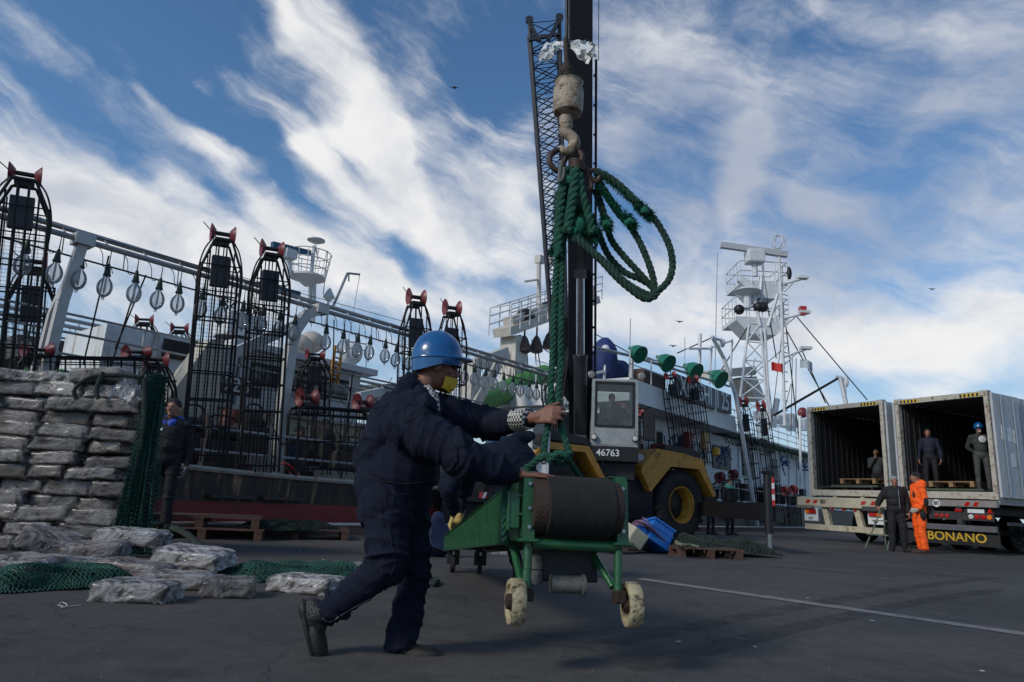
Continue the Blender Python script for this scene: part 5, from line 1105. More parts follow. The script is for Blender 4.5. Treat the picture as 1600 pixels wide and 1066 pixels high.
def rail_line(name, label, n0, sA, sB, z, r=.042):
    t = thing(name, label, 'lamp rail', W((sA + sB) / 2, n0, z), QA)
    b = MB(); b.tube([W(sA, n0, z), W(sB, n0, z)], r, 7); b.build('pipe', galv, t); b = MB(); b.tube([W(sA, n0 + .28, z + .19), W(sB, n0 + .28, z + .19)], r, 7); b.build('pipe', galv, t)
    b = MB(); s = sA + .2
    while s < sB: b.bar(W(s, n0, z), W(s, n0 + .28, z + .19), .02); s += .55
    b.build('cross_bar', galv, t)
    b = MB(); b.tube([W(sA, n0 + .05, z - .26), W(sB, n0 + .05, z - .26)], .010, 5); b.tube([W(sA, n0 + .16, z - .22), W(sB, n0 + .16, z - .22)], .010, 5); s = sA
    while s < sB:
        b.bar(W(s, n0 + .05, z - .26), W(s, n0 + .16, z - .22), .012); b.tube([W(s, n0 + .05, z - .26), W(s, n0 + .1, z)], .008, 4); s += .8
    b.build('lamp_wire_frame', blackp, t)
    b = MB(); s = sA + .1; rr = random.Random(int(n0 * 7))
    while s < sB - .4:
        b.tube(spline([W(s, n0 + .05, z), W(s + .05, n0 - .02, z - .12), W(s + .1, n0, z - .30), W(s + .2, n0 + .03, z - .26), W(s + .26, n0 + .04, z - .38)], .04), .006, 4); s += .34
    b.build('cable_loop', blackp, t); return t
rail_line('lamp_rail', 'long galvanised twin pipe lamp rail along the quay side of the left ship', 10.4, .6, 16.6, 3.92)
rail_line('lamp_rail', 'lower far side lamp rail behind the masts of the left ship', 15.5, 1.0, 15, 3.66)
def lamp_proto():
    t = thing('fishing_lamp', 'x', 'lamp', (0, 0, -60)); z = -60
    b = MB(); b.lathe([(.006, .34), (.008, .26), (.02, .24), (.038, .13), (.040, .11), (.047, .11), (.047, .09), (.03, .085)], (0, 0, z), (0, 0, 1), 12); b.tube([(0, 0, z + .3), (0, 0, z + .42)], .006, 5); b.build('lamp_socket', M('green_black_socket', (.012, .03, .02), .6), t, True)
    b = MB(); b.lathe([(.03, .09), (.034, .07), (.05, .05), (.078, .01), (.092, -.04), (.092, -.08), (.080, -.13), (.055, -.165), (.025, -.185), (.017, -.20), (.017, -.225), (.0, -.23)], (0, 0, z), (0, 0, 1), 20); b.build('glass_bulb', bulbm, t, True)
    b = MB(); b.lathe([(.010, .08), (.014, .02), (.016, -.10), (.010, -.14)], (0, 0, z), (0, 0, 1), 8); b.tube([(.035, 0, z + .06), (.03, 0, z - .15)], .0022, 4); b.build('filament_tube', M('pale_arc_tube', (.40, .40, .38), .3), t, True)
    return t
lp = lamp_proto(); rl = random.Random(3)
i = 0
for s in np.arange(1.55, 16.3, .345):
    if abs(s - 7.1) < .12: continue
    dz = rl.uniform(-.02, .02); m = SM(s + rl.uniform(-.03, .03), 10.42, 3.92 - .50 + dz) @ Matrix.Scale(1.12, 4) @ Matrix.Rotation(rl.uniform(0, 6), 4, 'Z') @ Matrix.Rotation(rl.uniform(-.04, .04), 4, 'X')
    dup(lp, m, 'clear glass fishing lamp hanging from the near lamp rail of the left ship', 'lamps on the near lamp rail')
for s in np.arange(1.4, 14.6, .46):
    m = SM(s + rl.uniform(-.04, .04), 15.52, 3.66 - .50 + rl.uniform(-.02, .02)) @ Matrix.Rotation(rl.uniform(0, 6), 4, 'Z')
    dup(lp, m, 'small looking glass fishing lamp on the far lamp rail of the left ship', 'lamps on the far lamp rail')
# ------------------------------------------------------------------ jigging machine racks
def rack_proto(h=3.5, w=.60, d=.32, panel=True, name='jigging_rack', wide=False, seed=0):
    """upright cage: x across, y depth, z up; origin at its foot"""
    t = thing(name, 'x', 'jigging rack', (0, 0, -80)); z0 = -80
    sh = .0 if wide else min(.55, h * .3)
    # rounded shoulders: outer side bars bend in towards the head
    b = MB(); tw = w * .44
    for y in (-d / 2, d / 2):
        for sgn in (-1, 1):
            if wide: b.tube([(sgn * w / 2, y, z0), (sgn * w / 2, y, z0 + h - .14), (sgn * (w / 2 - .05), y, z0 + h - .03), (sgn * (w / 2 - .16), y, z0 + h)], .026, 7)
            else: b.tube([(sgn * w / 2, y, z0), (sgn * w / 2, y, z0 + h - sh), (sgn * w * .475, y, z0 + h - sh * .8), (sgn * (tw / 2 + .02), y, z0 + h - .06), (sgn * tw / 2, y, z0 + h)], .020, 7)
        b.tube([(-tw / 2 if not wide else -w / 2 + .16, y, z0 + h), (tw / 2 if not wide else w / 2 - .16, y, z0 + h)], .024, 7)
    b.build('rack_frame', cagem, t)
    b = MB(); nb_ = 5 if not wide else int(w / .17)
    for k in range(1, nb_):
        x = -w / 2 + w * k / nb_; top = h if (wide or abs(x) < tw / 2) else h - sh * .35
        b.tube([(x, -d / 2, z0), (x, -d / 2, z0 + top)], .013, 5)
        if not wide or k % 2: b.tube([(x * .96, d / 2, z0), (x * .96, d / 2, z0 + top)], .010, 4)
    z = .1; 
    while z < h - sh * .5:
        for y in (-d / 2, d / 2): b.tube([(-w / 2, y, z0 + z), (w / 2, y, z0 + z)], .012, 5)
        for sgn in (-1, 1): b.tube([(sgn * w / 2, -d / 2, z0 + z), (sgn * w / 2, d / 2, z0 + z)], .012, 5)
        z += .42
    b.build('rack_bar', cagem, t)
    b = MB(); sp_ = .06; nx = int(w / sp_); 
    for k in range(nx): x = -w / 2 + .03 + k * (w - .06) / (nx - 1); b.bar((x, d / 2 - .02, z0 + .05), (x, d / 2 - .02, z0 + h - sh * .8), .0045)
    for k in range(int((h - sh) / .06)): b.bar((-w / 2 + .02, d / 2 - .022, z0 + .08 + k * .06), (w / 2 - .02, d / 2 - .022, z0 + .08 + k * .06), .0045)
    b.build('wire_mesh', meshm, t)
    if panel: b = MB(); b.box((.0, -.03, z0 + h - .48), (.27, .12, .50), bev=.012); b.build('motor_panel', panelm, t)
    hw = .13 if not wide else w / 2 - .25
    for sgn in ((-1, 1) if not wide else (-1.0, 1.0)):
        heads = [sgn * .13] if not wide else [sgn * hw - .11, sgn * hw + .11]
        for xx in heads:
            q = 1 if xx >= (0 if not wide else sgn * hw) else -1
            b = MB(); b.lathe([(.02, -.03), (.06, -.028), (.135, .03), (.15, .045), (.15, .05), (.13, .045), (.05, -.01), (.02, -.01)], (xx, 0, z0 + h + .15), (q, 0, .0), 20); b.build('spool_disc', redm, t, True)
    b = MB()
    for c in ((0,) if not wide else (-hw, hw)):
        b.cyl((c - .13, 0, z0 + h + .15), (c + .13, 0, z0 + h + .15), .035, 10); b.box((c, 0, z0 + h + .03), (.22, .16, .08))
        b.tube([(c - .15, 0, z0 + h + .15), (c - .30, 0, z0 + h + .30)], .008, 4)
    b.build('spool_axle', machm, t); 
    if not wide:
        b = MB(); rk = random.Random(seed); 
        for sgn in (-1, 1): b.tube(spline([(sgn * .16, -.1, z0 + h + .02), (sgn * .27, -.1, z0 + h - .2), (sgn * .33, -.1, z0 + h - .6), (sgn * .30, -.1, z0 + h - 1.2)], .06), .012, 4)
        b.build('line_cable', cagem, t)
    return t
rk = {k: rack_proto(**v) for k, v in dict(tall=dict(h=3.45), mid=dict(h=3.1), big=dict(h=2.9, w=.72), small=dict(h=1.6), wide=dict(h=1.05, w=1.75, wide=True, panel=False)).items()}
def rack(kind, top, bot, label, group='upright jigging racks of the left ship', yaw=0., sc=1.):
    h = {'tall': 3.45, 'mid': 3.1, 'big': 2.9, 'small': 1.6, 'wide': 1.05}[kind]; d = top - bot; k = d.length / h
    z = d.normalized(); xa = Matrix.Rotation(yaw, 3, 'Z') @ QD; y = z.cross(xa).normalized(); xa = y.cross(z)
    m = Matrix((xa * sc, y * sc, z * k)).transposed().to_4x4(); m.translation = bot; return dup(rk[kind], m, label, group)
def sn(px, py, n): return S(px, py, n)
rack('tall', S(38, 287, 10.3), S(2, 640, 10.3), 'tall black jigging rack with red spools at the far left edge, highest in the picture', yaw=-.3)
rack('small', S(52, 425, 12.5), S(40, 600, 12.5), 'half hidden jigging rack directly right of and behind the leftmost tall rack', yaw=-.3)
rack('tall', S(347, 380, 10.25), S(318, 722, 10.25), 'tall black jigging rack with red spools, left one of the close pair', yaw=-.35)
rack('tall', S(424, 403, 10.25), S(402, 738, 10.25), 'tall black jigging rack with red spools, right one of the close pair', yaw=-.35)
rack('tall', S(650, 478, 10.3), S(642, 800, 10.3), 'tall jigging rack rising directly left of the blue helmet', yaw=-.35)
rack('tall', S(706, 494, 10.3), S(700, 800, 10.3), 'tall jigging rack rising behind the brim of the blue helmet', yaw=-.35)
rack('small', S(225, 508, 15.5), S(222, 600, 15.5), 'distant jigging rack on the far side, left one of two over the far lamp rail', yaw=-.35)
rack('small', S(280, 520, 15.5), S(277, 606, 15.5), 'distant jigging rack on the far side, right one of two over the far lamp rail', yaw=-.35)
rack('small', S(492, 562, 12.2), S(488, 650, 12.2), 'short jigging rack standing before the wheelhouse window', yaw=-.35)
rack('small', S(243, 575, 11.6), S(236, 715, 11.6), 'rack half hidden by the man in the black jacket', yaw=-.3)
rack('wide', S(525, 640, 10.3), S(520, 742, 10.3), 'low wide black rack with red spools on the rail by the white post', 'low wide racks of the left ship')
rack('wide', S(140, 560, 10.5), S(140, 640, 10.5), 'low wide black rack with red spools behind the top of the block stack', 'low wide racks of the left ship')
# deck gear and its pipe rails
b = MB()
for n_, z in ((10.35, 1.55), (10.35, 1.2), (12.3, 2.6), (12.3, 2.95), (12.3, 3.25)): b.tube([W(1.5, n_, z), W(14, n_, z)], .022, 6)
for s in np.arange(2, 14, 1.5): b.tube([W(s, 12.3, 2.2), W(s, 12.3, 3.25)], .02, 5)
b.build('pipe_rail', galv, s1t)
gear = [(296, 690, 11.2, .5, .9), (342, 700, 11, .75, .8), (392, 678, 11.4, .45, .8), (505, 700, 11.2, .35, .8), (545, 715, 11, 1.0, .6), (590, 712, 11.2, .6, .9)]
for i, (px, py, n_, w, h) in enumerate(gear):
    c = S(px, py, n_); t = thing('deck_winch', ('dark greasy deck machine behind the racks of the left ship'), 'winch', c - VZ * h / 2, QA, 'dark deck machines behind the racks')
    b = MB(); b.box(c - VZ * h * .15, (w, .5, h * .6), R_, bev=.03); b.build('winch_body', machm, t); b = MB(); b.lathe([(.08, -w * .4), (.22, -w * .4), (.22, -w * .34), (.13, -w * .3), (.13, w * .3), (.22, w * .34), (.22, w * .4), (.08, w * .4)], c + VZ * h * .3, QD, 16); b.build('winch_drum', machm, t, True)
    b = MB(); b.tube(spline([c + QD * -w * .4 + VZ * h * .2, c + QD * -w * .3 + VZ * h * .62, c + QD * w * .3 + VZ * h * .62, c + QD * w * .4 + VZ * h * .2], .05), .02, 6); b.build('winch_guard', machm, t)
o = MB(); c = S(358, 668, 11.6); o.lathe([(.16, -.3), (.18, -.28), (.18, .22), (.12, .32), (.05, .33)], c, (0, 0, 1), 16); o = o.build('gas_bottle', M('dull_red_paint', (.17, .04, .03), .5, dirt=(RUST, .3, 8)), None, True, loc=c); tag(o, 'dull red gas bottle standing on the deck of the left ship', 'gas bottle')
b = MB(); b.tube(spline([S(440, 725, 10.25), S(446, 724, 10.2), S(458, 732, 10.2), S(470, 748, 10.15)], .05), .02, 6); o = b.build('red_hose', redr, None, True, loc=S(450, 730, 10.2)); tag(o, 'red hose hanging over the rusty rail by the white post', 'hose')
b = MB(); rc_ = random.Random(12)
for k in range(26):                                          # slack lines and cables along the working deck
    s_ = rc_.uniform(2.5, 13); n_ = rc_.uniform(10.3, 12.4); z_ = rc_.uniform(1.2, 3.2); l_ = rc_.uniform(.5, 2.2)
    b.tube(spline([W(s_, n_, z_), W(s_ + l_ * .3, n_, z_ - rc_.uniform(.1, .5)), W(s_ + l_ * .7, n_ + .1, z_ - rc_.uniform(.1, .4)), W(s_ + l_, n_ + .2, z_ + rc_.uniform(-.3, .4))], .15), .011, 4)
for k in range(14): s_ = 2.8 + k * .8; b.tube([W(s_, 11.9, .1), W(s_ + rc_.uniform(-.1, .1), 11.9, rc_.uniform(2.0, 3.4))], .02, 5)
o = b.build('slack_cables', cagem, s1t)
for k in range(9):
    c = W(3 + k * 1.25 + rc_.uniform(-.3, .3), 11.5 + rc_.uniform(0, .5), .1); h_ = rc_.uniform(.5, 1.1); b = MB(); b.box(c + VZ * h_ / 2, (rc_.uniform(.3, .7), .45, h_), R_, bev=.03); b.lathe([(.05, 0), (.16, .02), (.16, .2), (.05, .24)], c + VZ * h_, (0, 0, 1), 12); b.build('deck_gear', (machm, cream, machm, redm)[k % 4], s1t)
# white gallows frame at the stern end
t = thing('gallows_frame', 'small white steel frame at the right end of the left ship', 'frame', S(590, 690, 11), QA)
for p_, q_, nm in (((593, 610), (590, 695), 'upright'), ((596, 612), (560, 620), 'top_beam'), ((572, 622), (590, 652), 'brace')):
    b = MB(); b.bar(S(*p_, 11), S(*q_, 11), .17, .17, up=QN); b.build(nm, white, t)
# stay wires
b = MB(); 
for p_, q_ in (((170, 400), (130, 570)), ((228, 430), (180, 545)), ((215, 440), (165, 600)), ((62, 420), (40, 560))): b.tube([S(*p_, 10.6), S(*q_, 12)], .012, 4)
b.tube([S(0, 330, 10.6), S(640, 505, 10.6)], .006, 4); b.tube([S(520, 600, 12), S(522, 500, 11)], .012, 4); b.tube([S(520, 610, 12), S(508, 640, 11)], .012, 4); b.tube([S(520, 610, 12), S(545, 640, 11)], .012, 4)
b.build('stay_wire', blackp, s1t)
# man on deck
c = S(462, 672, 11.3); J, s, p = stand(c.x, c.y, c.z - 1.66, radians(0), 1.75, 'down', .08, head=-.2)
person('man in dark clothes standing on the ship deck behind the rail', J, mats=[darkb, trous, skin], s=s, vox=.022, folds=0)
# removal of the prototypes below the ground happens at the end
PROTO = [lp] + list(rk.values())
# ================================================================== rough terrain crane
CC = Vector((1.95, 16.9, 0))                                 # centre of the chassis on the ground
ca = Vector((.833, .553, 0)); cn_ = Vector((.553, -.833, 0))  # along the chassis, and out of the side that faces us
CRm = Matrix((ca, -cn_, VZ)).transposed()
rtc = thing('mobile_crane', 'yellow and black rough terrain crane with its boom raised above the quay', 'crane', CC, atan2(ca.y, ca.x))
def K(a, n, z): return CC + ca * a + cn_ * n + VZ * z
def kbox(b, c, s, bev=0.): b.box(K(*c), s, CRm, bev=bev)
WB, TR = 1.85, 1.12
def tyre(c, ax, R_o=.79, wd=.62):
    ax = Vector(ax).normalized(); b = MB(); prof = [(.42, -wd * .42), (.52, -wd * .5), (.70, -wd * .5), (.77, -wd * .42), (R_o, -wd * .3), (R_o, wd * .3), (.77, wd * .42), (.70, wd * .5), (.52, wd * .5), (.42, wd * .42)]
    b.lathe(prof, c, ax, 40, False); x = ax.orthogonal().normalized(); y = ax.cross(x)
    for k in range(22):
        a = 2 * pi * k / 22
        for sg in (-1, 1):
            aa = a + sg * .07; r_ = x * cos(aa) + y * sin(aa); t_ = r_.cross(ax); R = Matrix(((ax * .86 + t_ * .5 * sg).normalized(), r_, (ax * .86 + t_ * .5 * sg).normalized().cross(r_))).transposed()
            b.box(c + r_ * (R_o + .005) + ax * sg * wd * .22, (wd * .52, .06, .085), R, bev=.012)
    o = b.build('tyre', rubber, rtc, True)
    b = MB(); b.lathe([(.40, wd * .44), (.435, wd * .46), (.43, wd * .36), (.37, wd * .30), (.36, wd * .10), (.345, -.05)], c, ax, 36, False); w = b.build('wheel_rim', yellow, o, True)
    b = MB()
    b.lathe([(.34, -.02), (.30, -.02), (.17, -.04), (.16, .04), (.05, .05)], c, ax, 28)
    for k in range(10): a = 2 * pi * k / 10; b.cyl(c + (x * cos(a) + y * sin(a)) * .22 - ax * .03, c + (x * cos(a) + y * sin(a)) * .22, .018, 6)
    b.build('wheel_nuts', machm, o)
for a in (-WB, WB):
    for sg in (1, -1): tyre(K(a, TR * sg, .79), cn_ * sg)
b = MB(); kbox(b, (0, 0, .95), (5.2, 1.3, .5)); kbox(b, (0, .0, 1.28), (6.4, 1.5, .22)); b.build('chassis', blackp, rtc)
b = MB(); kbox(b, (.1, .55, 1.72), (2.2, .8, .5), .06); b.build('engine_cover', dblue, rtc)
b = MB(); rcc = random.Random(4)
for k in range(9): b.tube(spline([K(-1.2 + k * .28, .9, 1.3), K(-1.1 + k * .28 + rcc.uniform(-.2, .2), 1.15, 1.55 + rcc.uniform(0, .25)), K(-.9 + k * .26, .95, 1.9), K(-.7 + k * .2, .5, 2.0)], .1), .025, 5)
b.build('chassis_hose', rubber, rtc)
b = MB()
for x_ in (-.6, .0, .6): b.tube([K(x_, 1.3, 1.36), K(x_, 1.3, 1.75)], .015, 5)
b.tube([K(-.6, 1.3, 1.75), K(.6, 1.3, 1.75)], .015, 5); b.build('grab_rail', blackp, rtc)
b = MB(); kbox(b, (.1, 1.02, .88), (1.75, .62, .95), .03); b.build('fuel_tank', dblue, rtc)
def fender(a, sg):
    b = MB(); prof = [(-1.02, 1.25), (-1.18, 1.02), (-1.12, 1.0), (-.86, 1.30), (-.52, 1.64), (.50, 1.64), (.92, 1.28), (1.10, .92), (1.17, .96), (.98, 1.36), (.55, 1.78), (-.52, 1.78), (-.95, 1.62), (-1.5, 1.62), (-1.5, 1.5), (-1.2, 1.5)]
    prof = [(-1.15, 1.05), (-.50, 1.66), (.48, 1.66), (.98, 1.02), (1.08, 1.06), (.60, 1.90), (-.10, 2.0), (-.95, 2.04), (-1.45, 1.60), (-1.45, 1.45)] if a > 0 else [(-1.15, 1.05), (-.50, 1.78), (.55, 1.78), (1.2, 1.02), (1.3, 1.06), (.66, 1.92), (-.10, 1.92), (-.55, 1.92), (-1.25, 1.12)]
    b.prism([K(a + x, sg * .70, z) for x, z in prof], cn_ * sg * .82); b.build('fender', yellow, rtc)
    b = MB(); b.prism([K(a + x, sg * .85, z) for x, z in ((-.3, 2.02), (.9, 1.98), (.95, 2.12), (.3, 2.2), (-.3, 2.18))], cn_ * sg * .3); b.build('step_cover', machm, rtc)
for a in (-WB, WB):
    for sg in (1, -1): fender(a, sg)
b = MB(); kbox(b, (-3.2, 0, .8), (.5, 2.3, .45)); b.build('outrigger_box', blackp, rtc); b = MB(); kbox(b, (3.2, 0, .8), (.5, 2.3, .45)); b.build('outrigger_box', blackp, rtc)
jk = gnd(1203, 866); bz = .72                               # extended outrigger and its jack
b = MB(); b.bar(K(3.2, .6, bz), Vector((jk.x, jk.y, bz)), .26, .32); b.build('outrigger_beam', cagem, rtc)
b = MB(); b.cyl(Vector((jk.x, jk.y, .35)), Vector((jk.x, jk.y, 1.42)), .075, 14); b.box(Vector((jk.x, jk.y, 1.42)), (.17, .17, .05)); b.build('jack_housing', blackp, rtc, True)
b = MB(); b.cyl(Vector((jk.x, jk.y, .03)), Vector((jk.x, jk.y, .4)), .045, 14); b.build('jack_rod', steel, rtc, True); b = MB(); b.lathe([(.02, 0), (.20, 0), (.20, .025), (.06, .06), (.02, .06)], Vector((jk.x, jk.y, .003)), (0, 0, 1), 20); b.build('jack_pad', machm, rtc, True)
b = MB(); sx = Vector((jk.x + .075, jk.y - .05, 0)) 
for k in range(5): 
    if k % 2 == 0: b.box(sx + VZ * (1.28 - k * .10), (.05, .02, .10))
b.build('red_warning_band', redr, rtc); b = MB()
for k in range(4):
    if k % 2: b.box(sx + VZ * (1.28 - k * .10), (.05, .02, .10))
b.build('white_warning_band', letter, rtc)
# superstructure turned to face the camera
uf = Vector((-.10, -.995, 0)).normalized(); ur = Vector((-uf.y, uf.x, 0)) * -1   # forward; ur points image right
ur = Vector((.995, -.10, 0)).normalized(); URm = Matrix((ur, -uf, VZ)).transposed(); UC = Vector((1.85, 17.0, 0))
def Uu(r, f_, z): return UC + ur * r + uf * f_ + VZ * z
b = MB(); b.lathe([(.3, 0), (.85, 0), (.85, .25), (.3, .25)], Uu(.2, .0, 1.42), (0, 0, 1), 32); b.build('slew_ring', machm, rtc, True)
b = MB(); b.box(Uu(-.05, .0, 1.88), (2.3, 2.3, .42), URm, bev=.03); b.box(Uu(.0, -1.5, 2.4), (2.2, .9, 1.3), URm, bev=.05); b.build('turntable', M('dark_grey_panel', (.028, .03, .036), .6, dirt=((.08, .06, .05), .3, 6)), rtc)
b = MB(); b.box(Uu(-.50, 1.22, 1.98), (1.2, .1, .5), URm, bev=.01); b.build('front_panel', M('dark_grey_panel', (.028, .03, .036)), rtc)
# boom
B0 = at(907, 690, 17.6); B0.z = 2.45; bd = (TIP + Vector((0, 0, 1.0)) - B0); BL = bd.length; bd.normalize(); bx = ur; by = bd.cross(bx).normalized(); bx = by.cross(bd); BR = Matrix((bx, by, bd)).transposed()
def boomsec(nm, a, c, w, d):
    b = MB(); b.box(B0 + bd * (a + c) / 2, (w, d, c - a), BR, bev=.02); return b.build(nm, dblue, rtc)
b1_ = boomsec('boom_base_section', -.9, 5.4, .60, .74); boomsec('boom_collar', 5.3, 5.55, .68, .82); boomsec('boom_middle_section', 5.5, 10.6, .56, .68); boomsec('boom_collar', 10.5, 10.7, .60, .72); boomsec('boom_top_section', 10.7, BL - .6, .47, .58)
b = MB(); b.box(B0 + bd * 4.6 - by * .0 + bx * 0 + (-by if by.y > 0 else by) * .372, (.16, .02, 1.2), BR); b.build('boom_slot', blackp, b1_)
b = MB(); b.cyl(B0 + bd * BL - bx * .22, B0 + bd * BL + bx * .22, .28, 20); b.build('tip_sheave', machm, rtc, True)
fr = -by if by.y > 0 else by                                  # towards the camera
b = MB(); p0 = B0 + fr * .55 + VZ * -.25; p1 = B0 + bd * 4.1 + fr * .50; pm = p0.lerp(p1, .56); b.cyl(p0, pm, .165, 20); b.lathe([(.10, 0), (.18, 0), (.18, .10), (.10, .10)], pm - (p1 - p0).normalized() * .1, p1 - p0, 20); b.build('lift_cylinder', M('dark_cylinder_paint', (.022, .024, .028), .45), rtc, True)
b = MB(); b.cyl(pm, p1, .105, 18); b.box(p1 + bd * .05, (.3, .3, .2), BR); b.build('lift_rod', chrome, rtc, True)
b = MB(); b.tube([B0 + bx * .36 + fr * .2 + bd * -.5, B0 + bx * .36 + fr * .2 + bd * 9], .03, 6); b.tube([B0 + bx * .42 + bd * 9, B0 + bx * .42 + bd * 30], .008, 4)
for k in range(14): b.box(B0 + bx * .34 + fr * .2 + bd * (.2 + k * .65), (.08, .08, .05), BR)
b.build('boom_hose', blackp, rtc)
b = MB()
for k in range(6): b.tube(spline([Uu(-.45 - .06 * k, .9, 2.1), Uu(-.5 - .1 * k, .8, 2.9 + .1 * k), Uu(-.42 - .05 * k, .5, 3.9), Uu(-.35, .3, 4.6)], .15), .022, 6)
b.build('hydraulic_hoses', rubber, rtc)
# cab
CB = Uu(.20, -.05, 1.97)
def cabp(x, y, z): return CB + ur * x + uf * y + VZ * z         # x right, y towards us, z up
cw, cd, chh = 1.04, 1.5, 1.52
cabm = M('cab_grey_white_paint', (.27, .29, .30), .45, dirt=((.14, .10, .07), .35, 5))
b = MB()
for x in (.03, cw - .03):
    for y in (.03, cd - .03): b.box(cabp(x, y, chh / 2), (.07, .07, chh), URm)
b.box(cabp(cw / 2, cd / 2, chh), (cw, cd, .06), URm, bev=.02); b.box(cabp(cw / 2, cd / 2, .03), (cw, cd, .06), URm)
b.box(cabp(cw / 2, cd - .02, .24), (cw - .14, .04, .42), URm); b.box(cabp(cw / 2, .02, .3), (cw - .14, .04, .6), URm); b.box(cabp(.02, cd / 2, .35), (.04, cd - .14, .7), URm); b.box(cabp(cw - .02, cd / 2, .35), (.04, cd - .14, .7), URm)
cab = b.build('cab', cabm, rtc)
b = MB(); x0, x1, z0, z1 = .10, cw - .10, .47, chh - .06
for p_, q_ in (((x0, z0), (x1, z0)), ((x1, z0), (x1, z1)), ((x1, z1), (x0, z1)), ((x0, z1), (x0, z0))): b.bar(cabp(p_[0], cd + .012, p_[1]), cabp(q_[0], cd + .012, q_[1]), .045, .03, up=uf)
wf = b.build('windscreen_frame', blackp, cab); b = MB(); b.box(cabp(cw / 2, cd + .005, (z0 + z1) / 2), (x1 - x0, .008, z1 - z0), URm); b.build('windscreen', cabglass, cab).parent = cab
b = MB(); b.box(cabp(.0, cd / 2, 1.05), (.008, cd - .2, .65), URm); b.build('side_window', cabglass, cab); b = MB(); b.box(cabp(cw, cd / 2, 1.05), (.008, cd - .2, .65), URm); b.build('side_window', cabglass, cab); b = MB(); b.box(cabp(cw / 2, .02, 1.05), (cw - .14, .01, .85), URm); b.build('rear_window', cabglass, cab)
b = MB(); b.box(cabp(cw / 2, cd / 2, -.15), (cw + .04, cd + .04, .34), URm, bev=.02); b.box(cabp(cw / 2, cd / 2 - .1, -.46), (cw - .06, cd - .3, .5), URm, bev=.02); lc = b.build('cab_base', blackp, rtc)
text('crane_number', '46763', .21, letter, lc, Matrix.Translation(cabp(.38, cd + .028, -.14)) @ frameX(ur, VZ))
for x in (.06, cw - .06):
    b = MB(); b.lathe([(.03, -.05), (.07, -.04), (.075, .03), (.06, .04)], cabp(x, cd + .06, .20), uf, 16); b.build('head_lamp', blackp, cab, True); b = MB(); b.lathe([(.0, .0), (.058, .0), (.05, .012), (0, .018)], cabp(x, cd + .10, .20), uf, 16); b.build('lamp_lens', whl, cab, True)
    b = MB(); b.lathe([(.03, -.05), (.08, -.04), (.085, .03), (.07, .04)], cabp(x * 1.25 - .1, cd - .1, chh + .14), uf, 16); b.build('roof_lamp', M('roof_lamp_glass', (.2, .2, .2), .3), cab, True)
b = MB(); b.box(cabp(cw + .28, cd - .2, .55), (.26, .12, .72), URm, bev=.03); b.tube([cabp(cw, cd - .1, .9), cabp(cw + .3, cd - .15, .95)], .02, 6); b.build('wing_mirror', blackp, cab)
b = MB(); b.box(cabp(.45, .45, .35), (.5, .5, .2), URm, bev=.05); b.box(cabp(.45, .28, .75), (.46, .12, .7), URm, bev=.05); b.build('seat', rubber, cab); b = MB(); b.box(cabp(.5, 1.1, .38), (.5, .12, .2), URm); b.build('dashboard', blackp, cab)
c = cabp(.48, .85, 0); J, s, p = stand(c.x, c.y, c.z - .40, atan2(uf.y, uf.x), 1.72, 'down')
for q, g_ in (('L', 1), ('R', -1)):
    J['kn' + q] = J['hi' + q] + uf * .42 + ur * -.06 * g_; J['an' + q] = J['kn' + q] + VZ * -.42; J['to' + q] = J['an' + q] + uf * .2; J['el' + q] = J['sh' + q] + VZ * -.28 + uf * .05; J['wr' + q] = J['el' + q] + uf * .24 - ur * .05 * g_; J['ha' + q] = J['wr' + q] + uf * .08
person('crane driver in dark jacket sitting behind the cab windscreen', J, mats=[M('driver_jacket', (.05, .055, .075), .8), trous, skin], s=s, vox=.022, base=c)
# lattice jib stowed beside the boom
jm = M('lattice_steel', (.018, .022, .032), .5)
JT = [at(827, 36, 15.0), at(874, 32, 15.0)]; JB = [at(866, 560, 17.2), at(886, 545, 17.2)]; dp = Vector((0, .5, 0))
jb = []
b = MB()
for k in (0, 1):
    for e, w in ((0, 0), (1, 1)): b.tube([JT[k] + dp * e, JB[k] + dp * e * .6], .05, 6)
b.build('jib_chord', jm, rtc); b = MB(); n = 22
for i in range(n):
    u, u2 = i / n, (i + 1) / n; L_ = lambda t, k, e: JT[k].lerp(JB[k], t) + dp * e * (1 - .4 * t)
    for e in (0, 1): b.tube([L_(u, 0, e), L_(u2, 1, e)], .017, 4); b.tube([L_(u, 1, e), L_(u2, 0, e)], .017, 4); b.tube([L_(u, 0, e), L_(u, 1, e)], .013, 4)
    b.tube([L_(u, 0, 0), L_(u2, 0, 1)], .015, 4); b.tube([L_(u, 1, 0), L_(u2, 1, 1)], .015, 4)
b.build('jib_lacing', jm, rtc)
b = MB()
for k in (0, 1): b.lathe([(.04, -.05), (.10, -.05), (.10, .05), (.04, .05)], JT[k] + VZ * .08, (0, 1, 0), 14); b.bar(JT[k], JT[k].lerp(JT[1 - k], .35) - VZ * .55, .09)
b.bar(JT[0] - VZ * .5, JT[1] - VZ * .4, .07); b.build('jib_head_lug', jm, rtc, True)
b = MB(); b.box(at(877, 532, 17.1), (.40, .5, 1.3), BR, bev=.03); b.box(at(884, 590, 17.0), (.25, .4, .9), BR); b.bar(at(878, 600, 17), at(905, 640, 17.2), .18); b.build('jib_mount', blackp, rtc)
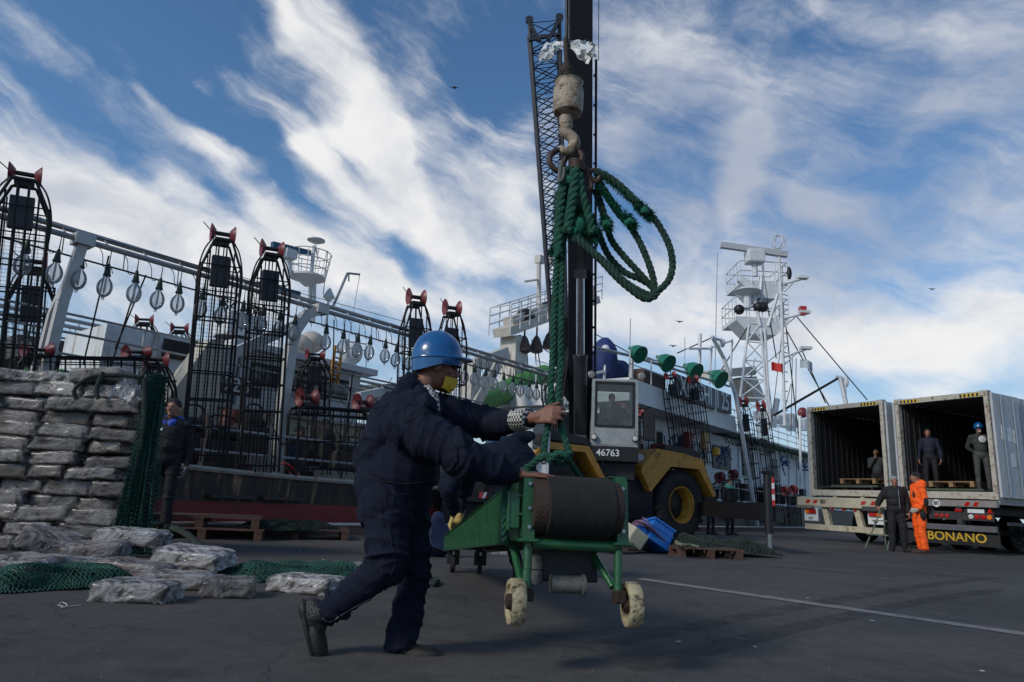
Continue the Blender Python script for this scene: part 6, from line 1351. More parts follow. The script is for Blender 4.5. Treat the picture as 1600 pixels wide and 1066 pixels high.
# ------------------------------------------------------------------ things round the crane
bxx = thing('fish_crate', 'bright blue plastic crate tipped over beside the crane tyre', 'crate', gnd(1020, 868), radians(20))
m = Matrix.Translation(gnd(1020, 866) + Vector((.05, .3, .24))) @ Matrix.Rotation(radians(20), 4, 'Z') @ Matrix.Rotation(radians(28), 4, 'Y') @ Matrix.Rotation(radians(-12), 4, 'X'); R3 = m.to_3x3()
b = MB(); b.box(m.translation, (.40, .5, .34), R3, bev=.015); b.build('crate_body', bluep, bxx); b = MB(); b.box(m @ Vector((0, 0, .18)), (.44, .54, .04), R3, bev=.01); b.box(m @ Vector((0, 0, .06)), (.42, .52, .02), R3); b.build('crate_rim', bluep, bxx)
b = MB(); rr = random.Random(5); c0 = gnd(995, 866) + Vector((0, .4, 0))
purp = M('purple_cable', (.20, .10, .16), .6)
for k in range(9):
    a = rr.uniform(-.2, .2); P_ = [gnd(970 + 5 * k, 862 - k) + Vector((0, .3, .02)), at(980 + 3 * k, 828 - 2 * k + rr.uniform(-4, 4), 10.9), at(1000 + 4 * k, 815 + 3 * k, 10.9), gnd(1040 + 4 * k, 866) + Vector((0, .2, .02))]; b.tube(spline(P_, .04), .011, 5)
o = b.build('cable_tangle', purp, None, True, loc=c0); tag(o, 'tangle of pinkish purple cables arching over the blue crate', 'cables')
o = MB(); o.box(at(990, 838, 10.9), (.30, .3, .26), Matrix.Rotation(.6, 3, 'Y') @ Matrix.Rotation(.4, 3, 'Z'), bev=.03); o = o.build('cream_box', M('cream_plastic', (.40, .38, .28), .6, dirt=((.1, .08, .05), .3, 6)), None, loc=at(990, 838, 10.9)); tag(o, 'cream plastic box lying against the blue crate', 'box')
o = MB(); 
for k in range(5): o.box(gnd(960 + k * 14, 868) + Vector((.0, .35 + .05 * k, .06 + .03 * (k % 2))), (.5, .12, .05), Matrix.Rotation(.2 * k, 3, 'Z'))
o = o.build('scrap_boards', machm, None, loc=gnd(980, 868)); tag(o, 'dark loose boards lying under the crate and cables', 'boards'); o['kind'] = 'stuff'
pallet('wooden_pallet', 'brown pallet under the tangled green net by the outrigger', PM(gnd(1095, 872) + Vector((.1, .45, 0)), .1), wood, L_=1.0)
heap('fishing_net', 'tangled dark green net heaped on the pallet beside the crane outrigger', gnd(1052, 868) + VZ * .1 + Vector((0, .2, 0)), gnd(1200, 870) + Vector((0, .1, .03)), .9, .26, 60, 24, 5, netd, 33, .007)
b = MB(); b.rope([gnd(1050, 866) + VZ * .02, gnd(1052, 855) + VZ * .15, at(1060, 850, 10.4), at(1080, 853, 10.4), at(1092, 855, 10.4)], .028, .1, step=.03); o = b.build('pale_rope', M('pale_rope', (.16, .15, .10), .85), None, True, loc=gnd(1060, 866)); tag(o, 'pale loose rope loop in front of the tangled green net', 'rope')
for i, (px, Y, col, lb) in enumerate(((1140, 21.5, darkc, 'man in black jacket with green neck scarf behind the crane outrigger'), (1110, 21.0, darkc, 'person in striped black and white top behind the crane tyre'))):
    g0 = at(px, 800, Y); J, s, p = stand(g0.x, g0.y, 0, radians(-60), 1.68 if i == 0 else 1.5, 'down')
    t_, P_, R3 = person(lb, J, mats=[col if i == 0 else M('striped_cloth', (.4, .4, .4), .8), trous, skin], s=s, vox=.026)
    if i == 0: b = MB(); b.lathe([(.06, 0), (.16, -.02), (.10, .12), (.07, .13)], J['nk'] - VZ * .02, (0, 0, 1), 14); b.build('scarf', M('green_scarf', (.05, .22, .16), .8), t_, True)
    else:
        nt = MATS['striped_cloth'].node_tree; w = nt.nodes.new('ShaderNodeTexWave'); w.bands_direction = 'Z'; w.inputs['Scale'].default_value = 4; tc = nt.nodes.new('ShaderNodeTexCoord'); nt.links.new(tc.outputs['Object'], w.inputs[0]); cr2 = nt.nodes.new('ShaderNodeValToRGB'); cr2.color_ramp.elements[0].position = .45; cr2.color_ramp.elements[1].position = .5; cr2.color_ramp.elements[0].color = (.015, .015, .015, 1); cr2.color_ramp.elements[1].color = (.55, .55, .55, 1); nt.links.new(w.outputs[1], cr2.inputs[0]); nt.links.new(cr2.outputs[0], nt.nodes['Principled BSDF'].inputs['Base Color'])
# ------------------------------------------------------------------ flatbed truck behind the workers
tk = thing('flatbed_truck', 'white cabbed truck with dark flatbed half hidden behind the two workers', 'truck', at(800, 830, 14) - VZ * 0.1, 0)
ty = 14.2; X = lambda px: at(px, 780, ty).x
def tb(nm, x0, x1, y0, y1, z0, z1, mat, bev=0., par=tk): b = MB(); b.box(((x0 + x1) / 2, (y0 + y1) / 2, (z0 + z1) / 2), (x1 - x0, y1 - y0, z1 - z0), bev=bev); return b.build(nm, mat, par)
tb('flatbed', X(705), X(812), ty, ty + 2.2, .75, 1.12, machm); tb('side_board', X(700), X(815), ty - .05, ty, .62, .84, blackp, .01); tb('load', X(735), X(790), ty + .2, ty + 1.8, 1.12, 1.45, M('dark_canvas', (.03, .03, .028), .9), .06)
cabt = tb('truck_cab', X(818), X(857), ty + .1, ty + 2.0, .75, 2.55, white, .08); tb('cab_window', X(828), X(853), ty + .06, ty + .12, 1.75, 2.3, glassd, .02, cabt)
tb('reflector', X(748), X(764), ty - .08, ty - .05, .70, .82, redr); b = MB(); b.prism([Vector((X(753), ty - .085, .70)), Vector((X(757), ty - .085, .70)), Vector((X(761), ty - .085, .82)), Vector((X(757), ty - .085, .82))], (0, -.004, 0)); b.build('reflector_stripe', letter, tk)
text('truck_number', '98', .22, blackp, cabt, Matrix.Translation((X(843), ty + .09, 1.52)) @ frameX(Vector((1, 0, 0)), VZ))
for x in (X(722), X(790), X(845)): b = MB(); b.lathe([(.2, -.12), (.42, -.12), (.45, -.06), (.45, .06), (.42, .12), (.2, .12)], (x, ty + .2, .45), (0, 1, 0), 24); b.build('truck_wheel', rubber, tk, True)
b = MB(); b.lathe([(.05, 0), (.11, .0), (.12, .05), (.05, .06)], (X(838), ty + .0, 1.95), (0, -1, 0), 18); b.build('side_lamp', machm, cabt, True)
g0 = at(878, 740, 15.3); o = MB(); o.box(g0, (.13, .04, .45)); o2 = o.build('warning_plate', letter, rtc); o = MB(); o.prism([g0 + Vector((-.06, -.024, .05)), g0 + Vector((.06, -.024, -.1)), g0 + Vector((.06, -.024, .2)), g0 + Vector((-.06, -.024, .22))], (0, -.004, 0)); o.build('warning_stripe', redr, rtc)
# ================================================================== ship with the high gantry, abreast of the first
s2t = thing('trawler', 'white ship with railed gantry platform and green boom behind the hook rope', 'ship', W(22, 16, -2), QA)
b = MB(); n2 = 16.5
b.prism([S(752, 640, n2), S(765, 616, n2), S(835, 590, n2), S(905, 575, n2), S(905, 680, n2), S(830, 660, n2), S(752, 668, n2)], QN * 5); b.build('hull', whiteg, s2t)
b = MB(); b.prism([S(765, 622, n2 - .15), S(905, 600, n2 - .15), S(905, 606, n2 - .15), S(765, 628, n2 - .15)], QN * .15); b.build('rub_rail', white, s2t)
nb = MB(); nb.prism([S(820, 592, n2 - .1), S(853, 584, n2 - .1), S(853, 598, n2 - .1), S(820, 605, n2 - .1)], QN * .1); nb.build('name_board', M('varnished_board', (.25, .12, .05), .5, dirt=((.5, .4, .2), .4, 12)), s2t)
b = MB(); b.tube([S(706, 646, n2 - .7), S(852, 586, n2 - .7)], .42, 16); b.tube([S(700, 640, n2 - .3), S(850, 577, n2 - .3)], .12, 8); b.build('green_boom', greenship, s2t, True)
gn = 17.0; gm = M('gantry_paint', (.50, .47, .42), .5, dirt=(RUST, .45, 5), streak=True)
b = MB(); b.bar(S(800, 640, gn), S(803, 528, gn), .75, .8, up=QN); b.bar(S(770, 668, gn), S(812, 528, gn), .4, .4, up=QN); b.build('gantry_column', gm, s2t)
b = MB(); b.bar(S(784, 520, gn), S(925, 470, gn), .9, .35, up=VZ); b.bar(S(795, 508, gn), S(925, 458, gn), .5, .6, up=VZ); b.build('gantry_platform', gm, s2t)
b = MB()
for off in (-.55, .55):
    P = [S(780, 522, gn) + QN * off, S(925, 470, gn) + QN * off]
    for z in (.45, .8, 1.15): b.tube([P[0] + VZ * z, P[1] + VZ * z], .03, 5)
    for k in range(12): c = P[0].lerp(P[1], k / 11); b.tube([c, c + VZ * 1.15], .03, 5)
b.tube([S(780, 522, gn) - QN * .55 + VZ * 1.15, S(780, 522, gn) + QN * .55 + VZ * 1.15], .03, 5); b.build('platform_rail', white, s2t)
b = MB()
for px, py in ((820, 498), (856, 486)): c = S(px, py, gn); b.lathe([(.2, -.35), (.45, -.3), (.42, .15), (.2, .4), (.05, .42)], c, (0, 0, 1), 12)
b.build('block_cover', blackp, s2t, True)
for i, (px, py) in enumerate(((819, 540), (838, 540), (858, 534))):
    c = S(px, py, gn - .4); b = MB(); b.lathe([(.05, .42), (.14, .30), (.27, -.05), (.28, -.25), (.16, -.32)], c, (0, 0, 1), 14); b.tube([c + VZ * .4, c + VZ * .8], .04, 5); b.build('hanging_block', M('rusty_block', (.06, .04, .035), .7), s2t, True)
b = MB()
for p_, q_ in (((816, 545), (806, 615)), ((823, 545), (828, 620)), ((836, 545), (842, 620)), ((840, 545), (852, 625)), ((830, 532), (872, 560)), ((850, 535), (880, 575)), ((860, 545), (862, 600))): b.tube([S(*p_, gn - .4), S(*q_, gn)], .025, 4)
b.build('hoist_wire', blackp, s2t)
b = MB(); b.tube([S(842, 500, gn), S(842, 402, gn)], .10, 8); b.tube([S(842, 437, gn), S(820, 440, gn)], .05, 6); b.tube([S(842, 408, gn), S(860, 408, gn)], .035, 5); b.box(S(843, 406, gn), (.3, .3, .35), R_); b.box(S(860, 408, gn), (.2, .2, .3), R_); b.build('signal_mast', gm, s2t)
b = MB(); b.bar(S(733, 640, 15.2), S(738, 570, 15.2), .45, .45, up=QN); b.bar(S(738, 572, 15.2), S(790, 552, 15.2), .42, .35, up=QN); b.bar(S(736, 640, 15), S(776, 568, 15), .35, .3, up=QN); o = b.build('gallows', gm, s2t)
# ================================================================== ship with the name board
s3t = thing('fishing_ship', 'white fishing ship with a large name board above its bridge windows', 'ship', W(32, 13, -2), QA)
b = MB()
hull3, _ = grid_hull('hull', M('black_ship_hull', (.02, .02, .022), .5, dirt=(RUST, .45, 4), streak=True), s3t, 17.5, 58, 10.3, 17, lambda s: 1.05, bow=None)
b = MB(); Pn = [W(s, 10.28, 1.08) for s in np.arange(18, 57, 1)]; b.tube(Pn, .05, 6); b.build('bulwark_cap', white, s3t)
n3 = 11.7
b = MB(); b.prism([S(925, 690, n3), S(928, 585, n3), S(1010, 565, n3), S(1145, 628, n3), S(1145, 700, n3)][:0] or [W(19.6, n3, .9), W(19.6, n3, 4.2), W(28.3, n3, 4.2), W(28.3, n3, .9)], QN * 4.6); br3 = b.build('superstructure', whiteg, s3t)
b = MB(); b.prism([W(28.3, n3 + .25, .9), W(28.3, n3 + .25, 3.95), W(56, n3 + .25, 4.1), W(56, n3 + .25, .9)], QN * 4.2); b.build('aft_deckhouse', whiteg, s3t)
b = MB(); b.prism([W(19.3, n3 - 1.0, 4.0), W(28.6, n3 - 1.0, 3.95), W(28.6, n3 - 1.0, 4.2), W(28.4, n3 - 1.0, 4.62), W(19.3, n3 - 1.0, 4.75)], QN * 6.2); b.build('bridge_wing', white, s3t)
b = MB(); qbox(b, 28.7, 56, n3 - .35, n3 + 4.6, 4.12, 4.22); b.build('upper_deck', white, s3t)
b = MB(); qbox(b, 20.7, 22.3, n3 - .8, n3 + 3, 4.75, 5.32); b.build('dark_panel', M('dark_rust_panel', (.05, .03, .028), .7, dirt=(RUST, .5, 4)), s3t)
# name board
nA, nB = S(1057, 597, n3 - 1.12), S(1139, 633, n3 - 1.12); nA = W(22.5, n3 - 1.12, 5.0); nB = W(27.5, n3 - 1.12, 5.0); c = (nA + nB) / 2; ln = (nB - nA).length
b = MB(); b.box(c, (ln + .2, .10, .80), R_); nb = b.build('name_board', M('slate_name_board', (.035, .045, .06), .5, dirt=((.1, .1, .1), .25, 3)), s3t)
tx = text('ship_name', 'XIN SHI JI 25', 1.0, letter, nb, Matrix.Translation(c - QN * .06) @ frameX(QD, VZ) @ Matrix.Diagonal((ln / 5.9, 1, 1, 1)))
for s in (19.9, 21.4, 22.9, 24.6):
    b = MB(); qbox(b, s, s + .75, n3 - .04, n3 + .02, 2.6, 3.5); f = b.build('window_frame', M('grey_window_frame', (.25, .27, .27), .5), br3); b = MB(); qbox(b, s + .06, s + .69, n3 - .06, n3 - .03, 2.67, 3.43); b.build('pane', glassd, f).parent = f
b = MB(); qbox(b, 28.9, 31.0, n3 + .2, n3 + .26, 2.5, 3.5); f = b.build('window_frame', blackp, br3); b = MB(); qbox(b, 27.0, 27.8, n3 - .04, n3 + .02, 2.4, 3.4); b.build('window_frame', glassd, br3)
for a_, c_, z_ in ((32.5, 34, 2.4), (36.5, 37.5, 1.6)): b = MB(); qbox(b, a_, c_, n3 + .2, n3 + .25, z_, 3.5); b.build('door', M('grey_green_door', (.16, .19, .18), .6, dirt=(RUST, .4, 4)), s3t)
b = MB(); b.box(W(25.6, n3 - .2, 3.2), (.55, .25, .95), R_, bev=.08); fb = b.build('fire_locker', M('red_locker_paint', (.32, .03, .03), .5, dirt=(RUST, .35, 6)), s3t)
text('locker_letter', 'F', .5, letter, fb, Matrix.Translation(W(25.6, n3 - .34, 3.2)) @ frameX(QD, VZ))
b = MB(); b.box(W(22.9, n3 - .5, 2.45), (1.3, .6, .9), R_, bev=.05); b.box(W(24.3, n3 - .5, 2.3), (.5, .5, .6), R_, bev=.05); b.build('red_deck_box', M('dark_red_paint', (.14, .02, .02), .6, dirt=(RUST, .4, 6)), s3t)
b = MB()
qrail(b, [W(19.3, n3 - 1, 4.75), W(22.3, n3 - 1, 4.75)], .9, 2, .025, 1.4); qrail(b, [W(28.7, n3 - .3, 4.2), W(56, n3 - .3, 4.2)], .95, 3, .03, 1.5); qrail(b, [W(18, 10.45, 1.1), W(56, 10.45, 1.1)], 1.0, 2, .03, 2.)
qrail(b, [W(19.6, n3 + 3, 4.8), W(28, n3 + 3, 4.8)], .9, 2, .025, 1.4); b.build('guard_rail', white, s3t)
nf = M('hanging_green_net', (.03, .06, .03), .9, var=.5)
b = MB()
def fn(u, v): return W(28.8 + u * 26, n3 - .38 + .06 * sin(u * 90), 4.15 - v * .55) + nv3(u * 30, v * 3, 1) * .15
net(b, fn, 150, 6, .02, .1, 3); b.build('deck_edge_net', nf, s3t)
b = MB()
for k in range(16): s = 32 + k * 1.5; b.tube([W(s, n3 + .22, 1.2), W(s, n3 + .22, 3.9)], .035, 5)
b.build('wall_rib', white, s3t)
# blue covers
for i, (px, py, w, h, lb) in enumerate(((945, 562, .95, 1.45, 'upright blue canvas cover on the bridge roof above the crane cab'), (962, 581, 1.5, .8, 'low dark blue canvas bundle on the bridge roof above the crane cab'))):
    c = S(px, py, n3 + .2); o = MB(); o.ell(c, (w / 2, .5, h / 2), R_, 20, 14)
    for v in o.v: v += noise.noise_vector(v * 3) * .12
    o = o.build('canvas_cover', bluec, None, True, loc=c); tag(o, lb, 'canvas cover')
b = MB(); b.tube([S(944, 600, n3), S(946, 548, n3)], .05, 6); b.ell(S(946, 546, n3), (.16, .16, .16)); b.tube([S(930, 583, n3), S(962, 578, n3)], .05, 5); b.build('white_lamp_post', white, s3t)
# green floodlights on their bar
fl = thing('floodlight', 'x', 'floodlight', (0, 0, -100)); b = MB(); b.lathe([(.10, -.52), (.20, -.46), (.36, -.20), (.42, .10), (.43, .14), (.38, .14)], (0, 0, -100), (0, 0, 1), 20); b.box((0, 0, -100.55), (.16, .16, .2)); b.build('floodlight_shell', greenlamp, fl, True)
b = MB(); b.lathe([(0, 0), (.37, 0), (.36, .02), (0, .03)], (0, 0, -99.94), (0, 0, 1), 20); b.build('floodlight_glass', M('dull_lamp_glass', (.16, .18, .17), .2, bump=0), fl, True); PROTO.append(fl)
for i, (px, py) in enumerate(((998, 553), (1042, 567), (1085, 580), (1124, 592))):
    c = S(px, py, 10.6); k = [.72, .78, .84, .9][i]; m = Matrix.Translation(c) @ Vector((.45, -.55, -.45)).to_track_quat('Z', 'Y').to_matrix().to_4x4() @ Matrix.Scale(k, 4)
    dup(fl, m, ('green floodlight leftmost of the row, next to the crane boom', 'green floodlight second from the left in the row', 'green floodlight third in the row, above the start of the name board', 'green floodlight rightmost of the row, over the end of the name board')[i], 'green floodlights in a row on the bridge')
b = MB(); b.tube([S(925, 542, 10.8), S(985, 556, 10.8), S(1140, 604, 10.8)], .05, 6); b.tube([S(1010, 560, 10.8), S(1130, 590, 10.8)], .03, 6); b.tube([S(986, 610, 11), S(988, 556, 11)], .07, 6); b.tube([S(984, 555, 11), S(985, 498, 11)], .015, 4); b.tube([S(1070, 585, 12), S(1070, 527, 12)], .015, 4); b.tube([S(1117, 590, 13), S(1121, 395, 13)], .02, 4); b.build('floodlight_bar', galv, s3t)
# racks of this ship
G3 = 'upright jigging racks of the ship with the name board'
for (a_, b_, kd, lb) in (((1048, 592), (1066, 716), 'tall', 'rack left of the name board, nearest the crane cab'), ((1083, 598), (1100, 728), 'tall', 'rack standing in front of the name board'), ((1162, 635), (1184, 822), 'tall', 'leaning rack right of the white pole, left one of the pair'), ((1190, 642), (1216, 826), 'tall', 'leaning rack right of the white pole, right one of the pair')):
    rack(kd, S(*a_, 10.35), S(*b_, 10.35), lb, G3, yaw=-.5, sc=.95)
G4 = 'low racks with red spools along the bulwark'
for i, (px, py) in enumerate(((1136, 752), (1234, 775))): rack('wide', S(px, py, 10.4), S(px + 4, py + 58, 10.4), ('low dark rack with red spools below the white pole', 'low dark rack with red spools beside the left trailer')[i], G4, sc=1.1)
rack('wide', S(985, 640 + 10, 10.4), S(985, 712, 10.4), 'low dark rack behind the crane cab with red spools', G4)
t = thing('leaning_pole', 'white pole leaning along the ship side in front of the racks', 'pole', S(1182, 830, 10.2)); b = MB(); b.tube([S(1131, 560, 10.5), S(1150, 620, 10.3), S(1184, 828, 10.1)], .085, 10); b.build('pole_tube', white, t, True); b = MB(); b.tube([S(1112, 525, 10.6), S(1131, 560, 10.5)], .08, 8); b.tube([S(1112, 528, 10.6), S(1128, 532, 10.6)], .06, 6); b.ell(S(1128, 536, 10.6), (.14, .14, .2)); b.build('pole_head', white, t, True)
# deck clutter below the racks
b = MB(); rr = random.Random(8)
for k in range(26): s = 20 + k * 1.15; h = rr.uniform(.5, 1.1); b.box(W(s, 11 + rr.uniform(0, .4), 1.0 + h / 2), (rr.uniform(.3, .9), .4, h), R_, bev=.04)
b.build('deck_gear', machm, s3t)
o = MB(); o.box(S(1101, 688, 10.7), (.5, .15, .7), R_, bev=.05); o = o.build('yellow_warning_board', yellow, None, loc=S(1101, 688, 10.7)); tag(o, 'dull yellow board hanging above the crane fender', 'board')
o = MB(); o.lathe([(.1, 0), (.16, .03), (.16, .25), (.05, .33)], S(1119, 712, 10.7), (0, 0, 1), 12); o = o.build('yellow_lantern', M('yellow_lantern_paint', (.6, .33, .03), .4), None, True, loc=S(1119, 712, 10.7)); tag(o, 'small yellow orange lantern on the ship rail', 'lantern')
for i, (px, py) in enumerate(((1225, 720), (1255, 722), (1130, 705), (1050, 690))):
    b = MB(); c = S(px, py, 11.2); r2 = random.Random(i)
    for k in range(7): b.tube(spline([c + Vector((r2.uniform(-.3, .3), 0, r2.uniform(-.3, .3))), c + Vector((r2.uniform(-.3, .3), .1, r2.uniform(-.4, .2))), c + Vector((r2.uniform(-.4, .4), 0, r2.uniform(-.8, 0)))], .08), .025, 4)
    o = b.build('blue_line_bundle', M('blue_line', (.02, .06, .18), .8), None, loc=c); tag(o, 'small bundle of blue line tied to the ship wall', 'line', 'blue line bundles on the ship wall')
# lattice mast tower
mt3 = thing('lattice_mast', 'tall white lattice mast with two platforms and a long radar bar', 'mast', at(1195, 680, 38), 0)
mm = M('mast_white', (.58, .60, .62), .45, dirt=(RUST, .3, 3)); YM = 38
def T(px, py, dy=0): return at(px, py, YM + dy)
b = MB()
for (a_, c_) in (((1152, 660), (1170, 508)), ((1201, 660), (1189, 515)), ((1203, 660), (1195, 515))): 
    for dy in (0, 2.2): b.tube([T(*a_, dy), T(*c_, dy)], .075, 7)
for i in range(5):
    y0, y1 = 650 - i * 29, 650 - (i + 1) * 29; l0, l1 = 1153 + i * 3.6, 1153 + (i + 1) * 3.6; r0_, r1_ = 1201 - i * 2.4, 1201 - (i + 1) * 2.4
    for dy in (0, 2.2): b.tube([T(l0, y0, dy), T(r1_, y1, dy)], .045, 5); b.tube([T(r0_, y0, dy), T(l1, y1, dy)], .045, 5); b.tube([T(l1, y1, dy), T(r1_, y1 + 2, dy)], .045, 5)
b.tube([T(1174, 440), T(1188, 510)], .1, 6); b.tube([T(1215, 460), T(1200, 510)], .1, 6); b.tube([T(1190, 430), T(1188, 460)], .1, 6); b.build('mast_lattice', mm, mt3)
b = MB(); b.tube([T(1226, 665), T(1222, 500), T(1217, 395)], .09, 8); b.build('mast_pole', mm, mt3); b = MB()
for k in range(17): b.tube([T(1222 + .05 * k, 655 - k * 15), T(1231, 657 - k * 15)], .03, 4)
b.build('mast_rung', galv, mt3)
for (x0_, y0_, x1_, y1_) in ((1150, 490, 1233, 514), (1157, 433, 1231, 456)):
    b = MB(); A0, A1 = T(x0_, y0_), T(x1_, y1_); A0.z = A1.z = (A0.z + A1.z) / 2; dd = Vector((0, 2.6, 0)); b.prism([A0, A1, A1 + dd, A0 + dd], VZ * .22); b.prism([A0.lerp(A1, .25) - VZ * .8, A0.lerp(A1, .75) - VZ * .8, A1, A0], dd * .6); b.build('mast_platform', mm, mt3)
    b = MB(); h = 1.1; c4 = [A0, A1, A1 + dd, A0 + dd, A0]
    for p_, q_ in zip(c4[:-1], c4[1:]):
        for z in (.5, 1.1): b.tube([p_ + VZ * (z + .3), q_ + VZ * (z + .3)], .035, 4)
        for k in range(4): c = p_.lerp(q_, k / 4); b.tube([c, c + VZ * 1.4], .03, 4)
    b.build('mast_rail', mm, mt3)
b = MB(); b.bar(T(1126, 383), T(1230, 398), .30, .34); b.build('radar_bar', M('radar_grey', (.42, .44, .46), .5), mt3); b = MB(); b.box(T(1179, 402), (1.0, .9, .8), bev=.1); b.cyl(T(1179, 408), T(1180, 432), .16, 10); b.build('radar_motor', mm, mt3)
b = MB(); b.bar(T(1156, 436), T(1174, 452), .35, .4); b.cyl(T(1168, 456), T(1168, 482), .22, 10); b.lathe([(.2, -.3), (.8, 0), (.6, .15), (.1, .3)], T(1168, 456), (0, 0, 1), 12); b.build('small_radar', mm, mt3)
b = MB()
for e in (((1225, 444), (1254, 436)), ((1225, 498), (1257, 490)), ((1225, 558), (1259, 546))): b.tube([T(*e[0]), T(*e[1])], .07, 5); b.tube([T(e[0][0], e[0][1] + 12), T(e[1][0] - 14, e[1][1] + 5)], .05, 4); b.box(T(e[1][0], e[1][1] - 2), (.6, .4, .15))
b.build('lamp_bracket', mm, mt3); b = MB(); ring(T(1216, 378), .42, .04, (0, 1, 0), b, 20); ring(T(1216, 378), .42, .04, (1, .2, 0), b, 20); b.tube([T(1217, 395), T(1216, 390)], .05, 5); b.build('loop_antenna', mm, mt3)
b = MB(); b.box(T(1254, 486), (.35, .35, .5)); b.build('red_signal_lamp', redr, mt3); b = MB(); b.ell(T(1185, 480), (.3, .3, .3)); b.ell(T(1192, 480), (.3, .3, .3)); b.ell(T(1155, 484), (.3, .3, .3)); b.ell(T(1233, 427), (.15, .15, .4)); b.build('mast_horn', blackp, mt3, True)
b = MB()
for p_, q_ in (((1160, 600), (1230, 540)), ((1222, 520), (1206, 660)), ((1236, 600), (1226, 640)), ((1180, 560), (1160, 640)), ((1192, 520), (1206, 640)), ((1188, 400), (1200, 470)), ((1238, 560), (1236, 680)), ((1244, 560), (1243, 680))): b.tube([T(*p_), T(*q_)], .022, 4)
b.build('halyard', blackp, mt3)
fk = M('funnel_cream', (.40, .38, .33), .5, dirt=(RUST, .3, 3)); b = MB(); b.prism([S(1128, 578, 14.5), S(1183, 572, 14.5), S(1181, 586, 14.5), S(1128, 590, 14.5)], QN * 1.5); b.prism([S(1166, 592, 14.6), S(1182, 588, 14.6), S(1196, 622, 14.6), S(1184, 628, 14.6)], QN * 1.2); b.build('funnel_beam', fk, s3t)
b = MB()
for p_, q_ in (((1192, 660), (1200, 640)), ((1208, 660), (1214, 625))): b.tube([S(*p_, 14), S(*q_, 14)], .2, 8)
for k in range(8): px = 1185 + k * 10; c = S(px, 650 + k * 2, 13.4); b.box(c, (.5, .5, .5 + .3 * (k % 3)), R_, bev=.05)
b.build('roof_gear', mm, s3t); 
b = MB(); b.tube([S(1092, 600, 14), S(1094, 522, 14)], .1, 6); b.tube([S(1075, 545, 14), S(1110, 545, 14)], .06, 5); b.tube([S(1108, 600, 14), S(1112, 540, 14)], .07, 5); b.tube([S(1140, 600, 14), S(1144, 530, 14)], .07, 5); b.tube([S(1108, 545, 14), S(1144, 532, 14)], .05, 5); b.build('small_mast', mm, s3t)
# stays
b = MB()
for p_, q_ in (((1170, 508), (1120, 590)), ((1112, 528), (1058, 552)), ((1188, 465), (1175, 480)), ((1228, 515), (1310, 660)), ((1228, 510), (1250, 700)), ((1245, 495), (1355, 625)), ((1310, 590), (1180, 665)), ((1310, 592), (1210, 650)), ((1254, 550), (1290, 630)), ((1198, 470), (1213, 560))): b.tube([T(*p_), T(*q_)], .035, 4)
b.tube([T(930, 522), T(986, 553)], .03, 4); b.build('stay_wire', blackp, mt3)
def flag(name, label, mat, P_, w, h, sd):
    b = MB(); vs = []; fs = []
    for i in range(9):
        for j in range(13): u, v = j / 12, i / 8; vs.append(P_ + Vector((u * w, .3 * w * sin(u * 6 + sd) * u, -v * h - u * u * .2 * h + .03 * sin(u * 7)))) 
    for i in range(8):
        for j in range(12): fs.append((i * 13 + j, i * 13 + j + 1, i * 13 + j + 14, i * 13 + j + 13))
    b.add(vs, fs); o = b.build(name, mat, None, True, loc=P_); tag(o, label, 'flag')
flag('red_flag', 'small red flag flying beside the lattice mast', M('red_flag_cloth', (.45, .02, .015), .7), T(1205, 566), .62 * 1.0, .5, 0)
flag('white_flag', 'small pale blue and white flag on the stay right of the mast', M('pale_flag_cloth', (.42, .48, .52), .7), T(1250, 562), .8, .5, 2)
t = thing('derrick_post', 'distant white twin hook derrick head behind the left trailer', 'derrick', T(1318, 640)); b = MB(); b.tube([T(1324, 640), T(1312, 588)], .12, 6); b.tube([T(1322, 640), T(1321, 596)], .05, 4); b.tube([T(1306, 588), T(1322, 594)], .10, 6); b.ell(T(1322, 597), (.14, .14, .3)); b.build('derrick_arm', mm, t)
t = thing('work_lamp_mast', 'short pole with red round lamps beside the left trailer top', 'pole', S(1250, 700, 11)); b = MB(); b.tube([S(1251, 760, 11), S(1250, 650, 11)], .07, 6); b.build('pole_tube', white, t); b = MB(); b.ell(S(1254, 645, 11), (.28, .2, .3)); b.build('round_lamp', redm, t, True)
# seagulls
for i, (px, py, Y) in enumerate(((1457, 452, 70), (1052, 541, 60), (1062, 503, 60), (710, 137, 50))):
    c = at(px, py, Y); b = MB(); k = .28; b.prism([c, c + Vector((-k * 1.3, .1, .12)), c + Vector((-k * .6, .2, .12)), c + Vector((k * .7, .1, .10)), c + Vector((k * 1.3, 0, .08))], (0, .03, -.03)); b.ell(c, (.1, .2, .07)); o = b.build('seagull', M('dark_gull', (.08, .08, .09), .8), None, True, loc=c); tag(o, 'tiny dark seagull far off in the sky', 'bird', 'seagulls in the sky')
# ================================================================== container trailers
TA = Vector((.885, .465, 0)).normalized(); TW = Vector((.465, -.885, 0)).normalized()    # along the trailer away from us, and across its tail from left to right
TRm = Matrix((TW, TA, VZ)).transposed()
def cont(name, label, P0, wd, zb, zt, L_, labels_):
    """P0: ground point under the left tail corner"""
    t = thing(name, label, 'container trailer', mat=Matrix.Translation(P0) @ TRm.to_4x4())
    def Q(x, y, z): return P0 + TW * x + TA * y + VZ * z
    def bx(b, x0, x1, y0, y1, z0, z1, bev=0): b.box(Q((x0 + x1) / 2, (y0 + y1) / 2, (z0 + z1) / 2), (x1 - x0, y1 - y0, z1 - z0), TRm, bev=bev)
    return t, Q, bx
contw = M('container_frame_paint', (.42, .39, .33), .55, dirt=((.14, .06, .035), .55, 7), var=.15)
contg = M('container_wall_grey', (.30, .32, .34), .45, dirt=((.12, .09, .07), .33, 2.5), streak=True)
inner = M('container_inner_steel', (.024, .024, .025), .6, dirt=((.05, .035, .03), .4, 4))
